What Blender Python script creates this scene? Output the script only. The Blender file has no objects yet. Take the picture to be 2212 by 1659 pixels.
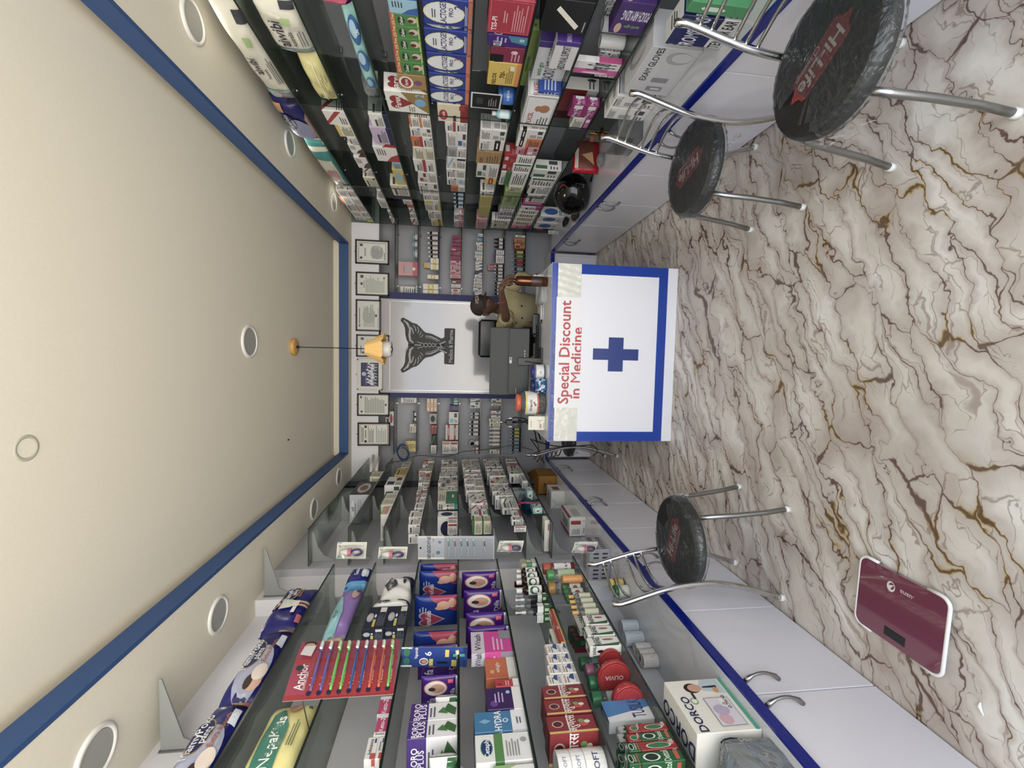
import bpy, math, random
from mathutils import Vector, Matrix
random.seed(7)
C = bpy.context.scene.collection
sc = bpy.context.scene
PI = math.pi
# ------------------------------------------------------------------ camera
F = 957.68
YAW, PITCH, ROLL = -0.0633, -0.1232, 0.0154
H = 1.6
_f = Vector((math.sin(YAW)*math.cos(PITCH), math.cos(YAW)*math.cos(PITCH), math.sin(PITCH)))
_r0 = Vector((math.cos(YAW), -math.sin(YAW), 0)); _u0 = _r0.cross(_f)
_r = math.cos(ROLL)*_r0 + math.sin(ROLL)*_u0
_u = -math.sin(ROLL)*_r0 + math.cos(ROLL)*_u0
cam_d = bpy.data.cameras.new('camera'); cam = bpy.data.objects.new('camera', cam_d); C.objects.link(cam)
# the phone was held on its side: world up points to the left edge of the frame
cx, cy, cz = _u*-1, _r, _f*-1
cam.matrix_world = Matrix(((cx.x, cy.x, cz.x, 0), (cx.y, cy.y, cz.y, 0), (cx.z, cy.z, cz.z, H), (0, 0, 0, 1)))
cam_d.sensor_fit = 'HORIZONTAL'; cam_d.sensor_width = 36; cam_d.lens = F/2212*36; cam_d.clip_start = .02
sc.camera = cam
# ------------------------------------------------------------------ light
w = bpy.data.worlds.new('world'); sc.world = w; w.use_nodes = True
bg = w.node_tree.nodes['Background']; nt = w.node_tree; _tc = nt.nodes.new('ShaderNodeTexCoord'); _sx = nt.nodes.new('ShaderNodeSeparateXYZ'); _mr = nt.nodes.new('ShaderNodeValToRGB')
nt.links.new(_tc.outputs['Generated'], _sx.inputs[0]); _ad = nt.nodes.new('ShaderNodeMath'); _ad.operation = 'MULTIPLY_ADD'; _ad.inputs[1].default_value = .5; _ad.inputs[2].default_value = .5
nt.links.new(_sx.outputs['Z'], _ad.inputs[0]); nt.links.new(_ad.outputs[0], _mr.inputs[0]); _e = _mr.color_ramp.elements
_e[0].position = .49; _e[0].color = (1, .95, .86, 1); _e[1].position = .53; _e[1].color = (.52, .56, .62, 1)      # bright lower half added to lift the ceiling, dimmer street and sky above
nt.links.new(_mr.outputs[0], bg.inputs[0]); bg.inputs[1].default_value = 7.0
def area(name, loc, rot, sx, sy, e, col=(1, 1, 1), portal=False):
    d = bpy.data.lights.new(name, 'AREA'); d.shape = 'RECTANGLE'; d.size = sx; d.size_y = sy; d.energy = e; d.color = col
    if portal: d.cycles.is_portal = True
    o = bpy.data.objects.new(name, d); C.objects.link(o); o.location = loc; o.rotation_euler = rot; return o
area('shopfront_daylight', (0, -.92, 1.4), (PI/2, 0, 0), 3.2, 2.7, 1, portal=True)
sc.view_settings.view_transform = 'Standard'; sc.view_settings.look = 'None'; sc.view_settings.exposure = 0.0
sc.view_settings.gamma = 1; sc.view_settings.use_curve_mapping = False
try: sc.cycles.max_bounces = 10; sc.cycles.transparent_max_bounces = 24; sc.cycles.diffuse_bounces = 6
except Exception: pass
# ------------------------------------------------------------------ photo pixel -> place
def ray(x, y): return _f + _r*((1659-y-829.5)/F) - _u*((x-1106)/F)
def atX(x, y, X): d = ray(x, y); t = X/d.x; return Vector((X, d.y*t, H+d.z*t))
def atY(x, y, Y): d = ray(x, y); t = Y/d.y; return Vector((d.x*t, Y, H+d.z*t))
def atZ(x, y, Z): d = ray(x, y); t = (Z-H)/d.z; return Vector((d.x*t, d.y*t, Z))
# ------------------------------------------------------------------ materials
HEX = dict(w='e9e7e2', c='e6dfc2', y='e2c22c', o='d9742a', r='b3202a', m='a3195b', b='2c63b5', n='17204f', g='2f7a3c', t='2e9c9a',
           k='141414', p='e39aa6', l='a9c23a', v='4a2a7a', s='a9abad', e='b08a52', d='7a1420', a='8cc5dc', i='a8d8cc', q='c81e8c', x='5a2f22', h='c9b1d9')
NAMES = dict(w='white', c='cream', y='yellow', o='orange', r='red', m='magenta', b='blue', n='navy', g='green', t='teal', k='black', p='pink',
             l='lime green', v='purple', s='grey', e='brown', d='maroon', a='light blue', i='mint', q='hot pink', x='dark brown', h='lilac')
def lin(hx):
    v = [int(hx[i:i+2], 16)/255 for i in (0, 2, 4)]
    return tuple(((c+.055)/1.055)**2.4 if c > .04045 else c/12.92 for c in v)+(1,)
_M = {}
def M(hx, rough=.45, metal=0., kind='', bump=0., bscale=60, trans=0., coat=0.):
    hx = HEX.get(hx, hx); key = (hx, rough, metal, kind, bump, bscale, trans, coat)
    if key in _M: return _M[key]
    m = bpy.data.materials.new('paint_'+hx if not kind else kind+'_'+hx); m.use_nodes = True; nt = m.node_tree
    b = nt.nodes['Principled BSDF']; b.inputs['Roughness'].default_value = rough; b.inputs['Metallic'].default_value = metal
    b.inputs['Transmission Weight'].default_value = trans; b.inputs['Coat Weight'].default_value = coat
    no = nt.nodes.new('ShaderNodeTexNoise'); no.inputs['Scale'].default_value = bscale; tc = nt.nodes.new('ShaderNodeTexCoord')
    nt.links.new(tc.outputs['Object'], no.inputs['Vector'])
    mx = nt.nodes.new('ShaderNodeMix'); mx.data_type = 'RGBA'; mx.inputs[0].default_value = .5
    c = lin(hx)
    if len(hx) == 6 and not kind: gy = .3*c[0]+.59*c[1]+.11*c[2]; c = tuple((x*.74+gy*.26)*.92 for x in c[:3])+(1,)
    mx.inputs[6].default_value = c; mx.inputs[7].default_value = tuple(x*.93 for x in c[:3])+(1,)
    nt.links.new(no.outputs['Fac'], mx.inputs[0]); nt.links.new(mx.outputs[2], b.inputs['Base Color'])
    if bump:
        bp = nt.nodes.new('ShaderNodeBump'); bp.inputs['Strength'].default_value = bump; bp.inputs['Distance'].default_value = .01
        nt.links.new(no.outputs['Fac'], bp.inputs['Height']); nt.links.new(bp.outputs[0], b.inputs['Normal'])
    _M[key] = m; return m
def glassmat(name, tint, rough=.03, spec=.14, haze=0., hz='c8ccd0', bump=0, scale=30):
    m = bpy.data.materials.new(name); m.use_nodes = True; nt = m.node_tree; nt.nodes.clear(); N = nt.nodes.new; Lk = nt.links.new
    out = N('ShaderNodeOutputMaterial'); tr = N('ShaderNodeBsdfTransparent'); tr.inputs[0].default_value = lin(tint)
    gl = N('ShaderNodeBsdfGlossy'); gl.inputs['Roughness'].default_value = rough; gl.inputs[0].default_value = (1, 1, 1, 1)
    fr = N('ShaderNodeFresnel'); fr.inputs[0].default_value = 1.45
    mx = N('ShaderNodeMixShader'); ml = N('ShaderNodeMath'); ml.operation = 'MULTIPLY'; ml.inputs[1].default_value = spec*5
    ml.use_clamp = True
    Lk(fr.outputs[0], ml.inputs[0]); Lk(ml.outputs[0], mx.inputs[0]); Lk(tr.outputs[0], mx.inputs[1]); Lk(gl.outputs[0], mx.inputs[2])
    last = mx
    if haze:
        df = N('ShaderNodeBsdfDiffuse'); df.inputs[0].default_value = lin(hz); m2 = N('ShaderNodeMixShader'); m2.inputs[0].default_value = haze
        Lk(mx.outputs[0], m2.inputs[1]); Lk(df.outputs[0], m2.inputs[2]); last = m2
    if bump:
        no = N('ShaderNodeTexNoise'); no.inputs['Scale'].default_value = scale; no.inputs['Distortion'].default_value = 1.5
        tc = N('ShaderNodeTexCoord'); Lk(tc.outputs['Object'], no.inputs['Vector'])
        bp = N('ShaderNodeBump'); bp.inputs['Strength'].default_value = bump; bp.inputs['Distance'].default_value = .02
        Lk(no.outputs['Fac'], bp.inputs['Height']); Lk(bp.outputs[0], gl.inputs['Normal']); Lk(bp.outputs[0], fr.inputs['Normal'])
    Lk(last.outputs[0], out.inputs[0]); return m
GLASS = glassmat('shelf_glass', 'd5dad7'); CLEAR = glassmat('clear_plastic', 'eef0f0', .1, .16, .05); EDGE = M('12211c', .15, kind='glass_edge')
WRAP = glassmat('crinkled_film', 'e6e9e9', .12, .16, .035, bump=.55, scale=22)
BAG = glassmat('milky_film', 'd8dad8', .2, .2, .22, bump=1.0, scale=28)
CHROME = M('c9c9c7', .12, 1., 'chrome'); STEEL = M('9b9d9d', .28, 1., 'steel')
LAM = M('cfd0d8', .3, kind='white_laminate', bscale=220); CABW = M('dcdce4', .3, kind='white_laminate', bscale=220)
WHITE = M('ececea', .4); BLACK = M('0b0b0b', .4); BLUE = M('12309a', .18, kind='blue_laminate'); DNAVY = M('0a1c78', .2, kind='blue_laminate')
# ------------------------------------------------------------------ mesh builder
class MB:
    def __init__(s): s.v = []; s.f = []; s.m = []; s.sm = []; s.mats = []
    def mi(s, m):
        if m not in s.mats: s.mats.append(m)
        return s.mats.index(m)
    def add(s, vs, fs, m, smooth=False, T=None):
        b = len(s.v); s.v += [tuple(T @ Vector(p)) if T is not None else tuple(p) for p in vs]
        k = s.mi(m)
        for f in fs: s.f.append([i+b for i in f]); s.m.append(k); s.sm.append(smooth)
    def box(s, x0, y0, z0, x1, y1, z1, m, bev=0., T=None):
        if x1 < x0: x0, x1 = x1, x0
        if y1 < y0: y0, y1 = y1, y0
        if z1 < z0: z0, z1 = z1, z0
        b = min(bev, (x1-x0)*.3, (y1-y0)*.3, (z1-z0)*.3)
        if b <= 0:
            vs = [(x, y, z) for x in (x0, x1) for y in (y0, y1) for z in (z0, z1)]
            s.add(vs, [(0, 1, 3, 2), (4, 6, 7, 5), (0, 4, 5, 1), (2, 3, 7, 6), (0, 2, 6, 4), (1, 5, 7, 3)], m, T=T); return
        vs = []; idx = {}
        for sx in (0, 1):
            for sy in (0, 1):
                for sz in (0, 1):
                    X, Y, Z = (x0, x1)[sx], (y0, y1)[sy], (z0, z1)[sz]; dx, dy, dz = (b, -b)[sx], (b, -b)[sy], (b, -b)[sz]
                    for a, p in (('x', (X, Y+dy, Z+dz)), ('y', (X+dx, Y, Z+dz)), ('z', (X+dx, Y+dy, Z))): idx[a, sx, sy, sz] = len(vs); vs.append(p)
        I = idx; fs = []
        for t in (0, 1):
            fs += [[I['x', t, a, c] for a, c in ((0, 0), (0, 1), (1, 1), (1, 0))], [I['y', a, t, c] for a, c in ((0, 0), (1, 0), (1, 1), (0, 1))], [I['z', a, c, t] for a, c in ((0, 0), (0, 1), (1, 1), (1, 0))]]
            for q in (0, 1):
                fs += [[I['x', t, q, 0], I['x', t, q, 1], I['y', t, q, 1], I['y', t, q, 0]], [I['x', t, 0, q], I['x', t, 1, q], I['z', t, 1, q], I['z', t, 0, q]], [I['y', 0, t, q], I['y', 1, t, q], I['z', 1, t, q], I['z', 0, t, q]]]
                for r in (0, 1): fs.append([I['x', t, q, r], I['y', t, q, r], I['z', t, q, r]])
        s.add(vs, fs, m, T=T)
    def lathe(s, prof, m, cx=0, cy=0, cz=0, n=16, T=None, smooth=True, caps=True):
        if max(q[1] for q in prof)-min(q[1] for q in prof) < 1e-6: caps = False
        vs = []; fs = []; k = len(prof)
        for i in range(n):
            a = 2*PI*i/n
            for r, z in prof: vs.append((cx+r*math.cos(a), cy+r*math.sin(a), cz+z))
        for i in range(n):
            j = (i+1) % n
            for q in range(k-1): fs.append((i*k+q, j*k+q, j*k+q+1, i*k+q+1))
        if caps and prof[-1][0] > .002: fs.append([i*k+k-1 for i in range(n)])
        if caps and prof[0][0] > .002: fs.append([i*k for i in range(n)][::-1])
        s.add(vs, fs, m, smooth, T)
    def tube(s, pts, r, m, n=8, cap=True, smooth=True):
        P = [Vector(p) for p in pts]; R = r if isinstance(r, (list, tuple)) else [r]*len(P); vs = []; fs = []
        up = Vector((0, 0, 1)); d0 = (P[1]-P[0]).normalized()
        if abs(d0.dot(up)) > .95: up = Vector((0, 1, 0))
        a = d0.cross(up).normalized()
        for i, p in enumerate(P):
            d = (P[min(i+1, len(P)-1)]-P[max(i-1, 0)]).normalized(); a = (a-d*a.dot(d)).normalized(); b = d.cross(a)
            for k in range(n):
                t = 2*PI*k/n; vs.append(p+(a*math.cos(t)+b*math.sin(t))*R[i])
        for i in range(len(P)-1):
            for k in range(n): l = (k+1) % n; fs.append((i*n+k, i*n+l, (i+1)*n+l, (i+1)*n+k))
        if cap: fs.append(list(range(n))[::-1]); fs.append([(len(P)-1)*n+k for k in range(n)])
        s.add(vs, fs, m, smooth)
    def prism(s, poly, axis, a, b, m, T=None):
        n = len(poly)
        def P(p, t): return {'x': (t, p[0], p[1]), 'y': (p[0], t, p[1]), 'z': (p[0], p[1], t)}[axis]
        vs = [P(p, a) for p in poly]+[P(p, b) for p in poly]
        fs = [list(range(n)), list(range(n, 2*n))[::-1]]+[(i, (i+1) % n, n+(i+1) % n, n+i) for i in range(n)]
        s.add(vs, fs, m, T=T)
    def obj(s, name, parent=None, label=None, cat=None, group=None, kind=None, loc=None, bevel=0):
        me = bpy.data.meshes.new(name); me.from_pydata(s.v, [], s.f); ok = len(me.polygons) == len(s.f)
        for m in s.mats: me.materials.append(m)
        if ok:
            me.polygons.foreach_set('material_index', s.m); me.polygons.foreach_set('use_smooth', s.sm)
        me.update(); o = bpy.data.objects.new(name, me); C.objects.link(o)
        if loc is not None: o.location = loc
        if parent: o.parent = parent
        tag(o, label, cat, group, kind); return o
USED = set()
def tag(o, label=None, cat=None, group=None, kind=None):
    if label: o['label'] = label
    if cat: o['category'] = cat
    if group: o['group'] = group
    if kind: o['kind'] = kind
def thing(name, loc, label, cat, group=None, rz=0):
    o = bpy.data.objects.new(name, None); o.empty_display_size = .05; C.objects.link(o); o.location = loc; o.rotation_euler = (0, 0, rz); tag(o, label, cat, group); return o
def struct(mb, name, **k): return mb.obj(name, kind='structure', **k)
def copy_tree(o, parent=None):
    c = o.copy(); C.objects.link(c)
    if parent: c.parent = parent
    for ch in list(o.children): copy_tree(ch, c)
    return c
# ------------------------------------------------------------------ lettering
def _txt(body):
    cu = bpy.data.curves.new('t', 'FONT'); cu.body = body; cu.size = 1; cu.resolution_u = 2; cu.offset = 0 if set(body) & set('MWNKw') else .018
    o = bpy.data.objects.new('t', cu); C.objects.link(o); dg = bpy.context.evaluated_depsgraph_get(); dg.update()
    me = bpy.data.meshes.new_from_object(o.evaluated_get(dg)); r = ([(v.co.x, v.co.y) for v in me.vertices], [tuple(p.vertices) for p in me.polygons])
    bpy.data.objects.remove(o); bpy.data.curves.remove(cu); bpy.data.meshes.remove(me); return r
CH = {}
def _w(r): return max(p[0] for p in r[0]) if r[0] else 0
_hh = _w(_txt('HH'))
for ch in "ABCDEFGHIJKLMNOPRSTUVWXYZabcdefghiklmnoprstuwxyz0123456789%&-/+.'": CH[ch] = (_txt(ch), _w(_txt('H'+ch+'H'))-_hh)
CH[' '] = (([], []), .28)
DEVA = _txt('\u0905\u0930\u0941\u0923\u0930\u0938')
_tc = {'#D': (DEVA[0], DEVA[1], _w(DEVA))}
FINE = [False]
def split(vs, fs, L_):
    vs = list(vs); out = []; st = [list(f) for f in fs]; mid = {}
    while st:
        f = st.pop()
        if len(f) > 3: st += [[f[0], f[i], f[i+1]] for i in range(1, len(f)-1)]; continue
        e = [((vs[f[i]][0]-vs[f[(i+1) % 3]][0])**2+(vs[f[i]][1]-vs[f[(i+1) % 3]][1])**2, i) for i in range(3)]; d, i = max(e)
        if d < L_*L_: out.append(tuple(f)); continue
        a, b, c = f[i], f[(i+1) % 3], f[(i+2) % 3]; k = (min(a, b), max(a, b))
        if k not in mid: mid[k] = len(vs); vs.append(((vs[a][0]+vs[b][0])/2, (vs[a][1]+vs[b][1])/2))
        st += [[a, mid[k], c], [mid[k], b, c]]
    return vs, out
def text2d(sx):
    if sx in _tc: return _tc[sx]
    vs = []; fs = []; x = 0
    for ch in sx:
        (v, f), a = CH.get(ch, CH['.']); b = len(vs); vs += [(p[0]+x, p[1]) for p in v]; fs += [tuple(i+b for i in q) for q in f]; x += a
    _tc[sx] = (vs, fs, x); return _tc[sx]
# prints: shapes drawn on a face. fm(u, v, off) maps face coordinates (0..1) to the surface; W, Ht are its size in metres
def draw(mb, prints, fm, W, Ht, off0=.0006):
    for i, p in enumerate(prints):
        o = off0+i*.00022; k = p[0]
        if k == 'R':
            _, u0, v0, u1, v1, c = p[:6]; n = p[6] if len(p) > 6 else 1
            vs = [fm(u0+(u1-u0)*a/n, v0+(v1-v0)*b/n, o) for a in range(n+1) for b in range(n+1)]
            mb.add(vs, [(a*(n+1)+b, (a+1)*(n+1)+b, (a+1)*(n+1)+b+1, a*(n+1)+b+1) for a in range(n) for b in range(n)], M(c))
        elif k == 'E':
            _, cu, cv, ru, rv, c = p[:6]
            vs = [fm(cu, cv, o)]+[fm(cu+ru*q*math.cos(t*PI/10), cv+rv*q*math.sin(t*PI/10), o) for q in ((.5, 1) if max(ru, rv) < .15 else (.25, .5, .75, 1)) for t in range(20)]
            mb.add(vs, [(0, 1+t, 1+(t+1) % 20) for t in range(20)]+[(1+20*q+t, 21+20*q+t, 21+20*q+(t+1) % 20, 1+20*q+(t+1) % 20) for q in range((len(vs)-1)//20-1) for t in range(20)], M(c))
        elif k == 'P': mb.add([fm(u, v, o) for u, v in p[1]], [list(range(len(p[1])))], M(p[2]))
        elif k == 'L':
            _, u0, v0, u1, v1, n, c = p; h = (v1-v0)/n; rr = random.Random(n*7+int(u0*100))
            vs = []; fs = []
            for q in range(n):
                ue = u0+(u1-u0)*rr.uniform(.6, 1); a = v0+q*h+h*.3; b = a+h*.42; j = len(vs)
                vs += [fm(u0, a, o), fm(ue, a, o), fm(ue, b, o), fm(u0, b, o)]; fs.append((j, j+1, j+2, j+3))
            mb.add(vs, fs, M(c))
        elif k == 'T':
            _, st, u, v, h, c = p[:6]; rot = p[6] if len(p) > 6 else 0; vs, fs, w_ = text2d(st)
            if not vs: continue
            if FINE[0]: vs, fs = split(vs, fs, .16)
            L_, S_ = (Ht, W) if rot in (90, -90) else (W, Ht); pc = v if rot in (90, -90) else u
            sz = h*S_/.72; wide = w_*sz; sxx = min(1, L_*1.94*min(pc, 1-pc)/max(wide, 1e-6))
            ca, sa = {0: (1, 0), 90: (0, 1), -90: (0, -1), 180: (-1, 0)}[rot]; out = []
            for a, b in vs:
                x = (a-w_/2)*sz*sxx; y = (b-.36)*sz; out.append(fm(u+(x*ca-y*sa)/W, v+(x*sa+y*ca)/Ht, o))
            mb.add(out, fs, M(c))
FD = '4b4b50'
def lay(acc, n, base):
    a = acc
    return {0: [('L', .08, .15, .9, .85, 6, FD)],
            1: [('R', 0, 0, 1, .25, a), ('R', .1, .62, .6, .74, FD), ('L', .1, .3, .9, .58, 4, FD)],
            2: [('R', .76, .08, .93, .92, a), ('L', .08, .12, .68, .9, 7, FD)],
            3: [('P', [(0, 0), (.55, 0), (.35, .35), (0, .6)], a), ('L', .45, .5, .95, .9, 4, FD)],
            4: [('R', .08, .7, .7, .84, FD), ('L', .08, .1, .9, .62, 6, '77777c'), ('R', .78, .1, .92, .3, a)],
            5: [('E', .5, .55, .32, .3, a), ('L', .15, .06, .85, .2, 2, FD)],
            6: [('R', 0, .8, 1, 1, a), ('L', .1, .1, .9, .7, 6, FD)],
            7: [('R', .12, .5, .45, .9, a), ('R', .55, .15, .9, .45, FD), ('L', .1, .1, .5, .42, 3, FD)],
            8: [('R', 0, .3, 1, .7, a), ('R', .2, .44, .8, .56, base)],
            9: [('P', [(0, 1), (1, .2), (1, .45), (.25, 1)], a), ('L', .1, .1, .8, .4, 3, FD)]}[n]
# ------------------------------------------------------------------ room
YB = 5.5; ZS = 2.783; ZC = 2.885; YF = -.95; XRW = 1.72
def nodemat(name): 
    m = bpy.data.materials.new(name); m.use_nodes = True; return m, m.node_tree, m.node_tree.nodes['Principled BSDF']
def marble():
    m, nt, b = nodemat('veined_marble_vinyl'); N = nt.nodes.new; L = nt.links.new
    tc = N('ShaderNodeTexCoord'); 
    def mapping(rz, s, src):
        a = N('ShaderNodeMapping'); a.inputs['Rotation'].default_value = (0, 0, rz); L(src, a.inputs['Vector'])
        c = N('ShaderNodeMapping'); c.inputs['Scale'].default_value = s; L(a.outputs[0], c.inputs['Vector']); return c.outputs[0]
    def noise(sc_, det, src, out='Fac', dist=0):
        n = N('ShaderNodeTexNoise'); n.inputs['Scale'].default_value = sc_; n.inputs['Detail'].default_value = det; n.inputs['Distortion'].default_value = dist; L(src, n.inputs['Vector']); return n.outputs[out]
    def mth(op, a, b_=None, c=None, cl=False):
        n = N('ShaderNodeMath'); n.operation = op; n.use_clamp = cl
        for i, v in enumerate((a, b_, c)):
            if v is None: continue
            if isinstance(v, (int, float)): n.inputs[i].default_value = v
            else: L(v, n.inputs[i])
        return n.outputs[0]
    def smooth(v, a, b_):
        n = N('ShaderNodeMapRange'); n.interpolation_type = 'SMOOTHSTEP'; n.inputs[1].default_value = a; n.inputs[2].default_value = b_; L(v, n.inputs[0]); return n.outputs[0]
    base = tc.outputs['Object']
    wob = noise(5, 3, base, 'Color'); vm = N('ShaderNodeVectorMath'); vm.operation = 'MULTIPLY_ADD'; L(wob, vm.inputs[0]); vm.inputs[1].default_value = (.22, .22, .0); L(base, vm.inputs[2])
    w2 = noise(26, 2, base, 'Color'); vn = N('ShaderNodeVectorMath'); vn.operation = 'MULTIPLY_ADD'; L(w2, vn.inputs[0]); vn.inputs[1].default_value = (.035, .035, 0); L(vm.outputs[0], vn.inputs[2])
    src = vn.outputs[0]
    def vor(scale, rz, s, rnd=1.):
        v = N('ShaderNodeTexVoronoi'); v.feature = 'DISTANCE_TO_EDGE'; v.inputs['Scale'].default_value = scale; v.inputs['Randomness'].default_value = rnd
        L(mapping(rz, s, src), v.inputs['Vector']); return v.outputs['Distance']
    def inv(v): return mth('SUBTRACT', 1., v, cl=True)
    wd = noise(7, 2, mapping(-.5, (.5, 1.6, 1), base))            # where the veins thicken and fade
    d1 = vor(4.8, -.52, (.42, 2.0, 1)); d2 = vor(11, -.5, (.42, 1.7, 1))
    lim1 = mth('MULTIPLY', smooth(wd, .36, .7), .05)
    v1 = inv(mth('DIVIDE', d1, mth('ADD', lim1, .008), cl=True))
    lim2 = mth('MULTIPLY', smooth(wd, .4, .62), .04); v2 = inv(mth('DIVIDE', d2, mth('ADD', lim2, .004), cl=True))
    halo = inv(mth('DIVIDE', d1, .22, cl=True))
    r = N('ShaderNodeValToRGB'); L(noise(3.2, 4, mapping(-.5, (.7, 1.5, 1), src)), r.inputs[0]); e = r.color_ramp.elements
    e[0].position = .3; e[0].color = lin('b3aaa2'); e[1].position = .68; e[1].color = lin('d9d7d1'); x = e.new(.5); x.color = lin('c9c3ba')
    def mix(f, a, col, mul=1.):
        n = N('ShaderNodeMix'); n.data_type = 'RGBA'; L(mth('MULTIPLY', f, mul), n.inputs[0]); L(a, n.inputs[6]); n.inputs[7].default_value = lin(col); return n.outputs[2]
    c = mix(halo, r.outputs[0], '93827a', .55); gold = smooth(noise(2.3, 1, base), .52, .6)
    c = mix(mth('MULTIPLY', smooth(v1, .05, .45), gold), c, 'b09a5c', .75)
    c = mix(smooth(v2, .1, .9), c, '6d5246', .55); c = mix(smooth(v1, .35, .8), c, '4a2e24', .84)
    L(c, b.inputs['Base Color']); b.inputs['Roughness'].default_value = .38; b.inputs['Specular IOR Level'].default_value = .35
    return m
FLOOR = marble()
WALLW = M('dfdfe3', .5, kind='wall_board', bscale=3); BACKW = M('aaaab0', .35, kind='wall_laminate', bscale=3)
CREAM = M('e9e3d3', .8, kind='ceiling_paint', bscale=90, bump=.02); TRIMB = M('2d4f82', .55, kind='ceiling_paint')
mb = MB(); mb.box(-3, YF, -.08, 3, YB+.1, 0, FLOOR); struct(mb, 'floor')
mb = MB(); mb.box(XRW, YF, 0, XRW+.12, YB+.1, 3.05, M('a9aaae', .35, kind='wall_laminate')); struct(mb, 'wall_right')
mb = MB(); mb.box(-1.72, YF, 0, -1.60, 2.74, 3.05, WALLW); mb.box(-1.72, 2.74, 0, -1.5, 3.02, 3.05, WALLW); mb.box(-1.72, 3.02, 0, -1.45, YB+.1, 3.05, BACKW); struct(mb, 'wall_left')
mb = MB(); mb.box(-1.72, YB, 0, XRW+.12, YB+.1, 3.05, BACKW); struct(mb, 'wall_back')
# raised tray ceiling: soffit all round, blue riser, cream panel
XT = 1.155; YT = 5.0
mb = MB(); mb.box(XT+.02, YF, ZS, XRW, YB, ZS+.085, CREAM); mb.box(-1.6, YF, ZS, -1.12, YB, ZS+.085, CREAM); mb.box(-1.12, YT+.02, ZS, XT+.02, YB, ZS+.085, CREAM)
mb.box(-1.72, YF, ZC+.04, XRW+.12, YB, ZC+.12, CREAM); struct(mb, 'ceiling')
mb = MB(); mb.box(XT, YF, ZS-.004, XT+.02, YT+.02, ZS+.088, TRIMB); mb.box(-1.12, YF, ZS-.004, -1.10, YT+.02, ZS+.088, TRIMB); mb.box(-1.12, YT, ZS-.004, XT+.02, YT+.02, ZS+.088, TRIMB); struct(mb, 'trim_1')
mb = MB(); mb.box(-1.13, YT-.012, ZS+.088, XT+.03, YT+.02, ZC+.04, M('e2dcbf', .7)); mb.box(XT+.12, YF, ZS+.085, XT+.14, YT, ZC+.04, CREAM); mb.box(-1.24, YF, ZS+.085, -1.22, YT, ZC+.04, CREAM); struct(mb, 'trim_2')
# white board across the top of the back wall, dark boards in the corners
mb = MB(); mb.box(-1.45, 5.18, 2.488, XRW, 5.24, ZS, WALLW); struct(mb, 'trim_3')
mb = MB()
mb.box(1.70, 5.2, .56, 1.719, 5.42, ZS, M('0a1636', .3)); mb.box(-1.449, 4.85, .56, -1.43, 5.03, ZS, M('0a1636', .3)); struct(mb, 'trim_4')
# logo panel with blue side boards
mb = MB(); mb.box(-.45, 5.2, .56, .617, 5.5, 2.47, M('b4b2b8', .12, kind='gloss_laminate', coat=.6, bscale=2.5, bump=.0)); struct(mb, 'trim_5')
mb = MB(); mb.box(.617, 5.19, .56, .69, 5.5, 2.385, M('081a6a', .55)); mb.box(-.505, 5.19, .56, -.45, 5.5, 2.385, M('081a6a', .55)); struct(mb, 'trim_6')
mb = MB()
for x in (-.42, .59): mb.box(x-.004, 5.192, .9, x+.004, 5.2, 2.4, STEEL)
mb.box(-.42, 5.192, 2.36, .59, 5.2, 2.372, M('e8e4dc', .3)); struct(mb, 'trim_7')
# ------------------------------------------------------------------ ceiling lamps and stain
def downlight(x, y, z, r, lab, lw=.5):
    t = thing('ceiling_downlight', (x, y, z), lab, 'ceiling light', 'round recessed downlights')
    m = MB(); m.lathe([(r*.78, .004), (r*.78, -.004), (r*.84, -.012), (r*.97, -.009), (r, 0)], M('f0efe8', .35), n=36, caps=False); m.obj('trim_ring', t)
    m = MB(); m.lathe([(.001, -.0065), (r*.77, -.0065)], M('a7a8a2', .5), n=32); m.obj('diffuser', t)
    d = bpy.data.lights.new('added_fill_light', 'AREA'); d.shape = 'DISK'; d.size = r*1.5; d.energy = lw; d.color = (1, .95, .86); o = bpy.data.objects.new('added_fill_light', d); C.objects.link(o); o.location = (0, 0, -.014); o.parent = t  # added fill under each unlit downlight, brightens the back of the room
DL = [(415, 45, 'round downlight over the right shelves beside the nearest white nappy pack'), (625, 310, 'round downlight above the teal baby pack on the right'),
      (720, 437, 'small far round downlight above the stacked cartons at the right back'), (205, 1630, 'largest round downlight cut by the frame at the near left corner'),
      (470, 1328, 'round downlight over the middle blue nappy packs on the left'), (677, 1099, 'round downlight above the empty glass top shelf on the left'),
      (731, 1030, 'smallest round downlight near the back left corner')]
for px, py, lab in DL:
    p = atZ(px, py, ZS); downlight(p.x, p.y, ZS-.0005, .092, lab)
p = atZ(538, 738, ZC+.04); downlight(p.x, p.y, ZC+.0395, .108, 'round ceiling downlight in the middle of the tray in front of the pendant lamp', 9)
p = atZ(57, 968, ZC+.04); m = MB(); m.lathe([(.03, .0), (.033, -.002), (.04, -.002), (.042, 0)], M('bdbba2', .7), n=30, caps=False)
m.obj('ceiling_patch', label='faint round filled patch on the bare ceiling near the camera', cat='ceiling patch', loc=(p.x, p.y, ZC+.0398))
m = MB(); m.lathe([(.001, -.01), (.006, -.008), (.008, 0)], BLACK, n=8); p = atZ(622, 950, ZC+.04)
m.obj('ceiling_hook', label='tiny black hook stub on the ceiling left of the pendant lamp', cat='hook', loc=(p.x, p.y, ZC+.0398))
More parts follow.
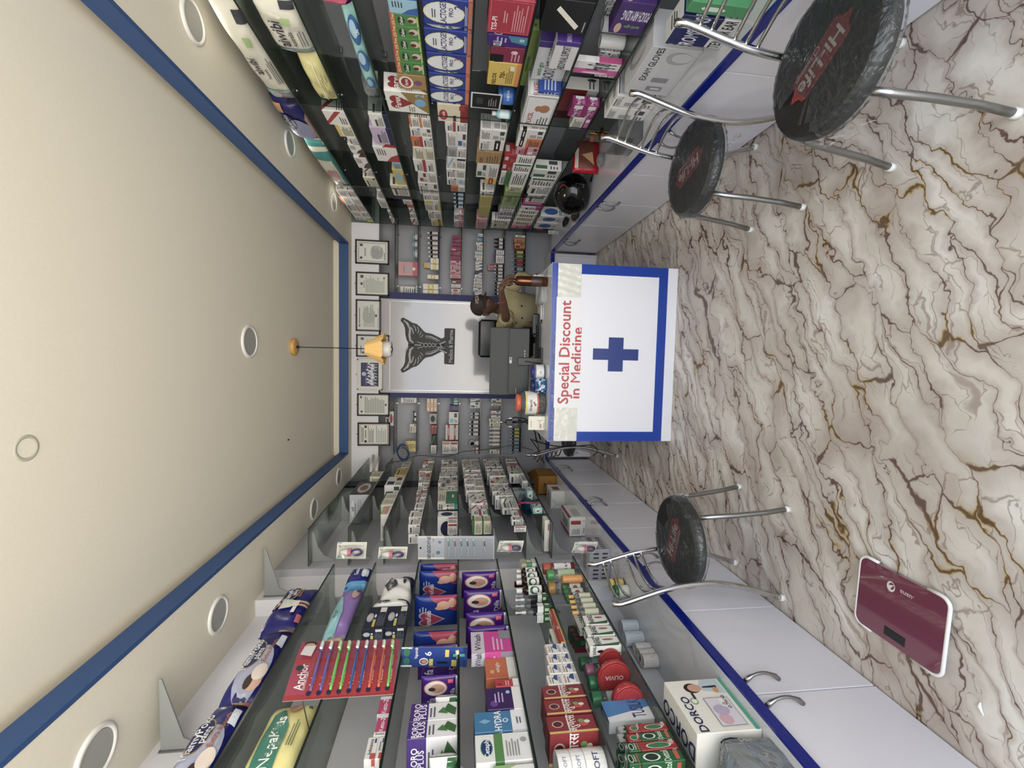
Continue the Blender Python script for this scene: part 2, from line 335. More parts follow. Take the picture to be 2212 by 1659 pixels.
# pendant
zc = ZC+.04; pp = Vector((.033, 3.78, 0))
t = thing('pendant_lamp', (pp.x, pp.y, zc), 'pendant lamp with a tan pleated paper shade hanging on a black cord', 'lamp')
m = MB(); m.lathe([(.001, 0), (.066, 0), (.068, -.006), (.068, -.028), (.06, -.034), (.001, -.034)], M('c79a58', .5, kind='wood', bump=.1), n=32); m.obj('ceiling_rose', t, label='wooden disc')
zt = atY(790, 755, 3.78).z-zc; zb = atY(828, 755, 3.78).z-zc; ze = atY(846, 755, 3.78).z-zc
m = MB(); m.lathe([(.001, -.034), (.012, -.036), (.009, -.055), (.0035, -.06), (.0035, zt)], BLACK, n=8); m.obj('cord', t)
m = MB(); nn = 48; vs = []; fs = []
for ring, (rr, z) in enumerate(((.052, zt), (.058, zt-.012), (.13, zb), (.127, zb), (.05, zt-.006))):
    for i in range(nn):
        a = 2*PI*i/nn; q = rr*(1-.05*(math.cos(a*6) < .2)*1)*(1+.02*(i % 2)); vs.append((q*math.cos(a), q*math.sin(a), z-(.012*(1 if i % 8 else 0) if ring in (2, 3) else 0)))
for r_ in range(4):
    for i in range(nn): j = (i+1) % nn; fs.append((r_*nn+i, r_*nn+j, (r_+1)*nn+j, (r_+1)*nn+i))
fs.append(list(range(nn))); m.add(vs, fs, M('c9a468', .8, kind='paper')); m.obj('lamp_shade', t, label='tan pleated shade')
m = MB(); m.lathe([(.001, zb+.05), (.055, zb+.05), (.066, zb+.03), (.067, ze+.02), (.06, ze), (.001, ze+.004)], M('e9e6dc', .4), n=32); m.obj('bulb', t, label='fat white lamp bulb')
m = MB(); m.lathe([(.001, ze-.012), (.02, ze-.008), (.034, ze+.001)], M('b4b4b2', .3, 1), n=20); m.obj('bulb_cap', t)
# ------------------------------------------------------------------ base cabinets and worktops
ZW = .551
def handle(parent, x, y, z, sx, L_=.14, vert=True):
    m = MB(); P = []
    for i in range(9):
        q = i/8; o = .03*math.sin(PI*q)**.7
        P.append((x+sx*(.004+o), y, z-L_/2+L_*q) if vert else (x-L_/2+L_*q, y-.004-o, z))
    m.tube(P, [.006+.003*(1 if i in (0, 1, 7, 8) else 0) for i in range(9)], STEEL, 8); m.obj('handle', parent)
def cab_side(side, y0, y1, yh, lab):
    xf = 1.22 if side > 0 else -1.214; xw = XRW-.001 if side > 0 else (-1.599 if y1 < 2.7 else -1.499 if y1 < 3 else -1.449); s = -side
    t = thing('base_cabinet', ((xf+xw)/2, (y0+y1)/2, 0), lab, 'cabinet', 'white base cabinets under the shelves'); ox, oy = t.location.x, t.location.y
    m = MB(); m.box(xf-s*.02-ox, y0+.001-oy, 0, xw-ox, y1-.001-oy, ZW-.041, CABW); m.obj('body', t)
    for a, b, e in ((y0, yh, yh-.06), (yh, y1, yh+.06)):
        m = MB(); m.box(xf-ox, a+.003-oy, .012, xf-s*.018-ox, b-.003-oy, ZW-.046, CABW, .0015); d = m.obj('door', t)
        handle(d, xf-ox, e-oy, ZW-.12, s, .14)
cab_side(1, .74, 1.832, 1.29, 'white base cabinet beside the large near stool on the right')
cab_side(1, 1.832, 2.902, 2.38, 'white base cabinet behind the second stool on the right')
cab_side(1, 2.902, 4.06, 3.478, 'white base cabinet below the black helmet')
cab_side(1, 4.06, 5.10, 4.62, 'farthest white base cabinet on the right beside the desk')
cab_side(-1, .8, 1.953, 1.423, 'nearest white base cabinet on the left beside the bathroom scale')
cab_side(-1, 1.953, 2.985, 2.453, 'white base cabinet behind the left stool')
cab_side(-1, 2.985, 4.07, 3.52, 'white base cabinet on the left below the red barred carton')
cab_side(-1, 4.07, 5.10, 4.62, 'farthest white base cabinet on the left below the brown carton box')
m = MB(); m.box(1.235, -.9, 0, XRW-.001, .738, ZW-.041, CABW); m.obj('base_cabinet', label='white base cabinet at the near right corner of the shop', cat='cabinet')
for x0, x1, lab, nd in ((-1.19, -.2, 'white rear cabinet behind the desk at the left', 2), (-.2, 1.2, 'white rear cabinet behind the desk at the right', 2)):
    t = thing('base_cabinet', ((x0+x1)/2, 5.3, 0), lab, 'cabinet'); ox = t.location.x
    m = MB(); m.box(x0+.002-ox, -.18, 0, x1-.002-ox, .199, ZW-.041, CABW); m.obj('body', t)
    for i in range(nd):
        a = x0+(x1-x0)*i/nd; b = x0+(x1-x0)*(i+1)/nd; m = MB(); m.box(a+.035-ox, -.196, .012, b-.035-ox, -.18, ZW-.046, CABW, .002); m.obj('door', t)
for nm, sd in (('right', 1), ('left', -1)):
    t = thing('worktop', (sd*1.25, 3, ZW-.04), 'long grey white worktop with a dark blue front edge on the %s side' % nm, 'worktop'); xf = 1.218 if sd > 0 else -1.212; xw = XRW if sd > 0 else -1.6
    m = MB(); lam = M('c4c5cb', .09, kind='gloss_laminate', coat=.4)
    if sd > 0: m.box(xf+.001-t.location.x, -3.9, 0, xw-t.location.x, 2.1, .04, lam)
    else: m.box(xf-.001-t.location.x, -3.9, 0, xw-t.location.x, -.27, .04, lam); m.box(xf-.001-t.location.x, -.27, 0, -1.501-t.location.x, .02, .04, lam); m.box(xf-.001-t.location.x, .02, 0, -1.451-t.location.x, 2.1, .04, lam)
    m.obj('board', t)
    m = MB(); m.box(xf-sd*.012-t.location.x, -3.9, -.002, xf-t.location.x, 2.1, .0405, DNAVY, .001); m.obj('edge_band', t, label='dark blue edge band')
t = thing('worktop', (0, 5.3, ZW-.04), 'rear worktop with a blue front edge under the back wall shelves', 'worktop')
m = MB(); m.box(-1.22, -.199, 0, 1.216, -.102, .04, M('c4c5cb', .15)); m.box(-1.22, -.102, 0, -.506, .199, .04, M('c4c5cb', .15)); m.box(.692, -.102, 0, 1.216, .199, .04, M('c4c5cb', .15)); m.obj('board', t)
m = MB(); m.box(-1.2, -.212, -.002, 1.2, -.2, .0405, DNAVY); m.obj('edge_band', t)
# ------------------------------------------------------------------ glass shelves
RZ = [2.535, 2.292, 2.048, 1.786, 1.558, 1.304, 1.06, .815]
NZ = [2.33, 2.085, 1.823, 1.58, 1.337, 1.088, .84]
FZ = [2.58, 2.32, 2.085, 1.84, 1.58, 1.34, 1.10, .91]
BZ = [2.325, 2.068, 1.831, 1.578, 1.328, 1.077, .832]
ORD = ['top', 'second', 'third', 'fourth', 'fifth', 'sixth', 'seventh', 'lowest']
def shelf(nm, lab, x0, y0, x1, y1, z, edge, brk=None, group=None):
    t = thing('glass_shelf', ((x0+x1)/2, (y0+y1)/2, z), lab, 'shelf', group); ox, oy = t.location.x, t.location.y
    m = MB(); m.box(x0-ox, y0-oy, -.008, x1-ox, y1-oy, 0, GLASS)
    if edge == 'y': m.box(x0-ox, y0-.0015-oy, -.0082, x1-ox, y0-oy, .0002, EDGE)
    else:
        xe = x0 if edge == 'x0' else x1; s = -1 if edge == 'x0' else 1; m.box(xe-ox, y0-oy, -.0085, xe+s*.0015-ox, y1-oy, .0003, EDGE); m.box(x0-ox, y0-.001-oy, -.0082, x1-ox, y0-oy, .0002, M('3b4a45', .2))
    m.obj('pane', t)
    for by in (brk or []):
        m = MB()
        if edge == 'x1':      # curved pressed bracket fixed on the left wall
            D = x1-x0; poly = [(x0-ox, -.0085), (x0-ox+D*.82, -.0085), (x0-ox+D*.8, -.02), (x0-ox+D*.4, -.045), (x0-ox+D*.16, -.085), (x0-ox+.012, -.15), (x0-ox, -.15)]
            m.prism(poly, 'y', by-oy-.003, by-oy+.003, M('8f9492', .35))
        elif edge == 'x0': m.box(x1-.03-ox, by-.008-oy, -.022, x1-ox, by+.008-oy, -.0085, STEEL, .002); m.lathe([(.001, -.024), (.007, -.024), (.007, -.0085)], STEEL, x0+.03-ox, by-oy, 0, 8)
        else: m.box(by-.007-ox, y1-.03-oy, -.02, by+.007-ox, y1-oy, -.0085, STEEL)
        m.obj('bracket', t)
for i, z in enumerate(RZ): shelf('r', '%s glass shelf on the right wall' % ORD[i], 1.43, -.6, XRW-.002, 5.15, z, 'x0', [1.2, 2.72, 3.8, 5.05])
for i, z in enumerate(NZ): shelf('n', '%s glass shelf of the near left section' % ORD[i if i < 6 else 7], -1.598, -.6, -1.29, 2.735, z, 'x1', [1.38, 2.62] )
for i, z in enumerate(FZ): shelf('f', '%s glass shelf of the far left section' % ORD[i], -1.448, 3.05, -1.19, 5.12, z, 'x1', [3.12, 3.9, 5.02])
for i, z in enumerate(BZ):
    o_ = ORD[i if i < 6 else 7]
    shelf('c', '%s glass shelf left of the logo panel' % o_, -1.18, 5.25, -.507, 5.498, z, 'y', [-1.0, -.6]); shelf('b', '%s glass shelf right of the logo panel' % o_, .692, 5.25, 1.6, 5.498, z, 'y', [.8, 1.4])
def divider(lab, x0, x1, y, z0, z1):
    m = MB(); m.box(x0, y, z0, x1, y+.006, z1, GLASS); xe = x0 if x0 > 0 else x1; m.box(xe-.0008, y-.0005, z0, xe+.0008, y+.0065, z1, EDGE)
    m.obj('glass_divider', label=lab, cat='glass panel')
divider('upright glass divider on the right beyond the blue cream tin', 1.432, XRW-.002, 2.80, ZW+.001, 2.6)
divider('upright glass divider halfway along the right shelves past the stomach salt packets', 1.432, XRW-.002, 4.06, .85, 2.6)
divider('upright glass divider at the far end of the right shelves', 1.432, XRW-.002, 5.155, ZW+.001, 2.78)
for y, lab in ((.98, 'bare glass bracket plate above the nearest blue nappy pack'), (1.82, 'bare pressed metal bracket standing under the soffit by the near nappy packs'), (2.78, 'bare pressed metal bracket on the pillar above the far nappy pack')):
    if y < 1: continue
    xw = -1.599 if y < 2.7 else -1.499
    m = MB(); m.prism([(xw, 2.58), (xw+.012, 2.58), (xw+.05, 2.66), (xw+.3, 2.735), (xw+.3, 2.745), (xw, 2.745)], 'y', y-.003, y+.003, M('8f9492', .35)); m.box(xw, y-.012, 2.5, xw+.006, y+.012, 2.75, STEEL); m.obj('shelf_bracket', label=lab, cat='bracket')
# ------------------------------------------------------------------ counter desk
DY0, DX0, DX1, DZ = 3.134, -.611, .668, .941
t = thing('reception_desk', (.03, 3.4, 0), 'white reception counter with blue border, blue cross and a red discount notice', 'desk'); ox, oy = .03, 3.4
DW = M('eeeef4', .22, kind='white_laminate', bscale=200); DB = M('1b3f9e', .2, kind='blue_laminate')
m = MB(); m.box(DX0-ox, DY0-oy, .0, DX1-ox, DY0+.03-oy, DZ-.002, DW); m.box(DX0-ox, DY0+.03-oy, 0, DX0+.025-ox, .28, DZ-.03, DW); m.box(DX1-.025-ox, DY0+.03-oy, 0, DX1-ox, .28, DZ-.03, DW); m.obj('body', t)
m = MB(); m.box(DX0-.004-ox, DY0+.006-oy, DZ-.03, DX1+.004-ox, .30, DZ, M('c9cad0', .16, kind='gloss_laminate', coat=.4), .001); m.obj('desk_top', t)
def fd(u, v, o): return (DX0+u*(DX1-DX0)-ox, DY0-o-oy, v*DZ)
W_, H_ = DX1-DX0, DZ
m = MB(); e = .0012
for a in ((0, .08, .055, 1), (.945, .08, 1, 1), (.055, .08, .945, .152), (.055, .78, .945, 1)):
    m.box(DX0+a[0]*W_-ox, DY0-e-oy, a[1]*H_, DX0+a[2]*W_-ox, DY0-oy, a[3]*H_, DB)
m.obj('blue_border', t)
m = MB(); cxx, czz = .029+.0-ox, .452
for (hx, hz) in ((.041, .172), (.124, .056)): m.box(cxx-hx, DY0-.0016-.0001*(hx > .1)-oy, czz-hz, cxx+hx, DY0-oy, czz+hz, M('1c3b93', .3))
m.obj('blue_cross', t)
# clear taped film strips with the notice between them
TAPE = M('dcdcd2', .18, kind='taped_film', bscale=14, bump=.5)
n_ = 24
for (xa, xb) in ((DX0+.002, -.36), (.425, DX1-.002)):
    m = MB(); za, zb_ = .728, .899; vs = []; fs = []
    for i in range(n_+1):
        for j in range(7): vs.append((xa+(xb-xa)*i/n_-ox, DY0-.004-.0018*math.sin(i*1.7+j)*math.cos(j*2.1+i*.4)-oy, za+(zb_-za)*j/6))
    for i in range(n_):
        for j in range(6): a = i*7+j; fs.append((a, a+7, a+8, a+1))
    m.add(vs, fs, TAPE, True); m.obj('tape_strip', t, label='wrinkled clear film strip')
m = MB(); m.box(-.365-ox, DY0-.006-oy, .715, .43-ox, DY0-.0045-oy, .905, M('f3f3f6', .4))
def fn(u, v, o): return (-.365+u*.795-ox, DY0-.006-o-oy, .715+v*.19)
RD = 'cf2f38'
draw(m, [('T', 'Special Discount', .5, .66, .42, RD)], fn, .795, .19)
# second line, its foot cut off by the sheet edge
vs, fs, w_ = text2d('in Medicine'); sz = .42*.19/.72; k_ = .52/(w_*sz); pts = [(-.365+.42*.795-.01+(a-w_/2)*sz*k_, .715+.035+(b-.36)*sz) for a, b in vs]
for f_ in fs:
    q = []
    for i in range(len(f_)):
        A, B = pts[f_[i-1]], pts[f_[i]]
        if (A[1] > .7165) != (B[1] > .7165): k_ = (.7165-A[1])/(B[1]-A[1]); q.append((A[0]+(B[0]-A[0])*k_, .7165))
        if B[1] > .7165: q.append(B)
    if len(q) > 2: m.add([(x-ox, DY0-.0068-oy, z) for x, z in q], [list(range(len(q)))], M(RD))
m.obj('discount_notice', t, label='white sheet with red lettering')
m = MB(); vs = []; fs = []
for i in range(61):
    for j in range(3): x = DX0+(DX1-DX0)*i/60*.62; vs.append((x-ox, DY0-.0016-.003*abs(math.sin(i*2.3+j))-oy if j < 2 else DY0+.012-oy, DZ-.034+.017*j+.001*math.sin(i*1.3)+(.0015 if j == 2 else 0)))
for i in range(60):
    for j in range(2): a = i*3+j; fs.append((a, a+3, a+4, a+1))
m.add(vs, fs, WRAP, True); m.obj('edge_film', t)
# ------------------------------------------------------------------ framed papers on the back board
def frame(px0, py0, px1, py1, lab, kind, fr='120a08', bd=.016):
    a = atY(px0, py0, 5.15); b = atY(px1, py1, 5.15); x0, x1 = b.x, a.x; z0, z1 = b.z, a.z; cx, cz = (x0+x1)/2, (z0+z1)/2; w, h = x1-x0, z1-z0
    t = thing('picture_frame', (cx, 5.163, cz), lab, 'frame', 'framed papers hung in a row'); y = 0
    m = MB(); FM = M(fr, .35)
    for q in ((-w/2, -h/2, w/2, -h/2+bd), (-w/2, h/2-bd, w/2, h/2), (-w/2, -h/2, -w/2+bd, h/2), (w/2-bd, -h/2, w/2, h/2)): m.box(q[0], -.010, q[1], q[2], .012, q[3], FM, .002)
    m.box(-w/2+.002, .004, -h/2+.002, w/2-.002, .012, h/2-.002, FM); m.obj('border', t)
    m = MB(); u0, v0, u1, v1 = -w/2+bd, -h/2+bd, w/2-bd, h/2-bd; m.box(u0, 0, v0, u1, .004, v1, M('dfe0d6' if kind != 3 else 'e8e6dd', .5))
    def fm(u, v, o): return (u0+u*(u1-u0), -o, v0+v*(v1-v0))
    g = '4a4a4c'; gg = '8f9a90'
    P = {0: [('R', .06, .05, .94, .95, '9aa09c'), ('R', .09, .07, .91, .93, 'e2e4dc'), ('E', .22, .86, .06, .045, g), ('R', .76, .81, .88, .9, g), ('L', .3, .7, .8, .76, 2, g), ('E', .5, .35, .33, .22, 'b9bdb8'), ('L', .2, .17, .82, .52, 7, '83878c'), ('L', .15, .08, .5, .13, 1, g)],
         1: [('E', .5, .86, .07, .04, g), ('R', .78, .8, .92, .9, g), ('L', .08, .1, .92, .74, 13, gg), ('L', .3, .76, .7, .8, 1, g), ('E', .8, .12, .06, .03, '777a75')],
         2: [('L', .2, .86, .85, .93, 1, '33333a'), ('E', .14, .9, .04, .04, '6b5f9a'), ('E', .5, .48, .28, .3, 'c3c9c0'), ('L', .1, .2, .9, .72, 7, gg), ('E', .5, .15, .05, .05, g), ('L', .05, .03, .95, .08, 1, '9a9a9a')],
         4: [('L', .1, .86, .6, .92, 1, g), ('E', .15, .82, .06, .04, g), ('R', .8, .8, .92, .9, g), ('L', .1, .2, .9, .7, 8, gg)],
         5: [('E', .15, .9, .05, .04, g), ('E', .88, .92, .07, .03, g), ('L', .08, .12, .92, .8, 12, '6f7a72'), ('E', .5, .08, .06, .035, g)],
         6: [('R', .02, .02, .98, .98, 'b58a72'), ('R', .04, .05, .96, .96, 'e4e4da'), ('L', .1, .84, .9, .93, 2, '3c3c3c'), ('R', .08, .74, .2, .82, '2a2a2a'), ('R', .8, .74, .92, .82, '2a2a2a'), ('R', .3, .765, .7, .79, '2a2a2a'), ('L', .08, .5, .92, .7, 6, '4c5050'), ('L', .08, .08, .92, .44, 6, gg)],
         3: [('R', .08, .1, .92, .9, '2a2c66'), ('P', [(.08, .1), (.92, .1), (.92, .38), (.6, .3), (.3, .34), (.08, .26)], '1b1c3f'), ('E', .52, .76, .07, .1, 'c9cce4'), ('E', .3, .66, .18, .05, '5f66a6'), ('E', .74, .62, .13, .04, '4d5498')]}[kind]
    draw(m, P, fm, u1-u0, v1-v0)
    if kind == 3:      # running white horses, a plain stand-in
        for i in range(7):
            cu = .17+.11*i; cv = .4+.04*math.sin(i*2); s = 1.
            draw(m, [('E', cu, cv, .055, .085, 'e3e4ee'), ('P', [(cu+.03, cv+.02), (cu+.075, cv+.2), (cu+.045, cv+.24), (cu+.0, cv+.08)], 'dfe0ec'), ('P', [(cu+.04, cv+.24), (cu+.1, cv+.15), (cu+.085, cv+.11), (cu+.04, cv+.18)], 'e9e9f2'),
                     ('P', [(cu-.045, cv), (cu-.02, cv-.02), (cu-.06, cv-.22), (cu-.07, cv-.2)], 'cfd0e2'), ('P', [(cu+.02, cv-.02), (cu+.045, cv), (cu+.03, cv-.24), (cu+.015, cv-.22)], 'cfd0e2')], fm, u1-u0, v1-v0, .0012+.0003*i)
    m.obj('sheet', t); m = MB(); m.lathe([(.001, -.012), (.004, -.012), (.004, .0), (.001, 0)], BLACK, 0, .0, h/2+.012, 8); m.box(-.002, -.001, h/2, .002, .006, h/2+.012, BLACK); m.obj('hanging_pin', t)
FR = [((767, 516, 840, 572), 'rightmost framed certificate with a grey circular crest', 0), ((768, 586, 840, 640), 'black framed cream certificate second from the right', 1),
      ((768, 646, 822, 716), 'wide black framed certificate right of the pendant lamp', 2), ((769, 722, 840, 772), 'black framed certificate partly hidden by the pendant lampshade', 4),
      ((771, 775, 825, 843), 'white framed picture of white horses running under the moon', 3), ((771, 850, 841, 899), 'black framed cream certificate second from the left', 5),
      ((772, 913, 842, 963), 'leftmost black framed certificate with a brown inner line', 6)]
for q, lab, k in FR: frame(*q, lab, k, 'e4e2dc' if k == 3 else '120a08')
# ------------------------------------------------------------------ logo on the panel
def L2(px, py): p = atY(840+px/7.541, 640+py/7.541, 5.19); return (p.x, p.z)
def sym(pts): return pts
def LP(mb, pts, y, mt, th=.006): q = [L2(*p) for p in pts]; mb.prism(q, 'y', y-th, y, mt)
t = thing('logo_sign', (L2(600, 800)[0], 5.2, L2(600, 800)[1]), 'black winged emblem sign mounted on the glossy grey back panel', 'sign'); inv = t.location.copy()
LK = M('0d0d0b', .5); LG = M('aaa8a6', .4)
def lobj(mb, nm, **k): o = mb.obj(nm, t, **k); o.location = (-inv.x, -inv.y, -inv.z); return o
m = MB()
wing = [(190, 395), (205, 352), (240, 348), (310, 385), (380, 430), (450, 450), (500, 490), (560, 560), (600, 590), (700, 610), (760, 640), (820, 670), (860, 690), (905, 665), (905, 800), (315, 800), (315, 760), (285, 700), (268, 620), (262, 520), (235, 450)]
LP(m, wing, 5.2, LK); LP(m, [(x, 1590-y) for x, y in wing], 5.2, LK); LP(m, [(905, 530), (920, 520), (1075, 525), (1080, 535), (1065, 1100), (1060, 1112), (910, 1105), (900, 1090)], 5.2, LK); lobj(m, 'plate')
m = MB()
def band(pts, w, y=5.1935):
    P = [Vector(L2(*p)) for p in pts]; w = w/7.541*.0043*1.25; vs = []
    for i, p in enumerate(P):
        d = (P[min(i+1, len(P)-1)]-P[max(i-1, 0)]).normalized(); nrm = Vector((-d.y, d.x)); k = w*(.25 if i in (0, len(P)-1) and len(P) > 3 else .5); vs += [(p.x+nrm.x*k, y, p.y+nrm.y*k), (p.x-nrm.x*k, y, p.y-nrm.y*k)]
    m.add(vs, [(2*i, 2*i+1, 2*i+3, 2*i+2) for i in range(len(P)-1)], LG)
def both(pts, w): band(pts, w); band([(x, 1590-y) for x, y in pts], w)
both([(240, 390), (300, 440), (345, 530), (335, 640), (350, 720), (400, 760)], 34); both([(330, 480), (380, 530), (400, 610)], 16); both([(395, 465), (430, 510), (440, 570)], 12)
both([(465, 495), (485, 550), (475, 600)], 12); both([(525, 570), (515, 610), (495, 630)], 10); both([(555, 620), (540, 650), (510, 670)], 9)
both([(590, 648), (680, 655), (760, 690), (830, 730)], 17); both([(600, 672), (690, 685), (800, 738)], 7)
band([(415, 795), (530, 795)], 14)
for s_ in (1, -1): band([(455, 795-s_*45), (480, 795-s_*50), (520, 795-s_*30)]+[(540+i*12, 795+s_*36*math.cos(i*.62)*(1-i*.018)*-1) for i in range(21)], 9)
band([(820, 780), (925, 735)], 17); band([(830, 775), (880, 850)], 15); band([(880, 850), (955, 820)], 15); band([(835, 850), (955, 825)], 12); band([(780, 850), (945, 925)], 18); band([(780, 850), (860, 815)], 14)
vs, fs, w_ = text2d('Medico & Pharma'); a = Vector(L2(1015, 1085)); b = Vector(L2(1015, 545)); sc_ = (b-a).length/w_
m.add([(a.x+vx*sc_, 5.1932, a.y-.003+vy*sc_*1.25-.012) for vx, vy in vs], fs, LG); lobj(m, 'emblem_lines', label='grey line art and lettering')
# ------------------------------------------------------------------ monitor and desk things
def on(px, py): return atZ(px, py, DZ)
t = thing('computer_monitor', (-.04, 3.45, DZ+.0005), 'dark grey computer monitor standing with its back to the room', 'monitor')
def mo(px, py, y): p = atY(px, py, y); return (p.x+.04, p.z-DZ)
a = mo(1060, 706, 3.45); b = mo(1166, 855, 3.45); GR = M('2c302f', .55, kind='moulded_plastic', bscale=300, bump=.05)
T = Matrix.Rotation(-.06, 4, 'X')
m = MB(); z1 = a[1]; z0 = .10; m.box(b[0], -.004, z0, a[0], .018, z1, GR, .004, T=T); m.box(b[0]+.006, -.02, z0, a[0]-.006, -.004, z0+(z1-z0)*.52, GR, .006, T=T); m.box(b[0]+.006, -.007, z0+(z1-z0)*.56, a[0]-.006, -.004, z1-.006, GR, .002, T=T); m.obj('case', t)
m = MB(); m.box(b[0]+.01, .018, z0+.01, a[0]-.01, .0195, z1-.01, M('050608', .1), T=T); m.obj('screen', t)
m = MB(); m.box(-.03, -.035, .0, .03, -.02, .19, BLACK, .003); m.box(-.11, -.05, 0, .11, .09, .012, BLACK, .004); m.obj('stand', t)
m = MB(); m.box(-.02, -.0215, .235, .035, -.0202, .262, M('55585a', .5)); draw(m, [('R', .1, .2, .9, .8, 'c8cac8'), ('R', .5, .3, .85, .7, '55585a')], lambda u, v, o: (-.02+.055*u, -.0216-o, .235+.027*v), .055, .027); m.obj('rating_label', t)
m = MB(); draw(m, [('R', .0+.2*i, 0, .12+.2*i, 1, 'a0a3a3') for i in range(5)], lambda u, v, o: (b[0]+.015+.045*u, -.0203-o, .2+.006*v), .045, .006); m.obj('maker_mark', t)
m = MB()
for q in range(5): m.box(-.005+.02*q, -.0215, .135, .006+.02*q, -.02, .141, M('c9cbc9', .4))
m.tube([(.0, -.03, .138), (.0, -.05, .12), (-.01, -.05, .03), (-.02, -.04, .004), (-.2, -.03, .004)], .003, BLACK, 6); m.obj('port_cable', t)
t = thing('keyboard', (.08, 3.575, DZ), 'black computer keyboard on the desk behind the monitor', 'keyboard')
m = MB(); m.box(-.2, -.06, 0, .19, .06, .018, BLACK, .004); m.obj('body', t); m = MB()
for i in range(16):
    for j in range(4): m.box(-.19+i*.0235, -.05+j*.026, .018, -.19+i*.0235+.019, -.05+j*.026+.021, .026, M('242628', .5), .002)
m.obj('keys', t, kind='stuff')
p = on(1173, 650); q = on(1169, 693)
m = MB(); m.tube([(-.075, 0, 0), (.04, 0, 0)], .005, M('e8e8e8', .3), 10); m.tube([(-.1, 0, 0), (-.075, 0, 0)], .0056, BLACK, 10); m.tube([(.04, 0, 0), (.052, 0, 0)], [.004, .0015], BLACK, 8)
m.obj('pen', label='white pen with a black cap lying on the desk before the man', cat='pen', loc=(p.x-.07, p.y+.02, DZ+.0062))
p = on(1163, 705); m = MB(); m.box(-.11, -.045, 0, .06, .045, .05, M('0e1012', .3), .008); m.box(-.10, -.046, .04, .05, .02, .0515, M('24282a', .2), .001)
m.obj('card_terminal', label='black box shaped device on the desk edge before the man', cat='device', loc=(p.x+.04, p.y-.0, DZ+.0005))
# jars
def jar(px, py, r, h, lab, cap, body, label, prints, y=None, capr=None):
    p = on(px, py); t = thing('candy_jar', (p.x, p.y+r, DZ+.0005), lab, 'jar')
    m = MB(); m.lathe([(.001, 0), (r*.93, 0), (r, .006), (r, h*.72), (r*.9, h*.8), (r*.72, h*.85), (r*.7, h*.88)], body, n=28); m.obj('jar_body', t)
    m = MB(); cr = capr or r*.8; m.lathe([(.001, h), (cr*.94, h), (cr, h-.004), (cr, h*.86), (.001, h*.86)], cap, n=28); m.obj('lid', t)
    if label: 
        m = MB(); aa = 1.5
        def fm(u, v, o): an = -PI/2+(u-.5)*2*aa; return ((r+.0008+o)*math.cos(an), (r+.0008+o)*math.sin(an), h*(label[0]+(label[1]-label[0])*v))
        draw(m, [('R', 0, 0, 1, 1, label[2], 14)]+prints, fm, 2*aa*r, h*(label[1]-label[0]), 0); m.obj('paper_label', t)
    return t
LZ = M('3a2018', .4)
t = jar(1181, 873, .088, .215, 'clear lozenge jar with an orange lid and orange white label on the desk', M('e8571c', .35), glassmat('jar_plastic', 'c9cccb', .08, .2, .12), (.27, .72, 'eceae4'),
        [('R', 0, .0, 1, .12, 'e8601c', 14), ('P', [(.5, .12), (.5, .3), (.62, .75), (.82, .75), (.82, .12)], 'e8601c'), ('R', .22, .84, .8, 1, 'f0dc2a', 8), ('T', 'Strepsils', .45, .62, .2, '33352f'), ('E', .5, .3, .09, .16, 'f4f2ee'), ('E', .48, .27, .045, .1, 'd9521c'), ('E', .53, .36, .04, .08, '7f8a80')], capr=.066)
m = MB(); rr = random.Random(3)
for i in range(60):
    an = rr.uniform(0, 6.28); q = rr.uniform(.3, .93)*.078; m.box(q*math.cos(an)-.012, q*math.sin(an)-.012, .008+rr.random()*.05, q*math.cos(an)+.012, q*math.sin(an)+.012, .016+rr.random()*.05, M('4a2016' if i % 3 else 'a8482c', .3), .002)
m.obj('lozenges', t, kind='stuff')
jar(1179, 805, .058, .098, 'small jar with a purple blue lid and white label on the desk', M('2c2f9e', .35), glassmat('jar_plastic_b', 'b9c6cc', .1, .2, .2), (.12, .72, 'e9e9ec'), [('L', .3, .15, .7, .85, 5, '3a3c42'), ('R', .45, .3, .55, .6, 'b08860')])
p = on(1182, 838); t = thing('sweet_pouch_jar', (p.x+.012, p.y+.06, DZ+.0005), 'squat jar of blue and white wrapped sweets between two other jars', 'jar')
m = MB(); m.lathe([(.001, 0), (.05, 0), (.054, .006), (.054, .085), (.001, .09)], glassmat('jar_plastic_c', 'aac4e0', .1, .25, .3, '4d87c4'), n=24); m.obj('jar_body', t)
m = MB(); m.lathe([(.001, .11), (.045, .11), (.047, .09), (.001, .09)], M('10245c', .3), n=24); m.obj('lid', t); m = MB(); rr = random.Random(5)
for i in range(40):
    an = rr.uniform(3.3, 6.1); z = .008+rr.random()*.07; T = Matrix.Translation((.051*math.cos(an), .051*math.sin(an), z)) @ Matrix.Rotation(rr.random()*3, 4, 'X') @ Matrix.Rotation(an, 4, 'Z'); m.box(-.006, -.012, -.008, .006, .012, .008, M(rr.choice(['e8ecef', '2c6bb5', '8fc0e6', '1b2f66']), .3), .001, T=T)
m.obj('wrapped_sweets', t, kind='stuff')
p = on(1179, 915); m = MB(); m.box(-.052, -.006, 0, .052, .006, .128, M('eae6d2', .4), .004); m.prism([(.006, 0), (.05, 0), (.006, .07)], 'x', -.03, .03, M('dcd8c6', .4))
draw(m, [('R', .12, .1, .5, .13, 'b5b09c'), ('R', .68, .18, .72, .5, 'a8a490'), ('R', .12, .24, .45, .3, 'c05048'), ('L', .12, .32, .8, .38, 1, '8a8678'), ('L', .2, .8, .8, .88, 1, '9a9686'), ('L', .12, .06, .7, .09, 1, '8a8678')], lambda u, v, o: (-.052+.104*u, -.006-o, .128*v), .104, .128)
m.obj('payment_stand', label='cream payment card stand on the left front corner of the desk', cat='sign stand', loc=(p.x, p.y+.02, DZ+.0005), )
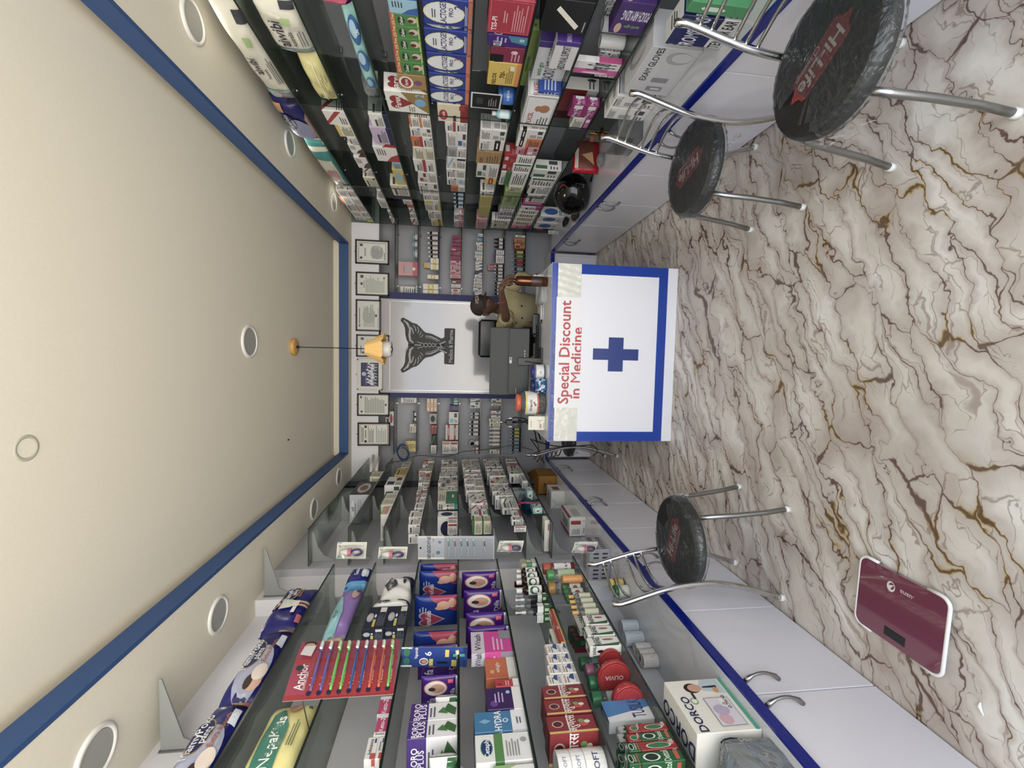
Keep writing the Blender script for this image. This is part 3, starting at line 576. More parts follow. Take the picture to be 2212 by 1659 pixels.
# clamp with camera arm behind the stand
p = on(1160, 915); t = thing('microphone_clamp', (p.x+.01, p.y+.12, DZ), 'black clamp with chrome rod and knobs fixed at the left desk end', 'clamp')
def cz_(px, py): q = atY(px, py, p.y+.12); return (q.x-t.location.x, 0, q.z-DZ)
m = MB(); c0 = cz_(1100, 912); m.box(c0[0]-.02, -.02, c0[2]-.03, c0[0]+.02, .02, c0[2]+.03, BLACK, .004); m.tube([(c0[0], 0, c0[2]-.03), (c0[0]+.01, 0, .02), (c0[0]+.01, 0, 0)], .01, BLACK, 10); m.box(c0[0]-.02, -.02, 0, c0[0]+.04, .02, .014, BLACK, .003); m.obj('body', t)
m = MB(); a = cz_(1072, 912); m.tube([a, (c0[0], 0, c0[2]+.02)], .006, CHROME, 10); m.obj('rod', t)
for s_ in (-1, 1):
    m = MB(); m.tube([(c0[0]+s_*.02, 0, c0[2]-.01), (c0[0]+s_*.036, 0, c0[2]-.01)], .003, CHROME, 8); m.box(c0[0]+s_*.036-.002, -.016, c0[2]-.022, c0[0]+s_*.036+.002, .016, c0[2]+.006, CHROME, .001); m.obj('wing_knob', t)
m = MB(); P = [cz_(1102, 905), cz_(1112, 902), cz_(1135, 905), cz_(1160, 925), cz_(1168, 950)]; m.tube([(x, .01, z) for x, y, z in P], .006, BLACK, 8); P = [cz_(1120, 908), cz_(1140, 915), cz_(1158, 935), cz_(1160, 958)]; m.tube([(x, .03, z) for x, y, z in P], .005, BLACK, 8); m.obj('flex_arm', t)
# cables falling behind the desk and strung across the left back shelves
def cable(pts, r, mt, lab, jit=0):
    P = []; pp_ = [atY(*q) for q in pts]
    for i in range(len(pp_)-1):
        for k in range(6):
            u = k/6; a = pp_[max(i-1, 0)]; b = pp_[i]; c_ = pp_[i+1]; d = pp_[min(i+2, len(pp_)-1)]
            P.append(.5*((2*b)+(c_-a)*u+(2*a-5*b+4*c_-d)*u*u+(3*b-a-3*c_+d)*u**3))
    P.append(pp_[-1]); o = P[0].copy(); m = MB(); m.tube([q-o for q in P], r, mt, 6); return m.obj('cable', label=lab, cat='cable', loc=o)
KB = M('101012', .5)
cable([(1150, 950, 3.75), (1190, 962, 3.8), (1230, 965, 3.85), (1278, 962, 3.9), (1290, 975, 4.0), (1281, 985, 4.2)], .005, KB, 'black cable hanging behind the left end of the desk')
cable([(1146, 948, 3.9), (1165, 975, 4.3), (1168, 985, 4.6), (1175, 1000, 4.8)], .005, KB, 'black cable draped down past the brown carton')
cable([(1155, 935, 3.8), (1163, 965, 4.2), (1160, 985, 4.6), (1150, 992, 5.0)], .004, KB, 'thin black cable crossing behind the desk end')
cable([(833, 1010, 4.6), (840, 1000, 4.7), (870, 995, 4.9), (905, 984, 5.1), (960, 987, 5.1), (1000, 976, 5.1), (1060, 970, 5.1), (1110, 963, 5.05), (1150, 972, 4.8)], .004, M('26364a', .5), 'dark blue cable strung across the back left shelves')
cable([(880, 977, 5.2), (930, 978, 5.2), (985, 972, 5.2), (1030, 976, 5.18), (1080, 968, 5.18), (1120, 978, 5.0), (1150, 975, 4.9)], .003, M('8d8f90', .5), 'pale grey cable strung below the coiled blue one')
cable([(1035, 985, 5.0), (1060, 980, 5.0), (1100, 985, 4.9), (1130, 978, 4.8), (1155, 985, 4.6)], .003, M('9a9a98', .5), 'light grey cable looping over the lower back left shelves')
p = atY(866, 972, 5.16); m = MB(); rr = random.Random(9)
for k in range(6):
    a0 = rr.random()*.5; m.tube([((.085+.012*k % .03)*math.cos(a)*(1-.05*k)+.01*math.sin(k*2), .01*math.sin(a*2+k)-.004*k, (.062+.006*math.sin(k*3))*math.sin(a+a0)+.008*math.cos(k*2)) for a in [i*2*PI/26 for i in range(27)]], .004, M('174a78', .4), 6)
m.obj('cable_coil', label='coil of blue network cable hanging in the back left corner', cat='cable', loc=(p.x-.02, 5.12, p.z-.03))
# ------------------------------------------------------------------ office chair behind the monitor
def PT(px, py, y): return atY(px, py, y)
a = PT(1034, 690, 4.35); b = PT(1040, 772, 4.35)
t = thing('office_chair', ((a.x+b.x)/2, 4.35, 0), 'black padded office chair behind the monitor', 'chair'); cx = t.location.x; hw = (a.x-b.x)/2
m = MB(); LE = M('0c0c0d', .28, kind='leather', bscale=80, bump=.05)
m.box(-hw, -.04, .86, hw, .05, a.z, LE, .035); m.box(-hw+.01, -.06, a.z-.16, hw-.01, -.03, a.z-.01, LE, .02); m.obj('backrest', t)
m = MB(); m.box(-.2, -.36, .42, .2, .02, .52, LE, .04); m.obj('seat', t)
m = MB(); m.lathe([(.03, .06), (.03, .42)], BLACK, 0, -.22, 0, 12); m.box(-.03, .05, .44, .03, .07, .95, BLACK); m.obj('post', t)
for k in range(5):
    a_ = k*2*PI/5; m = MB(); m.tube([(0, -.22, .1), (.28*math.cos(a_), -.22+.28*math.sin(a_), .05)], .018, BLACK, 8); g = m.obj('leg', t)
    m = MB(); m.lathe([(.001, 0), (.022, .0), (.026, .02), (.022, .04), (.001, .04)], BLACK, .28*math.cos(a_), -.22+.28*math.sin(a_), 0.0005, 10); m.obj('castor', g)
# ------------------------------------------------------------------ stools with chrome backs
VIN = M('131413', .42, kind='black_vinyl', bscale=150, bump=.12)
def stool(x, y, s, rz, tang, lab, torn=0, torn_a=0.):
    t = thing('metal_stool', (x, y, 0), lab, 'stool', 'chrome stools with round black seats', rz); R = .224; ZT = .465
    # local +x points to the backrest
    for q in (-1, 1):
        m = MB(); P = [(-.165, q*.135, .43), (-.175, q*.15, .38), (-.185, q*.165, .26), (-.2, q*.178, .12), (-.218, q*.186, .012)]; m.tube(P, .0125, STEEL, 12); l = m.obj('leg', t)
        m = MB(); m.tube([(-.217, q*.1855, .02), (-.2195, q*.187, .0005)], [.0145, .0165], M('e9e7df', .5), 12); m.obj('foot_cap', l)
        m = MB(); P = []
        for i in range(21):
            u = i/20; z = .012+u*.86; P.append((.222-.085*math.sin(PI*min(1, u*1.05))**1.1-.012*u, q*(.186+.012*u), z))
        m.tube(P, .0135, CHROME, 14); l = m.obj('rear_leg', t, label='curved chrome tube forming rear leg and back post')
        m = MB(); m.tube([(P[0][0], P[0][1], .02), (P[0][0]+.002, P[0][1], .0005)], [.0155, .0175], M('e9e7df', .5), 12); m.obj('foot_cap', l)
        if q == 1: PP = P
    for i in range(5):
        u = .66+.27*i/4; k = u*20; j = int(k); px = PP[j][0]; py = PP[j][1]; pz = PP[j][2]
        m = MB(); m.tube([(px+.075*math.sin(PI*v/10)-.0, -py+2*py*v/10, pz-.0) for v in range(11)], .0068, CHROME, 8); m.obj('back_rail', t)
    m = MB(); m.tube([(.17*math.cos(a), .17*math.sin(a), .405) for a in [i*2*PI/28 for i in range(29)]], .009, STEEL, 8); m.tube([(.13, -.17, .41), (.142, -.19, .42)], .006, STEEL, 6); m.tube([(.13, .17, .41), (.142, .19, .42)], .006, STEEL, 6)
    m.tube([(-.17, -.13, .405), (.0, 0, .405), (-.17, .13, .405)], .007, STEEL, 6); m.obj('seat_ring', t).location.z = .014
    m = MB(); m.lathe([(.001, .408), (R*.93, .408), (R*.985, .415), (R, .428), (R*.995, .446), (R*.965, .459), (R*.9, ZT), (.001, ZT+.003)], VIN, n=56); st = m.obj('seat', t); st.location.z = .016
    # red stitched badge with lettering
    m = MB(); ca, sa = math.cos(tang), math.sin(tang); prof = []
    for i in range(72):
        a = i*2*PI/72; rx = .128*(1+.07*math.cos(a*8)); ry = .056*(1+.13*math.cos(a*4+PI)+.05*math.cos(a*8)); prof.append((rx*math.cos(a), ry*math.sin(a)))
    def fb(u, v, o): x_, y_ = (u-.5)*.27, (v-.5)*.12; return (x_*ca-y_*sa, x_*sa+y_*ca, ZT+.0035+o)
    draw(m, [('P', [(.5+p[0]/.27, .5+p[1]/.12) for p in prof], '8f121c')], fb, .27, .12, .0)
    st_ = [[(.5+p[0]*.94/.27, .5+p[1]*.9/.12), (.5+p2[0]*.94/.27, .5+p2[1]*.9/.12)] for p, p2 in zip(prof[::2], prof[1::2])]
    for a_, b_ in st_: dx, dy = (b_[0]-a_[0]), (b_[1]-a_[1]); m.add([fb(a_[0], a_[1]-.006, .0006), fb(b_[0], b_[1]-.006, .0006), fb(b_[0], b_[1]+.006, .0006), fb(a_[0], a_[1]+.006, .0006)], [(0, 1, 2, 3)], M('d98a86'))
    draw(m, [('T', 'Hi-Life', .5, .56, .42, 'c9c4c0'), ('T', 'Seatings', .68, .2, .15, 'b9a8a2'), ('E', .47, .2, .045, .1, 'c0b4ae'), ('E', .47, .2, .034, .075, '8f121c')], fb, .27, .12, .0008); m.obj('seat_badge', st, label='red stitched badge')
    # crinkled clear film around the seat, torn open on one side
    rr = random.Random(int(tang*10)+5); n = 120; rings = [(.0, ZT+.0075), (.45, ZT+.0072), (.8, ZT+.0072), (.93, ZT+.004), (1.005, .452), (1.02, .43), (1.0, .404), (.93, .398)]
    vs = []; fs = []; m = MB()
    for k, (f_, z) in enumerate(rings):
        for i in range(n):
            j = .0 if k < 3 else .012*rr.uniform(-.3, 1)*(1 if k > 3 else .3); vs.append((R*(f_+j)*math.cos(i*2*PI/n), R*(f_+j)*math.sin(i*2*PI/n), z+rr.uniform(-.0015, .0015)*(k > 2)+(rr.uniform(0, .0012))))
    for k in range(len(rings)-1):
        for i in range(n):
            a = i*2*PI/n; d = abs((a-torn_a+PI) % (2*PI)-PI); fr = (rings[k][0]+rings[k+1][0])/2
            lim = torn*(1+.12*math.sin(i*1.9)+.1*math.sin(i*.7))
            if torn and d < lim and fr > 1-.55*(1-(d/lim)**2)+.03*math.sin(i*2.3) and k > 0: continue
            j = (i+1) % n; fs.append((k*n+i, (k+1)*n+i, (k+1)*n+j, k*n+j))
    m.add(vs, fs, WRAP, False)
    for q in range(9):     # loose shreds
        a = torn_a+rr.uniform(-.9, .9) if torn else rr.uniform(0, 6.28); P = []
        for i in range(6): P.append((R*(1.0+.02*i*rr.random())*math.cos(a+.05*i), R*(1.0+.03*i*rr.random())*math.sin(a+.05*i), .41-.012*i*rr.random()))
        m.add([(p_[0], p_[1], p_[2]) for p_ in P]+[(p_[0]*1.02+.006*rr.random(), p_[1]*1.02, p_[2]-.012-.008*rr.random()) for p_ in P], [(i, i+1, i+7, i+6) for i in range(5)], WRAP)
    m.obj('plastic_wrap', st, label='crinkled clear plastic wrap'); return t
stool(.952, 1.33, 1, 0, math.atan2(.26, -.17), 'nearest stool on the right, its plastic seat wrap torn', .75, 2.35)
stool(.945, 2.13, 1, 0, math.atan2(.23, -.06), 'smaller stool behind the nearest one on the right, seat fully wrapped')
stool(-.925, 2.105, 1, PI, math.atan2(-.05, .2)+PI, 'stool on the left before the shelves, seat wrap half torn off', .8, PI+.9)
stool(-.79, 4.42, 1, PI+.22, 0, 'stool half hidden beyond the left end of the desk')
# ------------------------------------------------------------------ bathroom scale
t = thing('bathroom_scale', (-.877, 1.348, 0), 'dark pink glass bathroom scale with white edges on the floor', 'scale', rz=-.03); hx, hy, c_ = .135, .158, .03
def rrect(hx, hy, c, n=6): return [(sx*(hx-c)+c*math.cos(a), sy*(hy-c)+c*math.sin(a)) for sx, sy, a0 in ((1, 1, 0), (-1, 1, PI/2), (-1, -1, PI), (1, -1, 3*PI/2)) for a in [a0+i*PI/2/n for i in range(n+1)]]
m = MB(); m.prism(rrect(hx-.004, hy-.004, c_), 'z', .018, .0285, M('6e3a4a', .1, coat=1., kind='tinted_glass')); m.obj('glass_top', t)
m = MB(); m.prism(rrect(hx-.012, hy-.012, c_), 'z', .008, .018, M('c9c9c6', .5)); m.obj('underside', t)
for sy in (-1, 1):
    m = MB(); P = [(x, y) for x, y in rrect(hx, hy, c_, 8) if y*sy > hy-c_*2]; P = sorted(P, key=lambda p: p[0]); P = [(-hx, sy*(hy-.07))]+P+[(hx, sy*(hy-.07))]
    m.tube([(x, y, .0235) for x, y in P], .0062, M('e6e6e2', .35), 8); m.obj('edge_rail', t, label='white edge rail')
m = MB(); m.box(-.11, -.038, .0286, -.078, .038, .0296, M('1a1d1c', .15)); m.obj('display', t)
def fs_(u, v, o): return (.1-v*.05, -.06+u*.11-.0, .0286+o)
m = MB(); draw(m, [('T', 'quana', .3, .5, .34, 'c9b4ba'), ('E', .82, .5, .14, .38, 'e0d4d8'), ('E', .8, .45, .09, .25, '6e3a4a'), ('P', [(.72, .3), (.95, .5), (.86, .9), (.8, .55)], 'e0d4d8')], fs_, .11, .05); m.obj('maker_mark', t)
for sx in (-1, 1):
    for sy in (-1, 1): m = MB(); m.lathe([(.001, 0.0005), (.016, .0005), (.016, .008), (.001, .008)], M('2a2a2c', .6), sx*.09, sy*.11, 0, 12); m.obj('foot', t)
p = atZ(1985, 1418, 0)
m = MB(); vs = [(.03*math.cos(i*.9)*(1 if i % 2 else .35), .03*math.sin(i*.9)*(1 if i % 2 else .35), .0006) for i in range(7)]; m.add(vs, [list(range(7))], M('4b4030', .9)); m.obj('dirt_mark', label='small dark scuff mark on the floor beside the scale', cat='stain', loc=(p.x-.07, p.y, 0)) if False else None
p = atZ(2128, 1546, 0); m = MB(); m.tube([(0, 0, .006), (.02, .012, .007), (.035, .01, .006)], [.003, .006, .002], M('e4e4e0', .6), 6); m.obj('paper_scrap', label='tiny crumpled white scrap on the floor near the cabinet', cat='scrap', loc=p)
# ------------------------------------------------------------------ the man behind the desk
def skin_mesh(pts, edges, rad, sub=2):
    me = bpy.data.meshes.new('s'); me.from_pydata([tuple(p) for p in pts], edges, []); o = bpy.data.objects.new('s', me); C.objects.link(o)
    md = o.modifiers.new('k', 'SKIN'); md.use_smooth_shade = True; sv = me.skin_vertices[0].data
    for i, r in enumerate(rad): sv[i].radius = r if isinstance(r, tuple) else (r, r); sv[i].use_root = (i == 0)
    md2 = o.modifiers.new('u', 'SUBSURF'); md2.levels = sub
    dg = bpy.context.evaluated_depsgraph_get(); dg.update(); m2 = bpy.data.meshes.new_from_object(o.evaluated_get(dg))
    r = ([v.co.copy() for v in m2.vertices], [tuple(p.vertices) for p in m2.polygons]); bpy.data.objects.remove(o); return r
SK = M('54392d', .5, kind='skin', bscale=60, bump=.03); KH = M('958b6a', .8, kind='khaki_cotton', bscale=140, bump=.25)
man = thing('person', (.47, 3.98, 0), 'person in a khaki shirt and dark brown cap reaching for a bottle behind the desk', 'person'); mo_ = man.location.copy()
def mobj(mb, nm, **k): o = mb.obj(nm, man, **k); o.location = -mo_; return o
chest = PT(1118, 668, 4.0); neck = PT(1079, 668, 3.99); hc = PT(1048, 660, 3.93); pel = Vector((chest.x-.01, 4.08, .60)); waist = Vector((chest.x, 4.06, .82))
rs = PT(1090, 706, 3.97); re = PT(1093, 684, 3.63); rw = PT(1084, 642, 3.42); ls = PT(1098, 628, 3.98); le = PT(1128, 597, 3.90); lw = PT(1157, 612, 3.66)
up_ch = (rs+ls)*.5+Vector((0, .02, -.01))
pts = [pel, waist, chest, up_ch, neck, hc+Vector((0, .01, -.03)), rs, re, rw, ls, le, lw]
ed = [(0, 1), (1, 2), (2, 3), (3, 4), (4, 5), (3, 6), (6, 7), (7, 8), (3, 9), (9, 10), (10, 11)]
v, f = skin_mesh(pts, ed, [(.11, .08), (.10, .07), (.10, .06), (.07, .045), .05, .05, .040, .040, .031, .035, .03, .028])
body = MB(); body.add(v, f, SK, True)
for hp, kn in ((pel+Vector((-.09, 0, -.06)), -1), (pel+Vector((.09, 0, -.06)), 1)):     # seated legs below the desk top
    k_ = hp+Vector((kn*.03, -.30, -.04)); an = k_+Vector((0, -.02, -.43)); v, f = skin_mesh([hp, k_, an, an+Vector((0, -.16, -.03))], [(0, 1), (1, 2), (2, 3)], [.09, .07, .045, .035], 1); body.add(v, f, M('23262e', .7), True)
# head: a shaped surface with brow, nose, mouth, chin and ears
g = Vector((.40, -.9, -.10)).normalized(); s_ = g.cross(Vector((0, 0, 1))).normalized(); u_ = s_.cross(g)
def hp_(a, b, c): return hc + s_*a + g*b + u_*c      # side, forward, up
vs = []; fs = []; NA, NB = 40, 32
for j in range(NB+1):
    th = PI*j/NB; cz_ = math.cos(th); rr_ = math.sin(th)
    for i in range(NA):
        ph = 2*PI*i/NA; a = math.sin(ph)*rr_; b = math.cos(ph)*rr_; w_ = .076*(1 if cz_ > -.1 else 1-.42*(-cz_-.1)); d_ = .096*(1 if cz_ > 0 else 1-.12*(-cz_))
        x, y, z = a*w_, b*d_-.004, cz_*.122
        if b > 0:
            fx = abs(x); y += .026*math.exp(-(fx/.011)**2)*math.exp(-((z+.018)/.022)**2)      # nose
            y += .006*math.exp(-((z-.028)/.01)**2)*math.exp(-(fx/.045)**2)                     # brow
            y -= .010*math.exp(-((fx-.030)/.014)**2)*math.exp(-((z-.010)/.012)**2)             # eye sockets
            y += .007*math.exp(-(fx/.022)**2)*math.exp(-((z+.052)/.008)**2)                    # lips
            y += .012*math.exp(-(fx/.025)**2)*math.exp(-((z+.095)/.018)**2)                    # chin
            y -= .004*math.exp(-(fx/.03)**2)*math.exp(-((z+.072)/.008)**2)
        vs.append(hp_(x, y, z))
for j in range(NB):
    for i in range(NA): k = (i+1) % NA; fs.append((j*NA+i, (j+1)*NA+i, (j+1)*NA+k, j*NA+k))
body.add(vs, fs, SK, True)
for q in (-1, 1):
    P = [hp_(q*.079, -.016+.015*math.cos(a), -.004+.027*math.sin(a)) for a in [i*2*PI/14 for i in range(14)]]; body.tube(P+[P[0]], .007, SK, 6); body.add([hp_(q*.081, -.016, -.004)]+P, [(0, i+1, (i+1) % 14+1) for i in range(14)], SK, True)
# holding hand: palm above the bottle neck, fingers closed round it, thumb from the palm side
bx, by = .561, 3.312; zn = atY(1106, 611, by).z; N_ = Vector((bx, by, zn)); pm = PT(1082, 622, 3.355)
v, f = skin_mesh([rw+(re-rw)*.25, rw*.6+pm*.4, pm, pm+(N_+Vector((0, 0, .045))-pm)*.45], [(0, 1), (1, 2), (2, 3)], [.032, (.030, .026), (.040, .024), (.040, .020)], 2); body.add(v, f, SK, True)
tips = []
for i in range(4):
    an = [-2.5, -1.75, -1.0, -.3][i]; L_ = [.9, 1, .96, .8][i]; rd = Vector((math.cos(an), math.sin(an), 0))
    b0 = pm+(N_+Vector((0, 0, .04))-pm)*.4+Vector((.012*(i-1.5), -.012+.008*(1.5-i), .012)); k1 = N_+rd*.044*L_+Vector((0, 0, .038-.004*i)); k2 = N_+rd*.036+Vector((0, 0, .016-.006*i)); tp = N_+rd*.0215+Vector((0, 0, -.006-.006*i))
    v, f = skin_mesh([b0, k1, k2, tp], [(0, 1), (1, 2), (2, 3)], [.0098, .0092, .0083, .007], 2); body.add(v, f, SK, True); tips.append((tp, rd))
b0 = pm+Vector((-.01, .012, -.012)); v, f = skin_mesh([b0, pm+Vector((.035, .005, -.035)), N_+Vector((-.034, .02, .02)), N_+Vector((-.02, .008, -.012))], [(0, 1), (1, 2), (2, 3)], [.014, .0115, .0098, .0085], 2); body.add(v, f, SK, True)
for tp, rd in tips: T = Matrix.Translation(tp+rd*.0065); body.lathe([(.001, .003), (.0045, .002), (.005, -.004), (.001, -.005)], M('b98a72', .35), T=T, n=8)
# resting hand on the desk edge
hd = lw+Vector((.0, -.075, -.0)); hd.z = DZ+.034; v, f = skin_mesh([lw, (lw+hd)/2, hd], [(0, 1), (1, 2)], [.026, (.03, .02), (.038, .016)], 2); body.add(v, f, SK, True)
for i in range(5):
    o_ = Vector((-.033+.016*i, -.03, 0)) if i < 4 else Vector((.034, .01, 0)); L_ = (.055, .065, .06, .045, .04)[i]; dd = Vector((-.06+.04*i, -1, 0)).normalized() if i < 4 else Vector((.8, -.6, 0)).normalized(); b0 = hd+o_
    v, f = skin_mesh([b0-dd*.01, b0+dd*L_*.5+Vector((0, 0, .006)), b0+dd*L_+Vector((0, 0, -.014))], [(0, 1), (1, 2)], [.0098, .009, .0075], 2); body.add(v, f, SK, True)
mobj(body, 'body')
# features
m = MB()
for q in (-1, 1):
    c_ = hp_(q*.030, .0855, .010); m.add([c_+g*.003]+[c_+s_*(.013*math.cos(a))+u_*(.0055*math.sin(a)) for a in [i*2*PI/14 for i in range(14)]], [(0, i+1, (i+1) % 14+1) for i in range(14)], M('cdbdb2', .2)); c_ = c_+g*.0036
    m.add([c_+s_*(.0052*math.cos(a))+u_*(.0052*math.sin(a)) for a in [i*2*PI/12 for i in range(12)]], [list(range(12))], M('1a0d08', .15))
mobj(m, 'eye_pair', label='dark eyes')
m = MB()
for q in (-1, 1): m.tube([hp_(q*.014, .092, .030), hp_(q*.030, .091, .036), hp_(q*.046, .082, .031)], [.0022, .0032, .0015], M('140b08', .8), 6)
mobj(m, 'eyebrows')
m = MB(); m.tube([hp_(-.022, .0885, -.053), hp_(0, .0975, -.052), hp_(.022, .0885, -.053)], [.002, .0036, .002], M('6a302a', .5), 6); mobj(m, 'lips')
m = MB(); vs = []; fs = []
for j in range(7):
    th = .75+j*.14
    for i in range(20): ph = 1.75+(2*PI-3.5)*i/19; rr_ = math.sin(th+.35); vs.append(hp_(math.sin(ph)*.0775*rr_, math.cos(ph)*.099*rr_-.004, math.cos(th+.35)*.125))
for j in range(6):
    for i in range(19): a = j*20+i; fs.append((a, a+20, a+21, a+1))
m.add(vs, fs, M('0e0a09', .8), True); mobj(m, 'hair', label='short black hair below the cap')
CAPM = M('241815', .75, kind='cap_cloth', bscale=160, bump=.15)
def cap_pt(ph, th, k=1.): return hp_(math.sin(ph)*.085*math.sin(th)*k, math.cos(ph)*.107*math.sin(th)*k-.008, .050+math.cos(th)*.080*k)
m = MB(); vs = [cap_pt(2*PI*i/36, .03+j*(PI/2-.03)/10) for j in range(11) for i in range(36)]+[cap_pt(2*PI*i/36, PI/2)-u_*.022 for i in range(36)]
fs = [(j*36+i, (j+1)*36+i, (j+1)*36+(i+1) % 36, j*36+(i+1) % 36) for j in range(11) for i in range(36)]+[list(range(36))]; m.add(vs, fs, CAPM, True); cap = mobj(m, 'cap', label='dark brown cap with pale lettering'); cap.location = -mo_
m = MB(); vs = []; 
for k in range(7):
    for i in range(17): ph = -1.0+2.0*i/16; q = k/6; vs.append(hp_(math.sin(ph)*.086*(1+.05*q), math.cos(ph)*.107-.008+q*.075*math.cos(ph*.9), .031-.010*q-.012*(ph**2)))
m.add(vs, [(k*17+i, (k+1)*17+i, (k+1)*17+i+1, k*17+i+1) for k in range(6) for i in range(16)], CAPM, True)
m.add([v_-u_*.003 for v_ in vs], [(k*17+i, k*17+i+1, (k+1)*17+i+1, (k+1)*17+i) for k in range(6) for i in range(16)], CAPM, True); b_ = m.obj('brim', cap)
m = MB()
def fcap(u, v, o): return cap_pt(-.85+(u)*1.25+.05, PI/2-.28-v*.42, 1.0+o*12)
vs, fs, w_ = text2d('NICEN'); m.add([fcap(a/w_, max(0, b)/.75*.95, .0012) for a, b in vs], fs, M('b9a49a', .6)); m.obj('cap_lettering', cap)
# shirt
v, f = skin_mesh([pel+Vector((0, 0, .03)), waist, chest, up_ch, neck+Vector((0, 0, -.035)), rs, rs+(re-rs)*.92, ls, le, le+(lw-le)*.62], [(0, 1), (1, 2), (2, 3), (3, 4), (3, 5), (5, 6), (3, 7), (7, 8), (8, 9)],
                 [(.165, .13), (.155, .12), (.172, .118), (.125, .10), .066, .085, .066, .078, .060, .050], 2)
m = MB(); rr = random.Random(2); m.add([p+Vector((.005*math.sin(p.z*75+p.x*60+p.y*20), .006*math.sin(p.x*80-p.z*55)+.004*math.sin(p.z*130+p.x*90), .003*math.sin(p.x*120+p.y*60))) for p in v], f, KH, True)
d = (re-rs).normalized(); e1 = d.cross(Vector((0, 0, 1))).normalized(); e2 = d.cross(e1); cuffc = rs+(re-rs)*.96; m.tube([cuffc-d*.02, cuffc+d*.012], [.062, .070], KH, 20, cap=False)
shirt = mobj(m, 'shirt', label='khaki button shirt')
m = MB(); nk = neck+Vector((0, 0, -.03)); fr_ = Vector((.25, -1, 0)).normalized(); sd = fr_.cross(Vector((0, 0, 1)))
for q in (-1, 1):
    A = nk+sd*q*.055+Vector((0, 0, .035)); B = nk+fr_*.085+sd*q*.004+Vector((0, 0, -.045)); Cc = nk+fr_*.085+sd*q*.06+Vector((0, 0, -.065)); D = nk+sd*q*.09+fr_*.02+Vector((0, 0, -.0)); E_ = nk-fr_*.06+sd*q*.02+Vector((0, 0, .045)); G_ = nk-fr_*.075+sd*q*.03+Vector((0, 0, .0))
    m.add([A, B, Cc, D, E_, G_], [(0, 1, 2, 3), (4, 0, 3, 5)], M('9a8d64', .8)); m.add([p+Vector((0, 0, -.004)) for p in (A, B, Cc, D, E_, G_)], [(3, 2, 1, 0), (5, 3, 0, 4)], M('9a8d64', .8))
m.obj('collar', shirt)
def front(px, py, y0=3.8):
    return PT(px, py, y0)
for px, py in ((1127, 661), (1128, 687), (1147, 696), (1115, 698)):
    # buttons sit on the shirt front
    o = PT(px, py, 3.7); dr = (o-Vector((0, 0, H))).normalized(); best = None
    for p in v:
        q = (p-Vector((0, 0, H))); tt = q.dot(dr); dist = (q-dr*tt).length
        if dist < .03 and (best is None or tt < best): best = tt
    if best is None: continue
    c_ = Vector((0, 0, H))+dr*(best-.004); T = Matrix.Translation(c_) @ Matrix.Rotation(PI/2, 4, 'X'); m = MB(); m.lathe([(.001, .003), (.0075, .002), (.0085, -.003), (.001, -.003)], M('1b1d1c', .3), T=T, n=12); m.obj('button', shirt)
m = MB(); wd = (rw-re).normalized(); wc = re+(rw-re)*.88; m.tube([wc-wd*.004, wc+wd*.004], [.031, .031], M('a8382a', .5), 14, cap=False); m.obj('wrist_thread', man, label='red wrist thread').location = -mo_
# bottle in his hand
hb = zn-DZ; m0 = thing('spray_bottle', (bx, by, DZ+.0008), 'tall brown tinted bottle the man grips by its neck on the desk', 'bottle'); r = .037
m = MB(); zt_ = atY(1113, 610, by).z-DZ
m.lathe([(.001, 0), (r*.93, 0), (r, .006), (r, zt_-.03), (r*.93, zt_-.014), (r*.7, zt_), (.016, zt_+.008), (.014, hb+.02), (.001, hb+.02)], M('5c3a2a', .12, kind='tinted_metal', metal=.75), n=32); m.obj('bottle_body', m0)
m = MB(); m.lathe([(r+.0006, .045), (r+.0009, .046), (r+.0009, .12), (r+.0006, .121)], M('4a2c22', .4), n=32); m.obj('label_band', m0)
m = MB(); m.lathe([(.015, hb-.012), (.0165, hb-.01), (.0165, hb+.022), (.001, hb+.026)], M('6b4a34', .4), n=18); m.obj('cap', m0)
for dx, lab in ((0.055, 'small white capped bottle behind the tall brown one'),):
    m = MB(); m.lathe([(.001, 0), (.02, 0), (.02, .05), (.011, .06), (.011, .066)], M('dcdcd6', .4), n=16); m.lathe([(.001, .066), (.0125, .066), (.0125, .088), (.001, .09)], M('f2f2f0', .4), n=16); m.obj('dropper_bottle', label=lab, cat='bottle', loc=(bx+dx, by+.10, DZ+.0008))
p = on(1160, 630); m = MB()
for k in range(5): m.box(-.1+.004*k, -.13, .004*k, .1-.003*k, .13, .004*k+.003, M('d9dade' if k % 2 else 'b9bcc4', .5))
m.obj('paper_stack', label='stack of pale sheets on the desk beside the brown bottle', cat='papers', loc=(p.x-.03, min(p.y-.02, 3.55), DZ+.0008))
# ------------------------------------------------------------------ stock on the shelves
LR = {0: [(508.5, 0), (647, 229), (806.9, 494)], 1: [(635, 0), (734.5, 223), (855, 500)], 2: [(764.7, 0), (848, 301), (899.5, 500)], 3: [(902.5, 0), (950.7, 500)], 4: [(1023, 0), (1017, 241), (990, 500)], 5: [(1161.7, 0), (1101, 262), (1047, 500)], 6: [(1294, 0), (1191.8, 256), (1094, 500)], 7: [(1426, 0), (1347.7, 141.7), (1270, 283)]}
LN = {0: [(715, 1211), (463.6, 1659)], 1: [(813.6, 1199), (743, 1383), (638.6, 1659)], 2: [(904, 1205), (853.5, 1503), (815, 1659)], 3: [(990, 1211), (987, 1659)], 4: [(1073, 1208), (1156, 1659)], 5: [(1159, 1205), (1266.7, 1487.7), (1322.8, 1659)], 6: [(1221, 1162), (1310, 1334), (1393.4, 1484.7)]}
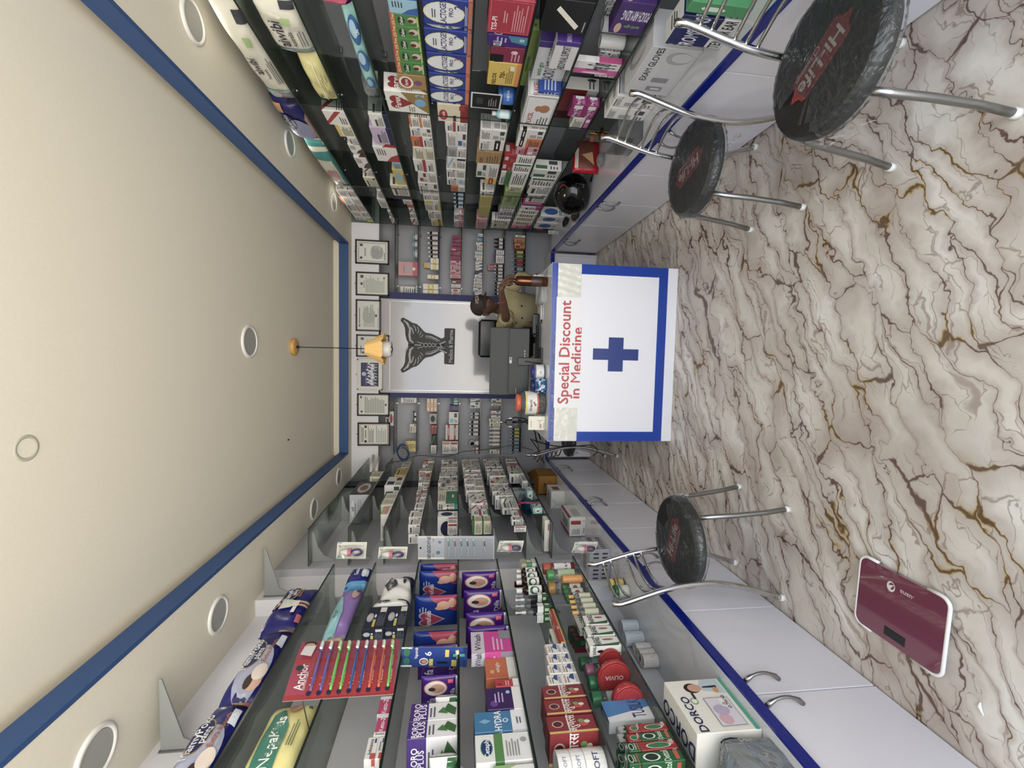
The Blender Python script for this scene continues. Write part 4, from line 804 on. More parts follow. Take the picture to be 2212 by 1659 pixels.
LF = {0: [(799, 979.8), (669.6, 1140.7)], 1: [(850.3, 981.5), (752.5, 1139)], 2: [(895, 979.8), (833.8, 1129)], 3: [(943, 981.5), (911.7, 1109)], 4: [(991, 980), (988, 1100)], 5: [(1039.3, 980), (1062.5, 1149)], 6: [(1085.7, 980), (1135.5, 1146)], 7: [(1150, 1025), (1207, 1176)]}
def xline(T, y):
    for i in range(len(T)-1):
        a, b = T[i], T[i+1]
        if y <= b[1] or i == len(T)-2: return a[0]+(b[0]-a[0])*(y-a[1])/(b[1]-a[1])
WALL = {'R': (1.43, RZ, LR, XRW-.004, 1, 'right'), 'N': (-1.29, NZ, LN, -1.596, -1, 'near left'), 'F': (-1.19, FZ, LF, -1.446, -1, 'far left'),
        'W': (1.26, [ZW], None, 1.71, 1, 'right worktop'), 'V': (-1.235, [ZW], None, -1.596, -1, 'left worktop')}
PLACED = {}; REC = []
def prints(mb, P, face, b, o0=.0006):
    x0, y0, z0, x1, y1, z1 = b
    if not P: return
    if face == 'C': draw(mb, P, lambda u, v, o: (x0+(x1-x0)*u, y0-o, z0+(z1-z0)*v), x1-x0, z1-z0, o0)
    elif face == 'AR': draw(mb, P, lambda u, v, o: (x0-o, y1+(y0-y1)*u, z0+(z1-z0)*v), y1-y0, z1-z0, o0)
    elif face == 'AL': draw(mb, P, lambda u, v, o: (x1+o, y0+(y1-y0)*u, z0+(z1-z0)*v), y1-y0, z1-z0, o0)
    elif face == 'T': draw(mb, P, lambda u, v, o: (x0+(x1-x0)*u, y0+(y1-y0)*v, z1+o), x1-x0, y1-y0, o0)
def build(st, w_, l_, h, side):
    """one product w_ wide (x), l_ deep (y), h tall, origin at the middle of its base; returns object"""
    sh = st.get('sh', 'box'); hx, hy = w_/2, l_/2; b = (-hx, -hy, 0, hx, hy, h); base = st['b']; A = 'AR' if side > 0 else 'AL'; nm = st['n']
    if sh == 'box':
        m = MB(); m.box(*b, M(base, st.get('rough', .42)), min(.0018, w_*.05, l_*.05)); prints(m, st.get('C'), 'C', b); prints(m, st.get('A', st.get('C')), A, b); prints(m, st.get('T'), 'T', b)
        if st.get('flap'): m.add([(-hx, -hy, h), (hx, -hy, h), (hx, -hy-.035, h+.02), (-hx, -hy-.035, h+.02)], [(0, 1, 2, 3), (3, 2, 1, 0)], M('efefeb', .5))
        return m.obj(nm)
    if sh == 'pack':      # soft pillow pack, its broad face turned to the aisle ('A') or to the camera ('C')
        ax = st.get('ax', 'A'); m = MB(); W = l_ if ax == 'A' else w_; D = w_ if ax == 'A' else l_; n1, n2 = 28, 20; rr = random.Random(int(h*1e4)); jit = [[rr.uniform(-1, 1) for _ in range(n2+1)] for _ in range(n1+1)]
        def th(u, v): a = max(0, 1-abs(2*u-1)**3.2)*max(0, 1-abs(2*v-1)**4); return D/2*(a**.42)*.97+.0015
        c1, c2, c3 = rr.uniform(0, 6), rr.uniform(0, 6), rr.uniform(7, 11)
        def crk(u, v): return D*(.018*math.sin(c3*u*1.6+c1+3*v)*math.sin(7*v+c2)+.012*math.sin(19*u+c2-6*v))
        def P(u, v, sgn, o=0):
            d = sgn*(th(u, v)+crk(u, v)*(1 if .05 < u < .95 and .04 < v < .96 else 0)+o); k = (u-.5)*W; z = h*(v if v > .02 else 0)
            if ax == 'C': return (k, -d, z)
            return (-d, -k, z) if side > 0 else (d, k, z)
        for sgn in (1, -1):
            vs = [P(i/n1, j/n2, sgn) for i in range(n1+1) for j in range(n2+1)]; fs = [(i*(n2+1)+j, (i+1)*(n2+1)+j, (i+1)*(n2+1)+j+1, i*(n2+1)+j+1) for i in range(n1) for j in range(n2)]
            m.add(vs, fs, M(base, .3, kind='film_pack', bump=.15, bscale=25), True)
        GN = [[Vector(P(i/n1, j/n2, 1)) for j in range(n2+1)] for i in range(n1+1)]; nd = Vector((0, -1, 0)) if ax == 'C' else Vector((-1 if side > 0 else 1, 0, 0))
        def fm(u, v, o):
            u = min(.999, max(0, u)); v = min(.999, max(0, v)); i = int(u*n1); j = int(v*n2); fu = u*n1-i; fv = v*n2-j
            return (GN[i][j]*(1-fu)+GN[i+1][j]*fu)*(1-fv)+(GN[i][j+1]*(1-fu)+GN[i+1][j+1]*fu)*fv+nd*(o*2.5+.0014+.012*D)
        pr = []
        for p in st.get('C', []):
            if p[0] == 'R' and len(p) < 7: p = p+(12,)
            if p[0] == 'P':
                # fine fan so that the shape follows the bulge
                PL = []
                for a_, b_ in zip(p[1], p[1][1:]+p[1][:1]):
                    ns = max(1, int(math.hypot(b_[0]-a_[0], b_[1]-a_[1])/.06)); PL += [(a_[0]+(b_[0]-a_[0])*q/ns, a_[1]+(b_[1]-a_[1])*q/ns) for q in range(ns)]
                p = ('P', PL, p[2]); us = [q[0] for q in p[1]]; vv = [q[1] for q in p[1]]; cu, cv = sum(us)/len(us), sum(vv)/len(vv); n = len(p[1]); vs = [fm(cu, cv, .0012)]; K = 7
                for k in range(1, K+1):
                    for q in p[1]: vs.append(fm(cu+(q[0]-cu)*k/K, cv+(q[1]-cv)*k/K, .0012+.0002*len(pr)))
                fs = [(0, 1+t, 1+(t+1) % n) for t in range(n)]+[(1+(k-1)*n+t, 1+k*n+t, 1+k*n+(t+1) % n, 1+(k-1)*n+(t+1) % n) for k in range(1, K) for t in range(n)]; m.add(vs, fs, M(p[2], .35)); continue
            pr.append(p)
        FINE[0] = True; draw(m, pr, fm, W, h, .0012); FINE[0] = False; return m.obj(nm)
    r = min(hx, hy) if sh != 'tin' else hx; B = M(base, st.get('rough', .25), st.get('metal', 0)) if base != 'clear' else CLEAR; cap = M(st.get('cap', 'w'), .35); big = h > .06 or sh == 'jar'
    bm = MB(); cm = MB(); lm = MB()
    if sh == 'bottle': bm.lathe([(.001, 0), (r*.92, 0), (r, .004), (r, h*.62), (r*.85, h*.70), (r*.4, h*.77), (r*.38, h*.80)], B, n=14); cm.lathe([(r*.46, h*.79), (r*.5, h*.8), (r*.5, h*.985), (r*.46, h), (.001, h)], cap, n=14); lz = (.1, .58)
    elif sh == 'round': bm.lathe([(.001, 0), (r*.8, 0), (r, h*.12), (r, h*.5), (r*.75, h*.68), (r*.35, h*.76)], B, n=14); cm.lathe([(r*.42, h*.76), (r*.45, h*.98), (.001, h)], cap, n=12); lz = (.14, .5)
    elif sh == 'spray': bm.lathe([(.001, 0), (r*.95, 0), (r, .004), (r, h*.55), (r*.8, h*.64), (r*.4, h*.7)], B, n=14); cm.lathe([(r*.45, h*.69), (r*.45, h*.8), (r*.25, h*.83), (r*.25, h*.93), (r*.4, h*.95), (r*.4, h), (.001, h)], cap, n=12); lz = (.05, .5)
    elif sh == 'jar': bm.lathe([(.001, 0), (r*.94, 0), (r, .004), (r, h*.72), (r*.9, h*.78)], B, n=24); cm.lathe([(.001, h*.77), (r*.97, h*.77), (r*1., h*.8), (r*1., h*.98), (r*.96, h), (.001, h)], cap, n=24); lz = (.12, .66)
    elif sh == 'drum': bm.lathe([(.001, 0), (r*.97, 0), (r, .003), (r, h*.97), (r*.97, h), (r*.9, h-.003), (.001, h-.003)], B, n=28); lz = (.05, .95)
    elif sh == 'tin':  # flat tin or wheel standing on its rim, its round lid facing the camera
        T = Matrix.Translation((0, 0, h/2)) @ Matrix.Rotation(PI/2, 4, 'X'); R_ = h/2; bm.lathe([(.001, -hy), (R_*.97, -hy), (R_, -hy*.9), (R_, hy*.9), (R_*.97, hy), (R_*.92, hy), (R_*.9, hy-.002), (.001, hy-.002)], B, n=36, T=T)
        draw(bm, st.get('C', []), lambda u, v, o: ((u-.5)*2*R_, -hy+.002-o, h*v), h, h, .001); return bm.obj(nm)
    if st.get('lab'):
        aa = 1.15; ph0 = -PI/2-(.5 if side > 0 else -.5)
        if side == 0: ph0 = -PI/2
        z0_, z1_ = lz
        def fm(u, v, o): an = ph0+(u-.5)*2*aa; return ((r+.0005+o)*math.cos(an), (r+.0005+o)*math.sin(an), h*(z0_+(z1_-z0_)*v))
        draw(lm, [('R', 0, 0, 1, 1, HEX.get(st['lab'], st['lab']), 10)]+st.get('C', []), fm, 2*aa*r, h*(z1_-z0_), 0)
    if big and w_ > .02 and st.get('parts', 1) and side is not None and st.get('_near'):
        e = bpy.data.objects.new(nm, None); e.empty_display_size = .03; C.objects.link(e); bm.obj('bottle_body' if sh not in ('jar', 'drum') else 'body', e)
        if cm.v: cm.obj('lid' if sh == 'jar' else 'cap', e)
        if lm.v: lm.obj('paper_label', e)
        return e
    for q in (cm, lm):
        if q.v:
            off = len(bm.v); bm.v += q.v
            for f_, mi, s in zip(q.f, q.m, q.sm): bm.f.append([i+off for i in f_]); bm.m.append(bm.mi(q.mats[mi])); bm.sm.append(s)
    return bm.obj(nm)
def style(s):
    if isinstance(s, dict): return s
    if s in SPEC: return SPEC[s]
    return generic(s)
_gen = {}
def generic(code):
    if code in _gen: return _gen[code]
    b, a, n = code[0], code[1], int(code[2]); pr = lay(HEX[a], n, HEX[b]); an = NAMES[a]
    sd = {0: 'finely printed', 1: an+'-footed', 2: an+'-barred', 3: an+'-cornered', 4: an+'-patched', 5: an+'-oval', 6: an+'-topped', 7: an+'-squared', 8: an+'-belted', 9: an+'-slashed'}[n]
    _gen[code] = dict(n='medicine_carton', c='medicine box', d=NAMES[b]+' '+sd.replace(' ', '-')+' carton', b=HEX[b], C=pr, A=pr, T=[('L', .15, .3, .85, .7, 3, FD)]); return _gen[code]
SHADOWED = []
def put1(wall, k, Y0, Y1, Xf, w_, h, z0, s, lev=None, nlev=1, stackid=None):
    st = dict(style(s)); side = WALL[wall][4]; zsh = WALL[wall][1][k] if wall in WALL else z0
    st['_near'] = Y0 < 3.0
    xc = Xf+side*w_/2; xw = WALL[wall][3]
    if side*(xc+side*w_/2) > side*xw: w_ = abs(xw-Xf); xc = Xf+side*w_/2
    o = build(st, w_, Y1-Y0, h, side); o.location = (xc, (Y0+Y1)/2, z0+.0006); REC.append((wall, k, (Y0+Y1)/2, xc, st, o, lev, nlev, w_)); return o
def gapof(wall, k):
    Z = WALL[wall][1]; return (Z[k-1]-Z[k]-.01) if k else {'R': .2, 'W': .24, 'V': .27}.get(wall, .3)
YMAX = {'R': 5.14, 'F': 5.1, 'N': 2.73, 'W': 5.0, 'V': 5.0}
def put(wall, k, reg, ya, W, xt, L, s, sb=.006):
    ox, oy, sc_ = reg; Xf, ZZ, LL, xw, side, _ = WALL[wall]; Xq = Xf+side*sb; y = oy+ya/sc_; xs = xt if isinstance(xt, list) else [xt]; ss = s if isinstance(s, list) else [s]*len(xs)
    p0 = atX(ox+xs[0]/sc_, y, Xq); Y0 = p0.y; Y1 = Y0+L if L > 0 else atX(ox+xs[0]/sc_, oy-L/sc_ if -L > 1 else oy, Xq).y
    w_ = -W if W < 0 else abs(atY(ox+xs[0]/sc_, oy+W/sc_, Y0).x-Xq)
    zl = atX(xline(LL[k], y), y, Xf if sb > .03 else Xq).z if LL else ZZ[k]
    x0_, x1_ = sorted((Xq, Xq+side*w_)); key = (wall, k)
    for (a0, a1, b0, b1) in PLACED.get(key, []):
        if x0_ < a1-.001 and x1_ > a0+.001:
            if b0 >= Y0 and b0 < Y1: Y1 = b0-.002
            elif b0 < Y0 < b1: d = b1+.002-Y0; Y0 += d; Y1 = max(Y1, Y0+.02)
    Y1 = min(Y1, YMAX[wall])
    if Y1-Y0 < .012: Y0 = Y1-.012
    PLACED.setdefault(key, []).append((x0_, x1_, Y0, Y1)); z = ZZ[k]; top = z+gapof(wall, k)-.006
    prev = zl
    for i, (x_, s1) in enumerate(zip(xs, ss)):
        zt = atX(ox+x_/sc_, y, Xq).z; h = max(.012, zt-prev); prev = zt
        h = min(h, top-z)
        if h < .01: break
        put1(wall, k, Y0, Y1, Xq, w_, h, z, s1, i, len(xs)); z += h+.0006
def run(wall, k, reg, y0, y1, n, xts, styles, W=-.11, lev=1, sb=.006, gap=.003):
    ox, oy, sc_ = reg; Xf, ZZ, LL, xw, side, _ = WALL[wall]; Xq = Xf+side*sb; a, b = xts; ya, yb = oy+y0/sc_, oy+y1/sc_
    Ya = atX(ox+a/sc_, ya, Xq).y; Yb = atX(ox+b/sc_, yb, Xq).y; rr = random.Random(int(y0*3+k*17+n)); cuts = [Ya+(Yb-Ya)*(i+(rr.uniform(-.2, .2) if 0 < i < n else 0))/n for i in range(n+1)]; q = 0
    cuts = [min(c, YMAX[wall]-.01*(n-i)) for i, c in enumerate(cuts)]
    for i in range(n):
        u = (i+.5)/n; y = ya+(yb-ya)*u; zl = atX(xline(LL[k], ya+(yb-ya)*0), ya, Xq).z*(1-u)+atX(xline(LL[k], yb), yb, Xq).z*u
        zt = atX(ox+a/sc_, ya, Xq).z*(1-u)+atX(ox+b/sc_, yb, Xq).z*u; hh = min((zt-zl)*rr.uniform(.88, 1.06), gapof(wall, k)-.014); z = ZZ[k]; w_ = -W*rr.uniform(.85, 1.1)
        x0_, x1_ = sorted((Xq, Xq+side*w_)); PLACED.setdefault((wall, k), []).append((x0_, x1_, cuts[i]+gap, cuts[i+1])); jx = rr.uniform(0, .018)
        for l in range(lev):
            h = max(.012, hh/lev-.0008); st = styles[(q+l*(1 if len(styles) > 3 else 0)) % len(styles)]
            if l == lev-1 and lev > 1 and rr.random() < .12: break
            put1(wall, k, cuts[i]+gap, cuts[i+1], Xq+side*jx, w_, h, z, st, l, lev); z += h+.0006
        q += 1
BW = {'b': ('back right',), 'c': ('back left',)}
LB = [852, 901, 947, 994, 1041, 1088, 1135]; LC = [852, 899.7, 943.7, 990.7, 1036, 1080.7, 1123.5]
def putb(wall, k, reg, y0, y1, xt, s, d=.10, back=.0, xb=None):
    """stock on the back wall: y0 > y1 swapped freely"""
    ox, oy, sc_ = reg; Y = 5.262+back; ya, yb = oy+y0/sc_, oy+y1/sc_; xs = xt if isinstance(xt, list) else [xt]; ss = s if isinstance(s, list) else [s]*len(xs)
    base = (LB if wall == 'b' else LC)[k]; pa = atY(ox+xs[0]/sc_, ya, Y); pb = atY(ox+xs[0]/sc_, yb, Y); x0_, x1_ = sorted((pa.x, pb.x)); prev = atY(base, (ya+yb)/2, Y).z; z = BZ[k]; x0_ += .0012; x1_ -= .0012
    lim = (.692, 1.6) if wall == 'b' else (-1.18, -.507); x0_ = max(x0_, lim[0]+.002); x1_ = min(x1_, lim[1]-.002)
    if x1_-x0_ < .008: return
    if xb: 
        z_ = atY(ox+xb/sc_, (ya+yb)/2, Y).z; z += z_-prev; prev = z_
    for i, (x_, s1) in enumerate(zip(xs, ss)):
        zt = atY(ox+x_/sc_, (ya+yb)/2, Y).z; h = max(.01, min(zt-prev, .235)); prev = zt; st = dict(style(s1)); st['_near'] = False; dd = min(d, .225-back)
        if st.get('sh') in ('bottle', 'round', 'jar', 'spray', 'drum'): dd = x1_-x0_
        o = build(st, x1_-x0_, dd, h, 0); o.location = ((x0_+x1_)/2, Y+dd/2, z+.0006); REC.append((wall, k, (x0_+x1_)/2, 0, st, o, i, len(xs), x1_-x0_)); z += h+.0006
# --- recognisable packets: n name, c category, d short look, b body colour, prints on camera face C, aisle face A, top T
S_ = lambda n, c, d, b, C=None, A=None, T=None, **k: dict(n=n, c=c, d=d, b=HEX.get(b, b), C=C or [], A=A if A is not None else (C or []), T=T or [('L', .15, .3, .85, .7, 3, FD)], **k)
def face_(u, v, r, hair='2a1b16', sk='d9a184'): return [('E', u, v+r*.15, r*.75, r*1.1, hair), ('E', u, v, r*.6, r*.85, sk)]
GF = 'e6ebe2'
SPEC = {
 'koala': S_('nappy_pack', 'nappy pack', 'white koala nappy pack', 'dcd9cb', [('R', .0, .0, .2, 1, '9fcdd6'), ('P', [(.03, .1), (.17, .12), (.19, .55), (.1, .75), (.04, .5)], '8a8078'), ('E', .1, .3, .06, .14, 'a59c92'), ('E', .13, .62, .05, .12, 'c6bfb4'), ('T', 'aiwibi', .5, .66, .26, '17183a'), ('T', 'Australia', .42, .42, .1, '33343c'), ('L', .3, .1, .66, .28, 3, '7a7a7a'), ('R', .7, .3, .78, .5, '9cc26a'), ('R', .88, .1, .96, .4, '3a3a44')], sh='pack'),
 'bluebaby': S_('nappy_pack', 'nappy pack', 'navy blue nappy pack with a baby', '1a1c66', [('E', .3, .48, .33, .36, 'a9aecb'), ('E', .5, .7, .2, .24, 'b08a4a'), ('E', .5, .7, .185, .21, '141a5c'), ('T', 'MamyPoko', .5, .78, .2, 'eef0f6'), ('T', 'pants', .5, .6, .16, 'eef0f6'), ('T', 'Extra Absorb', .56, .36, .13, 'b5652f'), ('R', .88, .04, .98, .5, 'd9b26a'), ('E', .16, .33, .09, .2, 'd8a78c'), ('E', .155, .44, .075, .1, '3a2a22'), ('E', .26, .28, .1, .17, 'ead9cc'), ('P', [(.6, .1), (.78, .12), (.8, .3), (.62, .28)], 'd3e0ef'), ('R', .88, .1, .96, .24, 'd46a78')], sh='pack'),
 'toddler': S_('nappy_pack', 'nappy pack', 'navy nappy pack with a standing toddler', '1a1c66', [('E', .72, .68, .24, .22, 'b08a4a'), ('E', .72, .69, .22, .18, '141a5c'), ('T', 'MamyPoko', .72, .73, .15, 'eef0f6'), ('T', 'pants', .72, .6, .11, 'eef0f6'), ('T', 'Extra Absorb', .74, .42, .08, 'c47840'), ('P', [(.35, .45), (.5, .45), (.54, .75), (.3, .75)], 'd9dcd2'), ('E', .42, .86, .06, .09, 'dba988'), ('E', .42, .91, .06, .06, '2a1b16'), ('P', [(.36, .45), (.49, .45), (.5, .3), (.35, .3)], 'eceadf'), ('R', .36, .05, .41, .3, 'dba988'), ('R', .44, .05, .49, .3, 'dba988'), ('R', .08, .08, .2, .2, 'c65a68'), ('R', .22, .3, .34, .4, 'e8e8ec')], sh='pack'),
 'purplebaby': S_('nappy_pack', 'nappy pack', 'dark blue nappy pack edge-lit in white', '1c1c58', [('E', .38, .5, .3, .4, '8f92bd'), ('E', .6, .72, .18, .2, '10143f'), ('T', 'MamyPoko', .6, .76, .15, 'c9cce0'), ('T', 'pants', .6, .62, .12, 'c9cce0'), ('R', .82, .72, .96, .95, 'c9904c'), ('P', [(.0, .0), (.9, .0), (.7, .16), (0, .12)], 'b98f80')], sh='pack'),
 'tealbaby': S_('nappy_pack', 'nappy pack', 'teal and white baby nappy pack', 'dcd9c8', [('R', .0, .0, .98, .2, '1f8f8b'), ('R', .72, .2, .98, 1, '1f9490'), ('R', .86, .0, .92, 1, 'ded9c4'), ('E', .4, .62, .13, .2, 'c98a88'), ('E', .42, .4, .1, .14, 'cf9494'), ('R', .1, .55, .14, .85, '6b2a2a'), ('R', .2, .5, .28, .58, '79b0a8'), ('R', .2, .36, .28, .44, '79b0a8'), ('E', .12, .2, .06, .12, 'e6e2d6')], sh='pack'),
 'creamfold': S_('nappy_pack', 'nappy pack', 'pale yellow crumpled pack with white flaps', 'd9d196', [('R', .1, .45, .9, .5, 'efeccb'), ('L', .2, .15, .8, .38, 4, '8f9060'), ('R', .0, .0, .1, 1, '1f6f62'), ('R', .2, .62, .28, .7, '3a7a5a')], sh='pack'),
 'purplewrap': S_('wipes_pack', 'wet wipes', 'purple and red wipes pack', '4a1c66', [('E', .5, .5, .3, .35, 'c4456a'), ('R', .0, 0, .3, .4, 'a82a40'), ('T', '51', .15, .2, .25, 'eeeeee')], sh='pack'),
 'bluewrap': S_('tissue_pack', 'tissue pack', 'long aqua and blue cup-printed roll pack', '9fd0cc', [('E', .2, .45, .1, .3, '2d6fae'), ('E', .22, .5, .06, .18, '8fc0dc'), ('E', .5, .45, .12, .34, '2d6fae'), ('E', .53, .5, .07, .2, 'a9d0e6'), ('E', .8, .45, .12, .34, '2a66a8'), ('E', .82, .5, .07, .2, '9cc8e0'), ('T', 'Life', .8, .3, .2, 'e9f2f6'), ('E', .1, .85, .015, .05, '2a7a8a'), ('E', .35, .85, .015, .05, '2a7a8a')], sh='pack'),
 'green25': S_('toothpaste_box', 'herbal tonic box', 'green box with a red orange top strip', '3f8a35', [('R', 0, .82, 1, 1, 'b8502a'), ('T', '25% Free', .5, .9, .11, 'f0dc7a'), ('E', .5, .62, .34, .12, '1f3f1c'), ('T', 'Dabur', .5, .62, .11, 'e9ece2'), ('E', .6, .24, .26, .16, 'd9b9a6'), ('E', .52, .3, .14, .1, '5a3020'), ('R', .05, .04, .95, .09, 'b8d060')]),
 'goldfarex': S_('cereal_box', 'baby cereal box', 'gold box with a red heart', 'a8823a', [('E', .5, .72, .42, .25, 'ece8e0'), ('E', .5, .72, .32, .18, 'a31c26'), ('T', 'Farex', .5, .72, .12, 'f4f0ea'), ('E', .5, .3, .16, .14, '7a4a8a')]),
 'farex': S_('cereal_box', 'baby cereal box', 'large white and gold box with red hearts', 'e9e8e2', [('P', [(0, 0), (1, 0), (1, .62), (.55, .45), (.2, .18)], '9a7c2c'), ('P', [(.5, .36), (.2, .72), (.5, .84), (.8, .72)], '9c1b26'), ('E', .35, .78, .165, .13, '9c1b26'), ('E', .65, .78, .165, .13, '9c1b26'), ('T', 'Farex', .5, .74, .15, 'f4f0ea'), ('E', .55, .2, .2, .13, '6fb0dc'), ('T', '2', .9, .2, .2, '8fc4e0'), ('L', .08, .34, .4, .5, 3, '8a8880')]),
 'lacto': S_('milk_powder_box', 'milk powder box', 'blue box with a white oval', '203a9a', [('E', .5, .58, .4, .42, 'd8e27a'), ('E', .5, .58, .37, .395, 'dfe2e6'), ('T', 'LACTOGEN', .53, .6, .125, '1a2a6a'), ('T', 'PRO', .55, .44, .09, '3a3c6a'), ('T', '2', .75, .3, .15, '4a3a8a'), ('L', .3, .74, .7, .84, 2, '4a4c58'), ('R', 0, 0, 1, .09, 'c46a4a'), ('L', .1, .1, .9, .16, 2, 'c9ccd8')]),
 'lacto3': S_('milk_powder_box', 'milk powder box', 'blue orange-footed box with a white oval', '233c98', [('E', .5, .58, .4, .42, 'd8e27a'), ('E', .5, .58, .37, .395, 'dfe2e6'), ('T', 'LACTOGEN', .53, .6, .125, '1a2a6a'), ('T', 'PRO', .55, .44, .09, '3a3c6a'), ('T', '3', .75, .3, .15, 'b04a5a'), ('R', 0, 0, 1, .1, 'd9703a')]),
 'nestum': S_('cereal_box', 'baby cereal box', 'cream box with a red oval and foot', 'e2d8b4', [('R', 0, 0, 1, .26, '8f1a22'), ('E', .4, .82, .3, .14, 'b3202a'), ('T', 'Nestle', .42, .82, .1, 'f0ece2'), ('R', .72, .12, .95, .3, 'b3202a'), ('R', .05, .4, .4, .5, '3a3f7a')]),
 'oxidi': S_('medicine_carton', 'medicine box', 'royal blue narrow carton', '1c3f9a', [('T', 'OXID', .5, .5, .4, 'e4e8f4', 0)]),
 'crimson': S_('medicine_carton', 'supplement box', 'large crimson box with rounded outline', 'b01836', [('R', .04, .04, .96, .96, 'd8566c'), ('R', .055, .055, .945, .945, 'b01836'), ('T', 'TSS-PI', .3, .85, .12, 'f0e4e6'), ('L', .1, .12, .9, .45, 6, 'd8909c'), ('L', .35, .55, .8, .66, 2, 'e0a4ae')]),
 'olly': S_('medicine_carton', 'supplement box', 'purple and teal glossy box', '43207c', [('T', 'OLLI', .24, .75, .22, 'eceaf4'), ('P', [(.3, 0), (1, 0), (1, .5), (.5, .4)], '2a8aa8'), ('L', .4, .5, .9, .8, 3, 'b8a8dc'), ('R', .6, .08, .68, .2, 'd4e4ea'), ('R', .74, .08, .82, .2, 'd4e4ea')]),
 'redbox': S_('medicine_carton', 'supplement box', 'red and purple box', '8a1c44', [('R', 0, .6, .5, 1, '141416'), ('E', .7, .3, .12, .1, 'e0c8d0'), ('L', .1, .1, .9, .4, 3, 'd490a8')]),
 'relox': S_('medicine_carton', 'medicine box', 'bright yellow carton', 'dcb81c', [('T', 'RELOX', .3, .8, .13, '2a2410'), ('T', '70/-', .5, .55, .16, '3a2a10'), ('R', 0, .0, 1, .14, 'd9842a'), ('L', .1, .2, .9, .44, 4, '8a7420'), ('R', .7, .2, .9, .34, 'e8e0c0')], T=[('T', '70', .5, .5, .5, '3a2a10')]),
 'bluecream': S_('cream_jar', 'cream jar', 'deep blue cream tub', '1463b8', [('T', 'NEVA', .5, .5, .3, 'cfe0f4')], sh='jar', cap='1a5fb4', lab='1d6cc4'),
 'tealwhite': S_('lotion_bottle', 'lotion', 'pale teal bottle', '8fd0d8', [], sh='bottle', cap='e8e8ea', lab='d8eef0'),
 'blackx': S_('support_box', 'support belt box', 'large black box with a white slanted letter', '0c0c0d', [('P', [(.1, .2), (.75, .72), (.9, .72), (.25, .2)], 'e6e4d2'), ('R', .2, .35, .24, .85, 'e6e4d2'), ('L', .1, .05, .5, .12, 1, '9a9a9a')], A=[('P', [(.15, .25), (.7, .75), (.82, .7), (.28, .2)], 'e6e4d2'), ('L', .1, .05, .5, .12, 1, '9a9a9a')]),
 'lime': S_('support_box', 'support belt box', 'tall lime green box', '9ab83a', [('E', .5, .35, .12, .08, 'c8502a'), ('L', .3, .5, .7, .9, 3, '5a7a2a')]),
 'sacro': S_('support_box', 'support belt box', 'white support belt box with purple end', 'cfcfd2', [('R', 0, .0, 1, 1, '4a2a8a'), ('T', 'SACRO LUMBAR BELT', .5, .5, .2, 'c9b8e4')], A=[('R', .86, 0, 1, 1, '4a2a8a'), ('T', 'SACRO LUMBAR BELT', .43, .5, .34, '33333a'), ('T', 'anti-go', .3, .82, .16, '3a8a4a')]),
 'abdom': S_('support_box', 'support belt box', 'white abdominal support box with purple end', 'cfcfd2', [('R', 0, .0, 1, 1, '4a2a8a'), ('T', 'ABDOMINAL SUPPORT', .5, .5, .2, 'c9b8e4')], A=[('R', .86, 0, 1, 1, '4a2a8a'), ('T', 'ABDOMINAL SUPPORT', .43, .5, .34, '33333a')]),
 'blueend': S_('support_box', 'support belt box', 'blue box end below the lime one', '1c4aa8', [('L', .1, .2, .9, .8, 4, 'b8c8e8'), ('T', '24', .8, .2, .2, 'e8ecf4')]),
 'flxcel': S_('support_box', 'support belt box', 'white box with a red title and brown teddy shape', 'dfdfe0', [('R', .04, .04, .96, .96, '4a4a50'), ('R', .05, .05, .95, .95, 'e4e4e6'), ('E', .62, .35, .12, .18, 'b87848'), ('E', .62, .56, .09, .1, 'b87848'), ('T', 'FLXCEL', .3, .75, .16, 'b02a4a'), ('L', .1, .1, .4, .5, 4, '6a6a70')], flap=0),
 'preg': S_('test_kit_box', 'test kit box', 'pink and white test kit box', 'dcd8da', [('R', 0, 0, 1, .5, 'c83a86'), ('R', .1, .6, .9, .8, 'e9e4e8')], A=[('R', 0, 0, .42, 1, 'd8489a'), ('T', 'Preg Sign', .66, .5, .5, '2a1a2a'), ('E', .12, .5, .08, .3, 'e8c8da')], T=[('R', 0, 0, 1, 1, 'e0a8c8')]),
 'pregp': S_('test_kit_box', 'test kit box', 'magenta test kit carton', '9a1c70', [('T', 'Preg Sign', .4, .6, .26, 'eadce8'), ('R', .66, .2, .94, .8, 'e6e2e6'), ('L', .1, .15, .6, .35, 2, 'd8a0c8')]),
 'maroonwhite': S_('medicine_carton', 'medicine box', 'tall white carton with a maroon side', 'd9d6cc', [('E', .8, .2, .12, .12, '1a1414'), ('L', .1, .1, .9, .3, 2, '5a5a5a')], A=[('R', 0, .3, 1, 1, '8a1c24'), ('L', .1, .05, .9, .2, 2, '5a5a5a')]),
 'creamface': S_('medicine_carton', 'medicine box', 'cream carton with fine text', 'd8d6c8', lay(HEX['s'], 0, 'c')),
 'ladybox': S_('test_kit_box', 'test kit box', 'white box with a dark-haired lady', 'e0dadb', [('E', .5, .78, .3, .16, '1c1414'), ('E', .5, .76, .16, .12, 'd9a58a'), ('R', 0, 0, 1, .5, 'd8489a')]),
 'sling': S_('support_box', 'support belt box', 'purple arm sling box', '421c6e', [('T', 'POUCH ARM SLING', .6, .42, .3, 'eae6f0', 90), ('T', 'anti-go', .25, .4, .1, '6fb04a', 90), ('E', .2, .8, .16, .1, 'c8a48c')]),
 'bandage': S_('bandage_roll', 'bandage', 'red-edged white bandage roll', 'dcdcda', [('L', .1, .2, .9, .8, 4, '5a5a5e')], sh='drum', lab='dcdcda'),
